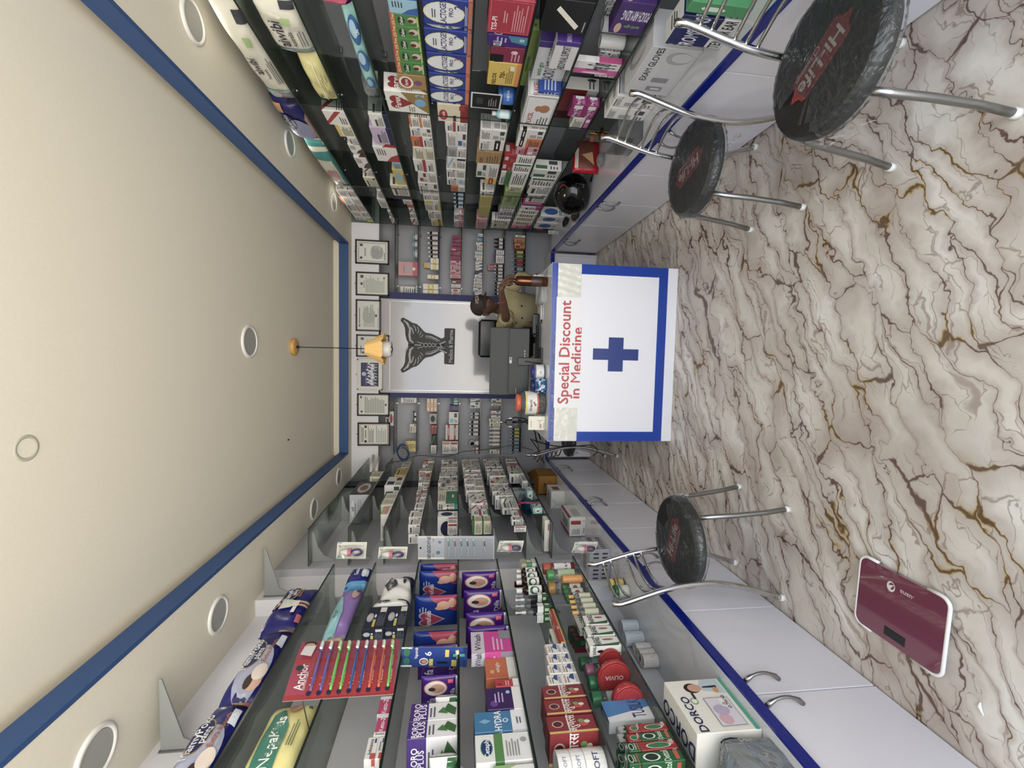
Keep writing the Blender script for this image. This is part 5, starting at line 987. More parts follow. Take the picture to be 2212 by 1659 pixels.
 'romsons': S_('medicine_carton', 'medical supply box', 'white box with a navy end', 'd8d8d4', [('R', 0, .3, 1, 1, '1a2460'), ('T', 'ROMSONS', .5, .7, .2, 'dcdce8'), ('L', .1, .05, .9, .25, 2, FD)], A=[('R', 0, .3, 1, 1, '1a2460'), ('T', 'TENDER EAR', .5, .15, .2, '2a2a30'), ('T', 'ROMSONS', .5, .65, .26, 'dcdce8')]),
 'glove': S_('glove_box', 'glove box', 'long pale grey examination box with swirls', 'c9c9cb', [('L', .1, .2, .9, .8, 4, '6a6a6e')], A=[('T', 'EXAM GLOVES', .65, .8, .14, '3a3a40'), ('R', .1, .25, .2, .6, '8a8a90'), ('R', .13, .3, .17, .5, 'd8d8da'), ('R', .3, .25, .4, .6, '8a8a90'), ('E', .82, .35, .12, .25, 'a9a9ac'), ('E', .84, .3, .09, .2, 'c9c9cb')], T=[('E', .5, .5, .3, .3, '9a9a9e'), ('E', .5, .45, .2, .25, 'b9b9bd')]),
 'greenbox': S_('medicine_carton', 'medical supply box', 'green topped box', '3a9a5a', [('E', .5, .6, .2, .2, 'd8e8dc')]),
 'eno': S_('antacid_box', 'antacid box', 'pale green antacid box', '8fa868', [('T', 'ENO', .5, .62, .3, '3a2a20'), ('L', .1, .1, .9, .35, 3, '5a7a4a'), ('R', 0, .88, 1, 1, 'a8b84a')]),
 'carame': S_('medicine_carton', 'medicine box', 'brown kraft carton', 'b08a4c', [('L', .1, .1, .9, .6, 5, '7a5a2a'), ('T', 'INSERT', .3, .8, .12, '7a2a1a')]),
 'goldline': S_('medicine_carton', 'medicine box', 'yellow striped stacked packets', 'cfc24a', [('R', 0, .1*i, 1, .1*i+.03, '8a7a2a') for i in range(1, 10)]),
 'silver': S_('tube_pack', 'ointment tube', 'silver grey crumpled tube', 'b9babc', [('L', .1, .1, .9, .9, 4, '4a4a50')], rough=.2),
 'infi': S_('thermometer_box', 'device box', 'tall grey device box with a rounded logo', 'b9bdc6', [('E', .5, .84, .3, .09, 'd8dce0'), ('T', 'infi', .5, .84, .14, '16181c'), ('R', .3, .7, .7, .73, '5a606a'), ('L', .15, .3, .85, .6, 3, '9aa0aa'), ('P', [(0, 0), (.3, .3), (0, .42)], '1c4a9a')], A=[('R', 0, 0, 1, 1, '2a2a34'), ('E', .5, .5, .36, .32, 'b9b4ae'), ('E', .5, .5, .2, .2, '7a4434')], T=[('R', 0, 0, 1, 1, '3a3a44'), ('E', .5, .5, .3, .3, 'b9b4ae')]),
 'redbar': S_('medicine_carton', 'medicine box', 'white carton with a red bar', 'e0dfd6', [('R', .5, .08, .8, .36, 'a81c20'), ('L', .1, .55, .8, .85, 3, '6a6a6a')], A=[('R', 0, .75, 1, 1, 'c9a23a'), ('R', 0, .3, 1, .7, 'c98a90')]),
 'creamlines': S_('medicine_carton', 'medicine box', 'cream white carton with green rim', 'dfdcc8', [('R', 0, .9, 1, 1, '3a6a4a'), ('L', .1, .1, .45, .8, 8, '8a8878'), ('L', .55, .1, .9, .8, 8, '8a8878')]),
 'greenbase': S_('medicine_carton', 'medicine box', 'green carton end', '1f7a50', [('R', .35, .2, .65, .3, 'd8e8dc'), ('R', 0, .6, 1, 1, 'd8d4bc'), ('L', .1, .65, .9, .95, 3, '5a5a50')]),
 'mint': S_('mask_box', 'mask box', 'mint green box with a white round picture', '9fd2c6', [('E', .55, .42, .38, .4, 'e4ecea'), ('E', .45, .5, .1, .14, '2a2a30'), ('P', [(.4, .35), (.8, .45), (.7, .2)], 'b8c8c8'), ('R', .1, .86, .5, .94, '4a8a80')]),
 'longblue': S_('mask_box', 'mask box', 'tall white box with pale blue lettering', 'c9d6dc', [('R', .15, .1, .4, .9, '8fb8d0'), ('L', .5, .1, .9, .6, 5, '3a4a5a'), ('T', 'NAV', .5, .12, .1, '2a3a4a')]),
 'bigwhite': S_('medicine_carton', 'carton', 'large plain white carton with taped flap', 'd9d8d0', [('P', [(.5, .62), (.46, .62), (.3, .95), (.34, .95)], 'b9b8b0'), ('P', [(.5, .62), (.54, .62), (.7, .95), (.66, .95)], 'b9b8b0'), ('R', .47, .05, .53, .62, 'cac9c2')], A=[('R', .2, .3, .7, .8, '8a4a3a')]),
 'nuvo': S_('medicine_carton', 'medicine box', 'white carton with a red bar and dark pink edge', 'dedcd6', [('R', .62, .3, .82, .92, 'a81c20'), ('L', .1, .35, .5, .85, 5, '7a7a7a'), ('T', 'Nuvo', .3, .12, .12, '3a3a3a'), ('T', 'C', .8, .12, .12, 'a83a4a')], A=[('R', 0, .9, 1, 1, 'b02a6a'), ('L', .1, .2, .9, .7, 5, '8a8a8a')], T=[('R', 0, 0, .15, 1, 'b02a6a'), ('R', .92, 0, 1, 1, '8a2040'), ('L', .3, .2, .8, .8, 4, '5a5a5a')]),
 'redbarbig': S_('medicine_carton', 'medicine box', 'tall opened white carton with a red mark', 'e6e3d4', [('R', .68, .1, .88, .32, 'b01c20'), ('L', .1, .08, .5, .3, 4, '7a7a7a')], T=[('P', [(.3, .2), (.8, .4), (.3, .6)], '3a3a34')]),
 'blister': S_('blister_box', 'blister pack bundle', 'silver bundle of dotted blister packs', 'a9aab2', [('R', .06+.13*j, .15+.42*i, .11+.13*j, .4+.42*i, '33343c') for i in range(2) for j in range(7)], rough=.25),
 'genius': S_('nappy_pack', 'nappy pack', 'dark blue nappy pack in clear wrap', '1c1f72', [('P', [(.0, .0), (.16, 0), (.1, 1), (0, 1)], '3a9ad0'), ('T', 'Genius', .55, .62, .16, 'eef0f8'), ('E', .5, .28, .24, .12, 'dfe6ee'), ('E', .5, .16, .2, .06, 'c4d4e6'), ('E', .6, .88, .12, .06, '8ab8dc')], sh='pack'),
 'lilackids': S_('nappy_pack', 'nappy pack', 'lilac and aqua nappy pack lying upside down', '8d74b4', [('P', [(.0, .55), (.35, .5), (.7, .75), (.6, 1), (.0, 1)], '7fc4cc'), ('T', 'NepaKids', .36, .72, .15, '17324a', 180), ('E', .78, .3, .14, .14, 'c9a898'), ('E', .86, .24, .07, .08, '6a4a3a')], sh='pack'),
 'yellowkids': S_('nappy_pack', 'nappy pack', 'large pale yellow nappy pack with a green band', 'ddd596', [('P', [(.0, .42), (.55, .42), (.8, .62), (.72, .8), (.4, .84), (.0, .84)], '1f7f6c'), ('T', 'NepaKids', .38, .62, .2, 'f2f2e8'), ('E', .86, .46, .1, .12, 'd9a07c'), ('E', .86, .5, .05, .1, 'c98f6c'), ('L', .3, .2, .7, .34, 3, '6a7a4a'), ('R', .82, .12, .86, .2, '3a6a5a')], sh='pack'),
 'creamkids': S_('nappy_pack', 'nappy pack', 'pale yellow baby pack behind the toothbrush card', 'd4cc90', [('E', .5, .5, .2, .2, 'd9a887'), ('R', .75, .65, .9, .85, '6a8a5a')], sh='pack'),
 'whitewipes': S_('wipes_pack', 'wet wipes', 'white wipes pack with a dark wing badge', 'dfdfdc', [('P', [(.1, .0), (1, .0), (1, .5), (.8, .2)], '1c2450'), ('P', [(.25, .75), (.5, .9), (.75, .75), (.62, .55), (.5, .5), (.38, .55)], '3a4048'), ('T', 'KREMERS', .5, .7, .1, 'e8e8e4'), ('E', .6, .3, .1, .05, '2a3038')], sh='pack'),
 'razorbox': S_('hair_colour_box', 'hair colour box', 'navy box with a bearded face and barcode', '131c34', [('E', .5, .8, .2, .16, '8fb4d4'), ('E', .5, .82, .12, .12, 'd9b9a4'), ('R', .08, .5, .4, .62, 'd8c02a'), ('E', .55, .56, .08, .05, 'd8dce4'), ('L', .1, .08, .7, .44, 6, '6a7488'), ('R', .72, .1, .94, .4, 'dcdcdc')], T=[('E', .5, .5, .3, .3, '3a6aa8'), ('E', .45, .5, .15, .2, 'd9b9a4')]),
 'ketoz': S_('soap_box', 'soap box', 'white and pink box', 'e4e2e2', [('R', 0, 0, 1, 1, 'e4e2e2')], A=[('R', .0, 0, .8, 1, 'c42a72'), ('T', 'Keto-Z', .42, .5, .4, 'f2e6ee')]),
 'johnson': S_('soap_box', 'soap box', 'white baby soap box with a red corner', 'e2e0dc', [('R', .6, 0, 1, .3, 'c43a34')], A=[('T', 'Johnsons', .55, .6, .34, '3a3a44'), ('R', .0, 0, .25, .5, 'c8403a'), ('R', .7, .12, .9, .3, '2a4a9a')]),
 'mamu': S_('wipes_pack', 'wet wipes', 'blue wipes pack with a pink heart', '17307e', [('P', [(.5, 0), (1, 0), (1, .66), (.86, .56), (.7, .34)], 'b02450'), ('P', [(.3, .28), (.06, .68), (.3, .8), (.54, .68)], 'b9b0c8'), ('E', .18, .74, .125, .16, 'b9b0c8'), ('E', .42, .74, .125, .16, 'b9b0c8'), ('P', [(.3, .33), (.09, .68), (.3, .8), (.51, .68)], 'b0204c'), ('E', .19, .73, .1, .13, 'b0204c'), ('E', .41, .73, .1, .13, 'b0204c'), ('T', 'MamuKoko', .3, .68, .13, 'f4e8ee'), ('E', .74, .32, .13, .16, 'd9a184'), ('E', .66, .42, .06, .1, 'd49a80'), ('E', .8, .12, .14, .1, 'd9a184'), ('L', .55, .7, .72, .9, 3, 'a8b8e0')], sh='pack', ax='C'),
 'difa': S_('wipes_pack', 'wet wipes', 'purple wipes pack with a round baby picture', '3f1c74', [('E', .68, .6, .24, .33, 'c46a4a'), ('E', .68, .6, .22, .3, 'e4dad6'), ('E', .68, .55, .14, .2, 'd0987c'), ('E', .66, .7, .06, .1, '4a2a20'), ('T', 'Difa', .2, .72, .22, 'd8c8ea'), ('T', 'Difa', .5, .14, .13, 'd8c8ea'), ('R', 0, 0, 1, .05, 'dcd8e4'), ('R', .84, .12, .94, .26, 'd83a5a'), ('P', [(.0, .0), (.4, .0), (.3, .2), (0, .3)], '6a2c9a')], sh='pack', ax='C'),
 'greenwipes': S_('wipes_pack', 'wet wipes', 'white wipes pack with green leaves', 'dcdedb', [('P', [(0, 0), (1, 0), (1, .35), (.6, .5), (.3, .2), (0, .55)], '1f6a34'), ('P', [(.0, .7), (.3, .8), (.1, 1), (0, 1)], '2a8040'), ('E', .3, .3, .12, .08, 'e4c8a8'), ('T', 'baby wipes', .5, .16, .1, 'dfe8dc')], sh='pack', ax='C'),
 'boro': S_('cream_carton', 'cream box', 'long white antiseptic cream box with purple end', 'e6e5e8', [('R', .0, .62, 1, 1, '4a2a88'), ('T', 'BORO', .5, .86, .13, 'f4f0fa'), ('T', 'PLUS', .5, .73, .13, 'f4f0fa'), ('P', [(.2, .05), (.5, .3), (.9, .2), (.6, .02)], '2f6a2c'), ('P', [(.3, .2), (.4, .42), (.7, .3)], '3f7f38'), ('L', .15, .45, .85, .6, 2, '5a5a6a')], T=[('R', 0, 0, 1, .3, '4a2a88')]),
 'vwash': S_('medicine_carton', 'hygiene wash box', 'glossy pink box', 'd8229a', [('R', 0, .68, 1, 1, 'c9c4d4'), ('T', 'VWash', .5, .84, .15, '2a2a3a'), ('L', .1, .2, .9, .5, 3, 'f0a8d8'), ('R', .6, 0, 1, .3, '8a8a98')]),
 'orange1': S_('medicine_carton', 'skincare box', 'orange and white carton', 'cf6428', [('R', 0, 0, 1, .26, 'e4e2e0'), ('E', .3, .78, .1, .08, 'e89a5a'), ('T', 'ethiglo', .5, .6, .13, 'f0dcc8', 0)]),
 'red1': S_('medicine_carton', 'skincare box', 'red and white carton', 'c02430', [('R', 0, 0, 1, .26, 'e4e2e0'), ('E', .3, .82, .12, .1, '8a1420'), ('L', .1, .4, .8, .6, 2, 'e8b0b4')]),
 'purple1': S_('medicine_carton', 'skincare box', 'dark purple and white carton', '3c1c60', [('R', 0, 0, 1, .26, 'e4e2e0'), ('E', .25, .8, .14, .11, '6a3c9a'), ('L', .3, .5, .9, .8, 3, 'b8a0dc'), ('E', .75, .38, .08, .06, '8ac4e0')]),
 'hydra': S_('medicine_carton', 'skincare box', 'blue and white moisturiser box', '2a7cb0', [('R', 0, 0, 1, .28, 'e2e4ea'), ('T', 'HYDRA', .5, .55, .14, 'eaf2f8'), ('P', [(.5, .68), (.62, .8), (.5, .92), (.38, .8)], '6ab0d8'), ('E', .5, .4, .1, .055, 'eaf2f8'), ('E', .5, .4, .07, .035, '2a7cb0'), ('L', .3, .08, .7, .2, 2, '5a5a6a')]),
 'ceta': S_('medicine_carton', 'skincare box', 'large white cleanser box with a green oval', 'e0e2e2', [('R', .0, .5, 1, .66, '4a8a3a'), ('E', .5, .8, .3, .11, '1f8a4a'), ('E', .5, .8, .27, .095, '16357e'), ('T', 'Cetaphil', .5, .8, .09, 'eef4f4'), ('L', .15, .2, .85, .46, 5, '8a8e92'), ('E', .7, .12, .09, .06, '9aa0a4')]),
 'lastceta': S_('medicine_carton', 'skincare box', 'white cream box with green corner cut by the frame', 'e2e2de', [('P', [(.5, 1), (1, .4), (1, 1)], '8ab86a'), ('E', .3, .4, .16, .12, 'c88a9a')]),
 'greencarton': S_('medicine_carton', 'herbal box', 'cream and green open box', 'dfdfca', [('R', 0, .28, 1, .68, '4f9a62'), ('R', .3, .34, .75, .62, 'e4e8d8'), ('R', 0, .68, 1, .72, 'c8c44a'), ('R', 0, .72, 1, 1, 'b9b494')], flap=0),
 'orangebox': S_('medicine_carton', 'small box', 'narrow orange box', 'b8481c', [('R', .2, .1, .8, .45, 'dcd4cc'), ('L', .2, .5, .8, .9, 3, '8a3010')]),
 'redbox2': S_('medicine_carton', 'small box', 'narrow maroon box', '981c2a', [('R', .2, .1, .8, .45, 'dcd4cc'), ('L', .2, .5, .8, .9, 3, 'c86a70')]),
 'dettol': S_('antiseptic_bottle', 'antiseptic bottle', 'dark brown antiseptic bottle with a white cap', '2a0f0a', [('E', .5, .55, .34, .36, '1f5a34'), ('E', .5, .5, .24, .2, 'e8ece6')], sh='bottle', cap='w', lab='e6e8e2', rough=.12),
 'sprayb': S_('spray_bottle', 'spray bottle', 'small clear spray bottle with a dark label', 'clear', [('L', .1, .1, .9, .9, 4, '7a7488')], sh='spray', cap='w', lab='2c2638'),
 'greenbtl': S_('medicine_carton', 'herbal box', 'dark green and white box', '1f5a34', [('R', .0, .6, 1, 1, 'dcdedb'), ('R', .3, .2, .7, .5, 'c8d8b8')]),
 'senso': S_('toothpaste_box', 'toothpaste box', 'white toothpaste box with green swirls', 'e4e6e6', [('R', .1, .1, .8, .2, '2f6a3c')], A=[('R', .1, .1, .8, .2, '2f6a3c')], T=[('P', [(.1, .75), (.9, .7), (.7, .95), (.2, .98)], '2f7a40'), ('T', 'SENSODYNE', .5, .4, .4, '2a3a5a', 90), ('P', [(.7, .1), (.85, .5), (.4, .7), (.7, .5)], '8aa0b8')]),
 'redpaste': S_('toothpaste_box', 'toothpaste box', 'red and yellow toothpaste box', 'b81c20', [('R', 0, 0, .16, 1, 'dcc43a'), ('R', .84, 0, 1, 1, 'dcc43a'), ('E', .5, .5, .16, .3, 'e8d0c8')], A=[('R', 0, 0, 1, .3, 'd8b83a'), ('T', 'RED', .4, .64, .4, 'f4ece4')], T=[('R', 0, 0, .25, 1, 'd8c04a'), ('T', 'RED', .62, .55, .34, 'f4ece4', 90), ('R', .0, .78, 1, 1, 'd8d0c0'), ('E', .6, .88, .2, .08, '4a7a3a')]),
 'nasal': S_('medicine_carton', 'medicine box', 'white box with orange title and blue splash', 'e6e4e0', [('T', 'Nasivion', .45, .84, .14, 'b8603a'), ('P', [(.35, .3), (.6, .6), (.95, .45), (.95, .25)], '2a4a8a'), ('R', .08, .62, .7, .68, '6a5a5a'), ('L', .1, .06, .9, .24, 2, '8a8a8a')], T=[('T', 'Nasivion', .5, .7, .2, 'b8603a'), ('P', [(.4, .1), (.9, .1), (.7, .5)], '2a4a8a')]),
 'redhindi': S_('medicine_carton', 'herbal powder box', 'deep red herbal box with fruit picture', '8e1822', [('P', [(0, 0), (.12, 0), (.1, 1), (0, 1)], 'd8b83a'), ('E', .5, .8, .2, .12, 'b9a49a'), ('E', .5, .8, .15, .09, '5a1a1a'), ('T', '#D', .5, .52, .2, 'e8dcd8', 0), ('E', .45, .26, .16, .1, 'c83a2a'), ('E', .62, .3, .1, .07, '6a9a4a'), ('E', .55, .18, .1, .06, 'd8d4c0')], T=[('R', .1, .1, .9, .4, '7a121c'), ('L', .2, .5, .8, .8, 3, 'c89090')]),
 'softjar': S_('cream_jar', 'cream jar', 'large white cream tub', 'e6e6e2', [('R', .3, .2, .7, .8, 'c88a2a'), ('T', 'SOFT', .75, .5, .3, '3a4a7a')], sh='drum', lab='e8e8e4'),
 'softjar2': S_('cream_jar', 'cream jar', 'large white cream tub with a blue disc', 'e8e8e6', [('E', .5, .5, .1, .3, '1c3a8a'), ('T', 'SOFT', .78, .5, .3, '7a8aa8')], sh='drum', lab='e9e9e7'),
 'orjar': S_('candy_jar', 'jar', 'jar with a bright orange lid', '8a2a34', [('T', 'B M & F', .5, .3, .16, '2a2a3a'), ('L', .2, .55, .8, .85, 3, '3a4a7a')], sh='jar', cap='d9541c', lab='e6e6e8'),
 'greenjar': S_('candy_jar', 'jar', 'clear jar with a green lid and lime wrapper', 'clear', [('P', [(.1, .3), (.6, .1), (.9, .7), (.4, .9)], '8ac43a')], sh='jar', cap='3aa04a', lab='b9d0a0'),
 'yeljar': S_('candy_jar', 'jar', 'clear jar with a wide amber lid', 'clear', [('L', .2, .2, .8, .8, 3, 'b0b0a8')], sh='jar', cap='e0a21c', lab='c4c4bc'),
 'oranges': S_('candy_box', 'sweets', 'stack of orange round sweets', 'e08a24', [('R', 0, .33*i-.02, 1, .33*i+.02, 'a85a14') for i in range(1, 3)], sh='drum', lab='e8942c'),
 'greencap': S_('honey_bottle', 'bottle', 'clear bottle with a green cap', 'clear', [('R', .2, .2, .8, .8, 'd8d8c8'), ('E', .5, .5, .2, .2, '8a3a2a')], sh='jar', cap='2a7a3a', lab='d8dad0'),
 'yelcap': S_('honey_bottle', 'bottle', 'clear bottle of yellow streaks with a yellow cap', 'clear', [('P', [(.1, .1), (.3, .05), (.9, .8), (.7, .9)], 'e0c81c'), ('P', [(.4, .1), (.6, .1), (.95, .4), (.9, .5)], 'd8c43a')], sh='bottle', cap='e0aa1c', lab='c9c9a8'),
 'patan': S_('toothpaste_box', 'herbal toothpaste box', 'white herbal box with green leaves and nuts', 'e8e8e2', [('P', [(0, .1), (.35, .0), (.1, .9), (0, .9)], '2a6a34'), ('E', .6, .35, .18, .12, 'a8623a'), ('E', .5, .65, .14, .12, '1c1c1c'), ('T', 'RAFAEL', .6, .86, .1, '2a2a2a', 0)], A=[('P', [(0, .1), (.35, .0), (.1, .9), (0, .9)], '2a6a34'), ('E', .7, .35, .1, .18, 'a8623a'), ('T', 'RAFAEL', .55, .72, .22, '2a2a2a')], T=[('P', [(.4, 0), (.6, 0), (.95, 1), (.7, 1)], '2a6a34'), ('E', .3, .4, .16, .2, 'a8623a')]),
 'darkgreen': S_('soap_box', 'soap box', 'dark green box with a maroon side', '1f4a2c', [('R', 0, 0, .45, 1, '8a1c3a'), ('R', .55, .2, .9, .8, '4a7a54')]),
 'redtin': S_('cream_tin', 'petroleum jelly tin', 'round red tin standing on its rim', 'b3141c', [('E', .5, .5, .43, .43, 'c8323a'), ('E', .5, .5, .41, .41, 'b3141c'), ('T', 'OLIVIA', .5, .5, .13, 'e8c8c8', 90)], sh='tin', rough=.15),
 'capbtl': S_('mouthwash_bottle', 'bottle', 'clear bottle with a green round lid', 'clear', [('E', .4, .5, .2, .3, '16304a'), ('R', .6, .2, .9, .8, 'd8e0dc')], sh='jar', cap='1f8a54', lab='b8ccc8'),
 'pinkbtl': S_('mouthwash_bottle', 'bottle', 'clear bottle with a pink lid', 'clear', [('E', .4, .5, .2, .3, '16304a')], sh='jar', cap='c86a90', lab='c8ccd0'),
 'tusq': S_('medicine_carton', 'ointment box', 'long white and blue box beside the red tins', 'd9dad8', [('L', .1, .1, .9, .9, 5, 'a9aaac'), ('T', 'TUSILK', .5, .5, .3, '3a3a40', 90)], A=[('R', 0, .0, 1, 1, '3a86c8'), ('P', [(0, 0), (.6, 0), (.2, 1), (0, 1)], 'e4e8ec'), ('T', 'TUSILK', .55, .3, .3, '23407a')], T=[('R', .3, 0, 1, 1, '3a86c8'), ('P', [(.3, 0), (.9, 0), (.3, .8)], 'e6eaee'), ('T', 'TusilkJP', .62, .5, .3, 'e4e8f0', 90), ('E', .7, .85, .2, .08, '2a5a9a')]),
 'soapg': S_('soap_box', 'soap box', 'dark green antiseptic soap box', '14602e', [('E', .5, .72, .36, .2, 'e4e8e4'), ('E', .5, .72, .3, .15, '123a20'), ('T', 'Dettol', .5, .4, .16, 'c8e0cc'), ('R', .1, .1, .9, .2, 'c8502a')], T=[('R', .0, .5, 1, 1, 'dfe2df'), ('R', .2, .62, .8, .85, '4a4a4a')]),
 'soapr': S_('soap_box', 'soap box', 'red and green soap box', 'a01c1c', [('E', .45, .5, .32, .34, 'dfe8df'), ('E', .45, .5, .28, .3, '1f7a44'), ('T', 'Vatika', .7, .16, .16, 'e8d4d0')], T=[('E', .4, .5, .3, .34, '1f7a44'), ('E', .4, .5, .2, .2, 'dfe8df')]),
 'soapw': S_('soap_box', 'soap box', 'white soap box with a barcode', 'dfe1de', [('R', 0, 0, 1, .4, '14602e'), ('E', .4, .4, .2, .2, '123a20')], T=[('R', .1, .6, .5, .9, '2a2a2a'), ('L', .1, .1, .9, .5, 4, '6a6a6a'), ('R', 0, 0, .2, .2, '2a2a2a')]),
 'dorco': S_('razor_display_box', 'razor box', 'big white razor display box with a smiling man', 'e9e6da', [('T', 'DORCO', .5, .3, .3, '1c2a5a', 0)], A=[], T=[('T', 'DORCO', .55, .4, .24, '1c2a6a', 0), ('L', .2, .1, .8, .2, 1, '8a8a96')]),
 'tinw': S_('milk_tin', 'tin', 'pale blue white tin', 'b9c8d4', [('R', .1, .1, .45, .9, '22345e'), ('L', .55, .15, .95, .85, 5, '3a4a5e')], sh='drum', lab='c9d6de', rough=.3),
 'tinr': S_('milk_tin', 'tin', 'white tin with red lettering', 'd6d0c8', [('R', .05, .1, .4, .9, 'b86a5a'), ('L', .5, .15, .95, .85, 4, 'a8483a')], sh='drum', lab='dcd8d2', rough=.3),
 'yeljar2': S_('spice_jar', 'jar', 'jar with a yellow lid and yellow red label', '5a4a2a', [('R', 0, 0, 1, .4, 'b8241c'), ('E', .4, .6, .2, .25, 'f0e8d0')], sh='jar', cap='e2cb30', lab='e0c22a'),
 'greenjar2': S_('spice_jar', 'jar', 'jar with a dark green lid', 'c4ccbc', [('L', .2, .2, .8, .8, 3, '4a6a3a')], sh='jar', cap='1c6a34', lab='d8dccc'),
 'mb': S_('medicine_bottle', 'medicine bottle', 'small dark bottle', '15100e', [('L', .1, .2, .9, .8, 3, '3a3a40')], sh='bottle', cap='w', lab='d8d4d4', rough=.15),
 'mby': S_('medicine_bottle', 'medicine bottle', 'dark bottle with a yellow label', '15100e', [('L', .1, .2, .9, .8, 3, '5a4a1a')], sh='bottle', cap='s', lab='c8bc1c', rough=.15),
 'mbr': S_('medicine_bottle', 'medicine bottle', 'dark bottle with a red label', '15100e', [('R', .2, .3, .8, .7, 'dcd4d4')], sh='bottle', cap='s', lab='b02a3a', rough=.15),
 'mbg': S_('medicine_bottle', 'medicine bottle', 'dark bottle with a green label', '15100e', [('R', .2, .3, .8, .7, 'dcdcc4')], sh='bottle', cap='s', lab='7a9a2a', rough=.15),
 'mbb': S_('medicine_bottle', 'medicine bottle', 'dark bottle with a pale blue label', '15100e', [('R', .2, .3, .8, .7, '3a5a7a')], sh='bottle', cap='a', lab='8aa8bc', rough=.15),
 'ow': S_('medicine_bottle', 'medicine bottle', 'white capped bottle with an orange flame label', 'd0cdc8', [('P', [(.3, .2), (.9, .1), (.5, .9)], 'd88a2a'), ('R', .1, .1, .25, .9, 'c8503a')], sh='bottle', cap='w', lab='dcd6c8'),
 'rw': S_('medicine_bottle', 'ointment tube', 'magenta and white tube', 'a8184a', [], sh='bottle', cap='w', lab='dcd4d8'),
 'teala': S_('medicine_bottle', 'medicine bottle', 'small teal bottle', '2f8f8f', [], sh='bottle', cap='t', lab='c8e4e0'),
 'redcarton': S_('medicine_carton', 'medicine box', 'bright red carton', 'b0141e', [('R', .3, .6, .8, .9, 'dccccc'), ('L', .1, .1, .7, .4, 3, 'd88a90')]),
 'cyl': S_('candy_jar', 'jar', 'clear jar with a yellow lid and dark sweets', '4a2a2a', [], sh='jar', cap='e0a81c', lab='9a8a84'),
 'nuslac': S_('milk_powder_box', 'milk powder box', 'yellow milk powder box', 'ddd06a', [('T', 'NUSLAC', .5, .5, .36, '9a4a1a', 90), ('R', .1, .86, .9, .92, '8a7a2a')]),
 'pinkbox': S_('breast_pump_box', 'baby care box', 'pink box with a grey drawing', 'dc9aa2', [('R', 0, 0, 1, .26, 'd0506a'), ('E', .5, .52, .26, .12, 'a9b4b8'), ('E', .5, .2, .12, .08, 'e8e4e4'), ('L', .2, .68, .8, .74, 1, '9a4a5a')]),
 'orangetri': S_('medicine_carton', 'medicine box', 'cream carton with orange sides', 'e6dcc0', [('R', 0, 0, .06, 1, 'd07a2a'), ('R', .0, 0, 1, .14, 'cf7428'), ('R', .0, .86, 1, 1, 'cf7428'), ('R', .3, .4, .7, .6, 'c87a4a')]),
 'whitered': S_('medicine_carton', 'medicine box', 'white carton with a red dotted belt', 'dcd8d2', [('R', 0, .35, 1, .68, 'b02a34'), ('E', .12, .5, .06, .12, 'b3141c'), ('R', .3, .45, .8, .56, 'e8dcdc')]),
 'camera': S_('security_camera', 'camera', 'small white round camera', 'e2e2e0', [], sh='box'),
}
A_ = (600, 220, 5.925); B_ = (880, 220, 5.925); D_ = (800, 0, 3.318); FI = (740, 960, 6.9125); FJ = (940, 960, 6.9125); NK = (1080, 1150, 6.636); NL = (350, 1150, 3.257); NM = (800, 1150, 3.257)
FO = (1150, 980, 6.38); G_ = (740, 440, 8.295); HH = (980, 440, 8.295); II = (740, 840, 8.295); JJ = (980, 840, 8.295); U = (0, 0, 1)
# RIGHT wall -------------------------------------------------- (near to far)
put('R', 0, U, 18, -.16, 442, -213, 'koala'); put('R', 0, U, 224, -.13, 577, -303, 'purplebaby'); put('R', 0, U, 306, -.13, 645, -408, 'tealbaby')
run('R', 0, U, 411, 480, 5, (712, 760), ['ws4', 'ws0', 'wo6', 'ws4', 'ws0'], -.12, 2); put('R', 0, U, 481, -.1, 786, -493, 'll0')
put('R', 1, U, 2, -.16, 532, -117, 'koala'); put('R', 1, U, 121, -.15, 632, -222, 'creamfold')
for a, b, x, s in ((238, 267, 692, 'wr9'), (269, 293, 719, 'cy6'), (294, 310, 744, 'ws4'), (311, 329, 746, 'wx3'), (338, 361, 758, 'wx3'), (362, 372, 776, 'wx9'), (382, 402, 777, 'ck4'), (410, 428, 806, 'wk4'), (429, 448, 806, 'ws0'), (455, 467, 828, 'wb4'), (469, 492, 832, 'wr3')): put('R', 1, U, a, -.1, x, -b, s)
put('R', 2, U, -28, -.14, 672, -10, 'purplewrap'); put('R', 2, U, 13, -.15, 731, -205, 'bluewrap')
for a, b, x, s in ((245, 273, 793, 'wn1'), (274, 309, 795, 'hn1'), (316, 346, 801, 'wr3'), (347, 364, 841, 'as0'), (365, 397, 841, 'ya5'), (399, 421, 836, 'cs4'), (422, 429, 842, 'nn0'), (431, 440, 862, 'ws0'), (441, 448, 871, 'oo0'), (449, 459, 874, 'wr9'), (460, 470, 876, 'ws4'), (471, 492, 877, 'wr9')): put('R', 2, U, a, -.1, x, -b, s)
put('R', 3, U, -4, -.12, 838, -27, 'ab3')
for i, (a, b) in enumerate(((28, 53), (54, 79), (80, 106), (107, 131), (132, 156))): put('R', 3, U, a, -.05, 841+3*i, -b, 'green25')
put('R', 3, U, 160, -.08, 856, -190, 'goldfarex'); put('R', 3, U, 195, -.1, 827, -238, 'farex'); put('R', 3, U, 240, -.1, 884, -252, 'cs0')
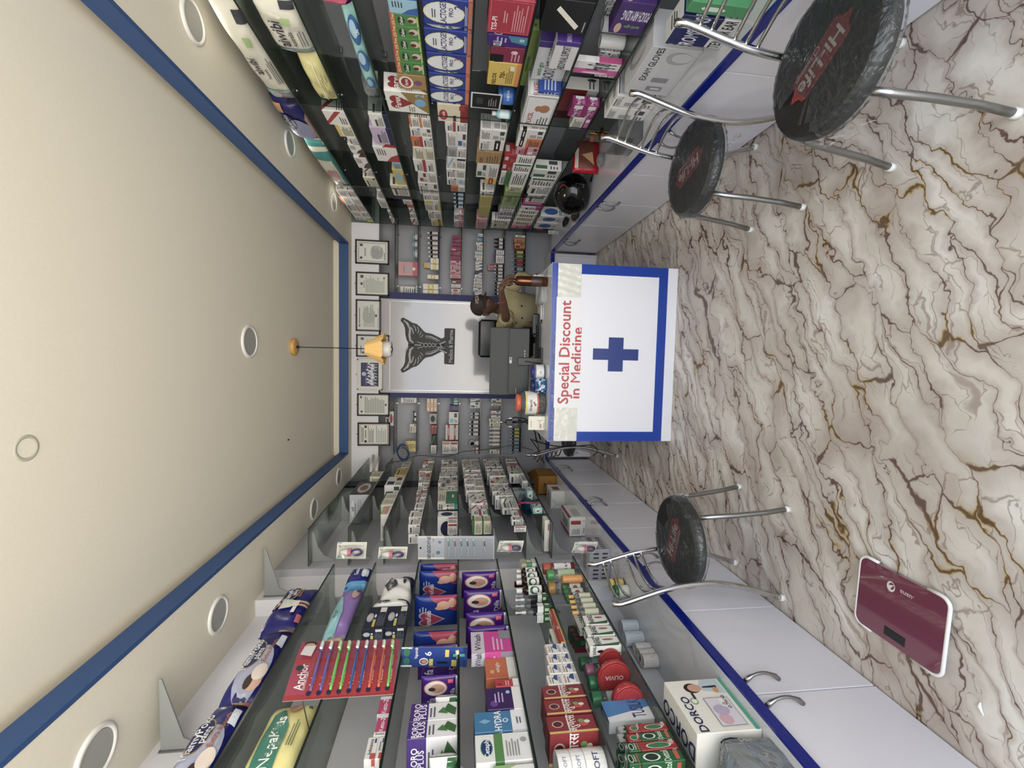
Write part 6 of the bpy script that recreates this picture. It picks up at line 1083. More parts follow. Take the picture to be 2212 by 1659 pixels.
for a, b, xs, ss in ((253, 275, [902, 880], ['wo6', 'wo6']), (276, 295, [905, 882], ['ws7', 'wb4']), (296, 317, [908, 884], ['wb4', 'or1']), (319, 345, [912, 888], ['cs0', 'cc0']), (346, 371, [914, 888], ['ww1', 'wr1']), (372, 394, [917, 898], ['ws0', 'wr7']), (395, 419, [919, 898], ['ws7', 'wk4']), (420, 432, [926, 908], ['ws0', 'ws4']), (433, 455, [928, 910], ['wy1', 'cy2']), (456, 473, [931, 918], ['ws0', 'wk4']), (474, 494, [936, 924], ['yk8', 'cy1'])): put('R', 3, U, a, -.1, xs, -b, ss)
for i, (a, b, s) in enumerate(((-8, 50, 'lacto'), (60, 108, 'lacto'), (112, 150, 'lacto3'), (156, 186, 'lacto3'), (192, 218, 'lacto3'))): put('R', 4, U, a, -.06, 911+3*i, -b, s)
put('R', 4, U, 224, -.09, 949, -261, 'nestum')
for a, b, xs, ss in ((263, 285, [988, 965], ['ws4', 'wr1']), (286, 318, [990, 966], ['wb7', 'wk0']), (320, 340, [988, 968], ['ws4', 'sk0']), (341, 364, [985, 966], ['wn2', 'wa9']), (366, 384, [982, 962], ['ws0', 'wr4']), (385, 400, [984, 962], ['wa5', 'wk4']), (402, 414, [986, 970], ['ww0', 'oe0'])): put('R', 4, U, a, -.1, xs, -b, ss)
for i in range(4): put('R', 4, U, 418+9*i, -.035, 974, -(426+9*i), 'mbb', .008); put('R', 4, U, 419+9*i, -.035, 982, -(426+9*i), 'mbr', .05)
put('R', 4, U, 456, -.1, [984, 974], -474, ['pw7', 'wk4']); put('R', 4, U, 476, -.1, [982, 972], -494, ['pm0', 'ws4'])
put('R', 5, U, -6, -.08, 1060, -70, 'crimson', .004); put('R', 5, U, 73, -.08, 1056, -97, 'olly'); put('R', 5, U, 99, -.08, 1062, -131, 'redbox'); put('R', 5, U, 133, -.08, 1058, -182, 'relox')
put('R', 5, U, 205, -.09, 1078, -239, 'bluecream'); put('R', 5, U, 245, -.05, 1064, -262, 'tealwhite')
for a, b, xs, ss in ((281, 303, [1064, 1038], ['ws7', 'ws0']), (304, 325, [1060, 1036], ['wk8', 'ws4']), (326, 352, [1030], ['carame']), (353, 384, [1055, 1031], ['ww0', 'wg7']), (385, 397, [1048], ['yr8']), (412, 422, [1037], ['wk4']), (424, 444, [1037], ['goldline']), (445, 467, [1035], ['goldline']), (472, 493, [1029], ['pr0'])): put('R', 5, U, a, -.1, xs, -b, ss)
put('R', 6, U, -5, -.12, 1184, -68, 'blackx'); put('R', 6, U, 88, -.05, 1205, -150, 'abdom', .004); put('R', 6, U, 88, -.05, 1168, -172, 'sacro', .065); put('R', 6, U, 156, -.1, 1178, -200, 'blueend')
put('R', 6, U, 62, -.05, 1140, -186, 'lime', .14); put('R', 6, U, 205, -.13, 1142, -273, 'flxcel')
for a, b, xs, ss in ((281, 300, [1146, 1124], ['ws7', 'wk8']), (301, 318, [1140, 1119], ['ok0', 'wk8']), (319, 335, [1142, 1118], ['pw7', 'pr1']), (337, 352, [1118, 1090], ['ws0', 'redcarton']), (353, 370, [1110, 1086], ['wg2', 'redcarton']), (371, 400, [1098, 1084], ['wg6', 'wg1']), (402, 410, [1100], ['cc0'])): put('R', 6, U, a, -.09, xs, -b, ss)
put('R', 6, U, 352, -.05, 1108, -372, 'cyl', .11); put('R', 6, U, 412, -.1, 1092, -446, 'eno')
run('R', 6, U, 448, 474, 5, (1082, 1074), ['silver', 'ws0', 'silver', 'sk4'], -.09); run('R', 6, U, 475, 498, 3, (1064, 1060), ['ws0', 'ck4', 'cs0'], -.09, 1)
put('R', 7, U, 2, -.07, 1345, -74, 'sling'); put('R', 7, U, 50, -.06, 1306, -82, 'bandage', .10); put('R', 7, U, 84, -.06, 1302, -112, 'bandage', .08)
for i in range(3): put('R', 7, U, 2+14*i, -.05, [1340, 1324, 1308], -(15+14*i), ['wk4', 'wk4', 'wk4'], .17)
for i in range(4): put('R', 7, U, 114+14*i, -.06, [1322, 1308, 1297], -(127+14*i), ['wk4', 'ws7', 'wn2'], .09-.02*i)
put('R', 7, U, 130, -.03, 1246, -224, 'preg', .02); put('R', 7, U, 228, -.05, [1272, 1240], -255, ['pregp', 'pregp'], .006); put('R', 7, U, 257, -.05, [1270, 1243], -281, ['pregp', 'creamface'], .006); put('R', 7, U, 190, -.07, 1216, -255, 'maroonwhite', .10)
for i, s in enumerate(('wg7', 'wg2', 'ws4', 'wg4')): put('R', 7, U, 366+18*i, -.08, 1160-3*i, -(383+18*i), s, .02)
for i, s in enumerate(('qw2', 'wq1', 'ws0', 'ck0', 'wr2', 'cg0', 'pq1')): put('R', 7, U, 438+8*i, -.08, 1140-4*i, -(445+8*i), s, .02)
put('W', 0, U, -2, -.12, 1466, -24, 'greenbox', .02); put('W', 0, U, 26, -.08, 1432, -92, 'romsons', .02); put('W', 0, U, 100, -.16, 1411, -205, 'glove', .09)
for a, b, xs, ss in ((208, 232, [1352, 1330], ['ws7', 'ws4']), (234, 258, [1340, 1318], ['ws7', 'ws0'])): put('W', 0, U, a, -.14, xs, -b, ss, .12)
for i, (a, b, x, s) in enumerate(((466, 478, 1156, 'wb5'), (480, 493, 1155, 'wb5'), (496, 512, 1158, 'redcarton'), (514, 524, 1160, 'ba7'))): put('W', 0, U, a, -.1, x, -b, s, .16)
put('W', 0, U, 530, -.06, 1166, -545, 'ww0', .12)
# FAR LEFT wall (ya is the aisle side corner; far end as -y) -----------------
put('F', 1, FI, 755, 1180, 90, -560, 'infi'); put('F', 1, FI, 485, 560, 392, -405, 'cc0')
put('F', 2, FI, 1045, 1440, 570, -928, 'redbar'); put('F', 2, FI, 905, 1025, 553, -725, 'creamlines'); put('F', 2, FI, 615, 780, 617, -485, 'wn7'); put('F', 2, FI, 462, 485, 765, -350, 'yr4'); run('F', 2, FI, 345, 255, 2, (870, 890), ['ws4', 'cs0'], -.1, 1)
put('F', 3, FI, 1345, 1485, 962, -1332, 'wk4'); put('F', 3, FI, 1205, 1330, 962, -1095, 'wr4'); put('F', 3, FI, 1090, 1200, 975, -990, 'wk4'); put('F', 3, FI, 955, 985, 1060, -870, 'ws4')
run('F', 3, FI, 850, 480, 7, (1058, 1165), ['wk4', 'ws0', 'sr9', 'wr1', 'cs4', 'wo2'], -.1, 2); run('F', 3, FI, 470, 150, 6, (1120, 1250), ['oc1', 'wk4', 'wr2', 'cs4', 'ws7'], -.1, 2)
put('F', 4, FJ, 1180, 1350, 176, -1090, 'wr2'); put('F', 4, FJ, 1085, 1260, 16, -985, 'sn4', .03) if False else None
run('F', 4, FJ, 1080, 990, 1, (20, 20), ['wn5'], -.2, 1); put('F', 4, FJ, 940, 975, 112, -885, 'wt1'); put('F', 4, FJ, 855, 980, 36, -700, 'greenbase')
run('F', 4, FJ, 690, 160, 15, (40, 130), ['wk4', 'ws7', 'cs0', 'wr2', 'sk8', 'wn4', 'wg1', 'wk0'], -.11, 3)
put('F', 5, FJ, 1150, 1345, [692, 552], -1062, ['cg6', 'cg6']); put('F', 5, FJ, 1055, 1075, [690, 550], -965, ['wg1', 'wr1']); run('F', 5, FJ, 955, 160, 19, (520, 440), ['wk4', 'wr9', 'wm3', 'ws7', 'wg9', 'wy2', 'wn4', 'cs0', 'wk0'], -.11, 2)
put('F', 6, FJ, 1220, 1305, 1152, -1216, 'wr2'); put('F', 6, FJ, 1130, 1213, 1126, -1075, 'wb4'); put('F', 6, FJ, 1070, 1100, 1140, -985, 'wr1'); put('F', 6, FJ, 955, 1050, 1000, -820, 'wk4', .05); put('F', 6, FJ, 955, 975, 1120, -800, 'ws4', .006)
run('F', 6, FJ, 800, 700, 3, (910, 900), ['wg9', 'wk4'], -.12, 3); run('F', 6, FJ, 690, 150, 12, (890, 790), ['ws7', 'wv1', 'wk4', 'ca3', 'wr5', 'wm2', 'ws4'], -.13, 3)
put('F', 7, FO, 920, 1350, 172, -855, 'redbarbig'); put('F', 7, FO, 745, 830, 42, -665, 'mint'); put('F', 7, FO, 510, 640, 0, -455, 'mint')
put('F', 7, FJ, 700, 980, 1238, -645, 'longblue', .12) ; put('F', 7, FJ, 545, 660, 1412, -455, 'ww4'); run('F', 7, FJ, 440, 180, 6, (1230, 1200), ['wk4', 'cr4', 'wk8', 'pk0'], -.1, 1)
put('V', 0, FO, 880, 1140, 517, -708, 'nuvo', .05); put('V', 0, FO, 520, 880, 262, -428, 'bigwhite', .05)
put('V', 0, NK, 250, 700, 1290, -60, 'blister', .05)
# NEAR LEFT wall ---------------------------------------------------------
put('N', 0, U, 1350, -.14, 549, -1263, 'toddler'); put('N', 0, U, 1503, -.14, 462, -1352, 'bluebaby'); put('N', 0, U, 1712, -.14, 322, -1506, 'bluebaby')
put('N', 1, U, 1259, -.13, 738, -1176, 'genius'); put('N', 1, U, 1364, -.15, 690, -1264, 'lilackids'); put('N', 1, U, 1420, -.15, 676, -1368, 'creamkids'); put('N', 1, U, 1680, -.15, 505, -1512, 'yellowkids')
put('N', 2, U, 1292, -.16, 815, -1238, 'whitewipes'); put('N', 2, U, 1308, -.14, 800, -1294, 'whitewipes'); put('N', 2, U, 1357, 1381, [832, 785], -1310, ['razorbox', 'razorbox'])
put('N', 2, U, 1543, -.06, 817, -1505, 'ketoz'); put('N', 2, U, 1582, -.06, 810, -1545, 'ketoz'); put('N', 2, U, 1640, -.06, [806, 783], -1592, ['johnson', 'johnson']); put('N', 2, U, 1590, -.05, 806, -1583, 'ww0')
for a, b, s in ((1222, 1208, 'mamu'), (1238, 1224, 'mamu'), (1292, 1262, 'mamu'), (1372, 1330, 'mamu')): put('N', 3, U, a, a+20 if False else -.17, 893, .045, s)
put('N', 3, U, 1400, -.16, 903, .035, 'difa'); put('N', 3, U, 1466, -.13, 910, .03, 'difa'); put('N', 3, U, 1517, -.13, 940, .05, 'greenwipes'); put('N', 3, U, 1560, -.15, 884, -1521, 'boro'); put('N', 3, U, 1598, -.15, 878, -1561, 'boro'); put('N', 3, U, 1655, -.14, 925, .06, 'greenwipes')
for a in (1240, 1280, 1330, 1360): put('N', 4, U, a, -.16, 1000+(a-1240)*.1, .045, 'difa')
put('N', 4, U, 1412, -.06, 1020, -1366, 'vwash'); put('N', 4, U, 1466, -.11, 1054, -1418, 'orange1', .03); put('N', 4, U, 1484, -.09, 1072, -1468, 'red1', .006); put('N', 4, U, 1534, -.09, 1054, -1487, 'purple1'); put('N', 4, U, 1584, -.10, 1027, -1537, 'hydra', .01); put('N', 4, U, 1650, -.10, 1029, -1588, 'ceta', .006); put('N', 4, U, 1700, -.1, 1070, -1655, 'lastceta')
put('N', 5, U, 1218, -.09, 1132, -1168, 'greencarton', .006); put('N', 5, NK, 500, -.035, 190, .03, 'orangebox', .15); put('N', 5, NK, 660, -.035, 220, .03, 'redbox2', .15); put('N', 5, NK, 460, -.03, 290, .025, 'redbox2', .11)
for a in (520, 600, 680, 800): put('N', 5, NK, a, -.06, 285, .055, 'dettol', .012)
for i, a in enumerate((890, 945, 1035, 1130)): put('N', 5, NK, a, -.04, 255, .035, 'sprayb', .05 if i % 2 else .09)
for i, a in enumerate((900, 1060)): put('N', 5, NK, a, -.04, 575, .03, 'greenbtl', .006)
put('N', 5, NK, 1190, -.04, 560, .03, 'greenbtl', .04)
put('N', 5, U, 1386, -.05, 1218, -1314, 'redpaste', .008); put1('N', 5, 1.90, 2.09, -1.353, .05, .036, NZ[5], 'senso'); put1('N', 5, 1.90, 2.09, -1.406, .05, .036, NZ[5], 'senso')
for i, (a, b) in enumerate(((1410, 1389), (1432, 1412), (1454, 1434), (1477, 1456))): put('N', 5, U, a, -.08, [1222, 1190+i*2] if i < 3 else [1224, 1192], -b, ['nasal', 'nasal'], .012); put('N', 5, U, a, -.07, [1232, 1203], -b, ['nasal', 'nasal'], .10) if i < 3 else None
for i, (a, b) in enumerate(((1510, 1482), (1544, 1512), (1586, 1548))): put('N', 5, U, a, -.12, 1182+4*i, -b, 'redhindi', .01)
put('N', 5, U, 1659, -.12, [1275, 1244, 1214], .12, ['softjar', 'softjar2', 'softjar2'], .03)
put('N', 6, NK, 475, -.075, 690, .075, 'orjar', .02); put('N', 6, NK, 575, -.065, 740, .065, 'greenjar', .02); put('N', 6, NK, 760, -.075, 720, .075, 'yeljar', .09)
put('N', 6, NK, 650, -.045, 935, .05, 'oranges', .006); put('N', 6, NK, 690, -.04, 1000, .05, 'oranges', .05)
for i, a in enumerate((760, 830, 890, 940)): put('N', 6, NK, a, -.05, 920+18*i, .045, 'greencap', .05)
for i, a in enumerate((900, 975, 1050, 1130)): put('N', 6, NK, a, -.04, 1015+15*i, .038, 'yelcap', .006)
put('N', 6, NK, 1410, -.03, 1140, -1120, 'patan', .09)
for i in range(3): put('N', 6, NK, 1320+160*i, -.05, 1240+25*i, -(1190+160*i), 'patan', .006); put('N', 6, NK, 1320+160*i, -.05, 1225+25*i, -(1190+160*i), 'patan', .06)
for a in (1420, 1480, 1540): put('N', 6, NK, a, -.07, 1000+(a-1420)*.6, .05, 'darkgreen', .14)
put('N', 6, NM, 900, 1020, 1480, .06, 'capbtl', .12); put('N', 6, NM, 960, -.07, 1520, .06, 'pinkbtl', .10); put('N', 6, NM, 1040, -.07, 1540, .06, 'capbtl', .10); put('N', 6, NM, 1160, -.07, 1560, .06, 'capbtl', .10)
put('N', 6, U, 1418, -.13, 1303, .03, 'redtin', .006); put('N', 6, U, 1448, -.135, 1298, .03, 'redtin', .006); put('N', 6, U, 1484, -.13, 1325, .03, 'redtin', .004)
put('N', 6, U, 1560, -.05, 1312, -1486, 'tusq', .06)
for i, (a, b) in enumerate(((1580, 1563), (1600, 1583), (1622, 1602), (1650, 1625))): put('N', 6, U, a, -.06, [1385, 1358], -b, [('soapr', 'soapg')[i % 2], ('soapr', 'soapr', 'soapg', 'soapg')[i]], .01); put('N', 6, U, a, -.07, [1358, 1334], -b, ['soapg', ('soapw', 'soapw', 'soapg', 'soapg')[i]], .08)
for px, py, s, rr_, h_ in ((1383, 1347, 'tinw', .036, .1), (1395, 1377, 'tinw', .038, .11), (1410, 1405, 'tinr', .033, .085), (1418, 1430, 'tinr', .033, .085), (1425, 1455, 'tinr', .033, .085), (1362, 1300, 'greenjar2', .035, .09), (1352, 1276, 'yeljar2', .035, .09)):
    p = atZ(px, py, ZW); st = dict(SPEC[s]); st['_near'] = True; x = max(-1.55, p.x-rr_) if s[0] == 't' else -1.40; o = build(st, rr_*2, rr_*2, h_, -1); o.location = (x, p.y+rr_, ZW+.0008); REC.append(('V', 0, p.y+rr_, x, st, o, None, 1, rr_*2))
# razor display box at the front edge of the left worktop
p0 = atZ(1598, 1580, ZW); p1 = atZ(1560, 1470, ZW); X_ = -1.245; Y0 = atX(1560, 1582, X_).y; Y1 = atX(1500, 1468, X_).y; hB = .235; wB = .165
st = SPEC['dorco']; m = MB(); b = (-wB/2, -(Y1-Y0)/2, 0, wB/2, (Y1-Y0)/2, hB); m.box(*b, M('e9e6da', .35), .002)
prints(m, [('R', .93, 0, 1, 1, '3aa88a') if False else ('R', 0, .02, 1, .09, '3aa88a'), ('E', .82, .62, .1, .13, '2a1a14'), ('E', .82, .58, .08, .11, 'd39a7c'), ('P', [(.68, .12), (.98, .12), (.98, .4), (.86, .48), (.76, .46)], 'b8ccd2'), ('P', [(.8, .2), (.85, .2), (.84, .44), (.81, .44)], '22304a'), ('T', 'DORCO', .34, .86, .13, '1c2a5a'), ('E', .56, .72, .06, .06, '4aa06a'), ('E', .56, .72, .045, .045, 'e9e6da'), ('R', .6, .66, .72, .7, '3a2a20'), ('E', .75, .25, .06, .04, 'd98a3a'),
           ('R', .08, .16, .6, .56, '8a8a96'), ('R', .09, .17, .59, .55, 'd8d4de'), ('E', .2, .42, .1, .1, 'd8a8b8'), ('E', .36, .4, .1, .12, 'b8a8c8'), ('R', .42, .2, .57, .34, 'e6e6e2'), ('E', .47, .28, .03, .04, 'c89a80'), ('T', 'DORCO', .5, .23, .05, '1c2a5a', 180)], 'AL', b)
prints(m, [('T', 'DORCO', .45, .5, .3, '1c2a5a', 0), ('L', .2, .1, .8, .2, 1, '8a8a96')], 'C', b); prints(m, [('T', 'DORCO', .5, .5, .34, '1c2a6a', 90)], 'T', b)
m.obj('razor_display_box', label='big white razor display box with a smiling man on the left worktop', cat='box', loc=(X_-wB/2, (Y0+Y1)/2, ZW+.0008))
# bagged blue box beside it
Yb = atX(1560, 1640, X_).y; m = MB(); m.box(-.1, -.11, 0, .1, .11, .16, M('5f9cc4', .3), .004); b = (-.1, -.11, 0, .1, .11, .16)
prints(m, [('R', .0, .6, 1, 1, 'c9d4cc'), ('E', .7, .3, .16, .22, 'e4e8ec'), ('E', .62, .34, .05, .08, '1c1c22'), ('E', .74, .24, .05, .07, '1c1c22'), ('E', .8, .38, .04, .06, '1c1c22'), ('R', .1, .7, .3, .9, 'c8b83a'), ('E', .3, .3, .1, .12, '4aa86a'), ('T', '80/-', .3, .8, .2, '2a2a2a')], 'AL', b); prints(m, [('L', .1, .2, .9, .8, 4, 'b8d0e0'), ('T', '80/-', .4, .6, .2, '1a1a1a')], 'T', b)
t = thing('bagged_box', (X_-.105, Yb-.055, ZW+.0008), 'blue patterned box in a clear plastic bag at the near left corner', 'box'); m.obj('box', t); m = MB(); rr = random.Random(4)
vs = []; fs = []; n = 40; R_ = [(0, .998), (.3, 1.03), (.7, 1.05), (1, 1.06), (1.12, .8), (1.2, .35)]
for k, (zz, f_) in enumerate(R_):
    for i in range(n):
        a = i*2*PI/n; sx = max(-1, min(1, math.cos(a)*1.35)); sy = max(-1, min(1, math.sin(a)*1.35)); vs.append((sx*.107*f_+rr.uniform(-.003, .003), sy*.117*f_+rr.uniform(-.003, .003), max(.001, zz*.165+rr.uniform(-.003, .003))))
for k in range(len(R_)-1):
    for i in range(n): j = (i+1) % n; fs.append((k*n+i, k*n+j, (k+1)*n+j, (k+1)*n+i))
m.add(vs, fs, BAG, False); m.obj('plastic_bag', t, label='crinkled clear bag')
# BACK wall --------------------------------------------------------------
putb('b', 1, G_, 1285, 1030, 988, 'pinkbox', .05)
for a, b_, x in ((640, 520, 1245), (770, 660, 1240), (960, 800, 1250)): putb('b', 1, G_, b_, a, x, S_('baby_cup', 'cup', 'clear moulded cup', 'clear', [], sh='jar', cap='a', lab='c8ccca'))
for a in (1460, 1510, 1560): putb('b', 1, G_, a+45, a, 1275, 'teala')
putb('b', 1, G_, 1600, 1475, 1010, 'ww0', .04, .1)
for i, (a, b_) in enumerate(((480, 545), (560, 640), (655, 735), (742, 822), (832, 890), (905, 965))): putb('b', 2, G_, b_, a, 1500+6*i, dict(SPEC['mb'], d='dark syrup bottle', lab='d8c8cc'))
for a, b_, x in ((970, 1072, 1568), (1076, 1180, 1570), (1270, 1345, 1518), (1430, 1532, 1440), (1536, 1625, 1440)): putb('b', 2, G_, b_, a, x, 'wy8', .08)
putb('b', 2, G_, 1150, 1048, 1440, 'yw8', .05, .14)
for i, (a, b_) in enumerate(zip((560, 632, 692, 762, 845, 930, 1012, 1096, 1176, 1258), (630, 690, 760, 843, 928, 1010, 1094, 1174, 1256, 1335))): putb('b', 3, G_, b_, a, 1945 if i < 3 else 1920, ['mp7', 'mp4', 'mw0', 'mp7', 'mp4', 'mp0', 'pm7', 'pm4', 'pm7', 'pm0'][i] if i else 'mp0')
for a, b_, s in ((1352, 1420, 'dw7'), (1424, 1505, 'wd2'), (1520, 1590, 'wr5'), (1596, 1645, 'wo5')): putb('b', 3, G_, b_, a, 1945, s)
X5 = [(530, 590, 420, 'ww4'), (610, 670, 405, 'ab1'), (682, 740, 385, 'wo3'), (742, 800, 405, 'ws4'), (802, 842, 405, 'wk4'), (846, 912, 375, 'wt2'), (914, 968, 368, 'wt2'), (970, 1024, 398, 'wy1'), (1028, 1082, 382, 'wb3'), (1084, 1140, 386, 'wb3'), (1142, 1198, 386, 'wv3'), (1204, 1260, 370, 'nw3'), (1264, 1330, 374, 'wh1'), (1334, 1388, 362, 'ws4'), (1390, 1442, 360, 'ws0'), (1446, 1504, 355, 'cs4'), (1508, 1572, 352, 'wb7'), (1576, 1640, 378, 'wr3')]
for a, b_, x, s in X5: putb('b', 4, HH, b_, a, x, s, .08)
for a in (600, 665, 735): putb('b', 5, HH, a+62, a, 712, dict(SPEC['mb'], d='round black bottle', sh='round', cap='k'))
putb('b', 5, HH, 910, 826, 722, 'wn6'); putb('b', 5, HH, 1062, 918, 718, 'wn6')
for i in range(9): a = 1080+62*i; putb('b', 5, HH, a+56, a, 728-4*(i % 2)-(i > 4)*20, dict(SPEC['mb'], d='black bottle with a white label', cap='w' if i < 3 else 's'))
putb('b', 5, HH, 1195, 1078, 640, 'pr2', .03, .15)
for a, b_, x, s in ((560, 600, 1110, 'ww1'), (610, 692, 1092, 'oe1'), (700, 798, 1104, 'ok7')): putb('b', 6, HH, b_, a, x, s)
for i, (a, b_) in enumerate(((830, 888), (905, 958), (975, 1038), (1056, 1108), (1130, 1196), (1216, 1278), (1290, 1345))): putb('b', 6, HH, b_, a, 1040+5*i, ['mby', 'mbg', 'mbr', 'mbr', 'mbb', 'mbr', 'mb'][i])
putb('c', 0, II, 665, 402, 842, 'wr5', .06); putb('c', 0, II, 612, 500, 752, 'wr4', .05, .12)
putb('c', 1, II, 250, 152, 1045, 'wk0', .06); putb('c', 1, II, 785, 628, 1210, 'ck4', .06); putb('c', 1, II, 1132, 930, 1138, 'nuslac', .06)
p = atY(740+1255/8.295, 840+495/8.295, 5.30); m = MB(); m.box(-.05, -.03, 0, .05, .03, .026, M('e0e0dc', .4), .004); m.box(-.06, -.034, .026, .06, .034, .034, BLACK, .004); m.lathe([(.001, .0), (.012, .0), (.012, .006), (.001, .006)], BLACK, 0, 0, 0, T=Matrix.Translation((0, -.031, .013)) @ Matrix.Rotation(PI/2, 4, 'X')); m.box(-.062, -.01, .034, -.05, .01, .05, BLACK); m.box(.05, -.01, .034, .062, .01, .05, BLACK)
m.obj('network_router', label='small black and white router on the upper back left shelf', cat='device', loc=(p.x, 5.31, BZ[1]+.0008))
for x, s in ((1630, 0), (1570, 1), (1505, 2)): pass
putb('c', 2, II, 415, 168, [1632, 1570, 1508], ['orangetri', 'orangetri', 'orangetri'], .06); putb('c', 2, II, 632, 442, 1560, 'sk5', .05); putb('c', 2, II, 810, 648, [1638, 1582], ['rw4', 'rw4'], .06); putb('c', 2, II, 1000, 830, 1600, 'kg9', .06); putb('c', 2, II, 1160, 1008, 1568, 'wg6', .06); 
for a in (150, 198, 245): putb('c', 3, II, a+44, a, 1932, 'teala')
putb('c', 3, II, 395, 294, 1922, 'vd4'); putb('c', 3, II, 634, 412, 1910, 'wa7'); putb('c', 3, II, 915, 645, [1965, 1856], ['whitered', 'whitered']); putb('c', 3, II, 1165, 942, [1940, 1802], ['wr2', 'wo2'])
putb('c', 4, JJ, 230, 162, 292, 'wg3', .06); putb('c', 4, JJ, 345, 234, 292, 'wg7', .06)
for a, x in ((422, 312), (485, 312), (568, 280), (640, 280), (712, 280), (786, 280)): putb('c', 4, JJ, a+60, a, x, dict(SPEC['mb'], d='brown syrup bottle with a pale label'))
for a in (1050, 1108): putb('c', 4, JJ, a+54, a, 362, 'rw')
p = atY(980+330/8.295, 840+975/8.295, 5.31); t = thing('security_camera', (p.x, 5.32, BZ[4]+.0008), 'small white ball camera with a black lens on a back left shelf', 'camera'); rc = .036
m = MB(); m.lathe([(.001, 0), (.03, 0), (.03, .03), (.02, .045), (.001, .05)], M('e4e4e0', .35), n=20); m.obj('base', t)
m = MB(); m.lathe([(max(.001, rc*math.sin(PI*i/12)), .045+rc-rc*math.cos(PI*i/12)) for i in range(13)], M('e4e4e0', .3), n=24); m.obj('head', t)
m = MB(); m.lathe([(.001, .004), (.022, 0), (.024, -.006)], M('0a0a0a', .1), T=Matrix.Translation((0, -rc+.003, .045+rc)) @ Matrix.Rotation(PI/2, 4, 'X'), n=20); m.obj('lens', t)
for a, b_, x, s in ((170, 245, 665, 'wk7'), (255, 298, 665, 'cy1'), (390, 455, 665, 'wo7'), (470, 528, 668, 'ws7'), (530, 590, 632, 'cp4'), (592, 680, 636, 'cp4')): putb('c', 5, JJ, b_, a, x, s, .07)
for a in (684, 760, 830, 898, 972): putb('c', 5, JJ, a+66, a, 645, 'ow')
putb('c', 5, JJ, 1175, 1085, 658, 'ck4', .06); putb('c', 5, JJ, 1300, 1180, 660, 'cs0', .06)
for i in range(8): a = 700+62*i; putb('c', 6, JJ, a+54, a, 1010, 'mby' if i < 3 else 'mbb')
putb('c', 6, JJ, 1260, 1200, 1020, dict(SPEC['mb'], d='black bottle', cap='k'))
# ------------------------------------------------------------------ names for every packet
NTH = ['first', 'second', 'third', 'fourth', 'fifth', 'sixth', 'seventh', 'eighth', 'ninth', 'tenth']
def nth(i): return NTH[i] if i < 10 else '%d%s' % (i+1, 'th' if 10 <= i % 100 <= 12 else {1: 'st', 2: 'nd', 3: 'rd'}.get((i+1) % 10, 'th'))
def lab_all():
    groups = {}
    for r in REC: groups.setdefault((r[0], r[1], r[4]['d']), []).append(r)
    for (wall, k, d), L in groups.items():
        nz = len(RZ) if wall == 'R' else len(NZ) if wall == 'N' else len(FZ) if wall == 'F' else len(BZ)
        ws = {'R': 'right shelf', 'N': 'near left shelf', 'F': 'far left shelf', 'b': 'back right shelf', 'c': 'back left shelf', 'W': 'right worktop', 'V': 'left worktop'}[wall]
        where = ws if wall in 'WV' else ('lowest ' if k == nz-1 else ORD[k]+' ')+ws
        L.sort(key=lambda r: (round(r[2], 3), abs(r[3]), r[6] or 0)); cols = []
        for r in L:
            if not cols or r[6] in (None, 0) or abs(cols[-1][0][2]-r[2]) > .004 or abs(cols[-1][0][3]-r[3]) > .03: cols.append([r])
            else: cols[-1].append(r)
        for ci, col in enumerate(cols):
            for li, r in enumerate(col):
                s = d+', '+where
                if len(cols) > 1: s += (', %s from left' if wall in 'bc' else ', %s from near end') % nth(ci)
                if len(col) > 1: s += ', '+('lower' if li == 0 else 'upper' if li == len(col)-1 else 'middle')
                if len(s.split()) > 16: s = s.replace(' with a ', ', ', 1).replace(' with ', ', ', 1)
                if len(s.split()) > 16: s = s.replace(' in clear wrap', '').replace(' and ', ' ', 1).replace(' of ', ' ', 1)
                o = r[5]; tag(o, s, r[4]['c'], '%s on the %s' % ({'medicine_carton': 'medicine cartons'}.get(r[4]['n'], r[4]['n'].replace('_', ' ')+' items'), where))
lab_all()
# past three hundred cartons the smallest in view become one pile
def merge_small():
    L = [r for r in REC if r[4]['n'] == 'medicine_carton']
    def size(r): o = r[5]; d = o.dimensions; q = o.location; return (d.x*d.z+(d.y*d.z if r[0] in 'RFNWV' else 0))/max(.2, (q.x**2+q.y**2))
    bpy.context.view_layer.update(); L.sort(key=size, reverse=True); m = MB()
    for r in L[296:]:
        o = r[5]; me = o.data; off = len(m.v); m.v += [tuple(v.co+o.location) for v in me.vertices]
        for p in me.polygons: m.f.append([i+off for i in p.vertices]); m.m.append(m.mi(me.materials[p.material_index])); m.sm.append(False)
        bpy.data.objects.remove(o)
    if m.v: m.obj('medicine_cartons', label='smallest and farthest medicine cartons scattered along the back and side shelves', cat='medicine boxes', kind='stuff')
merge_small()
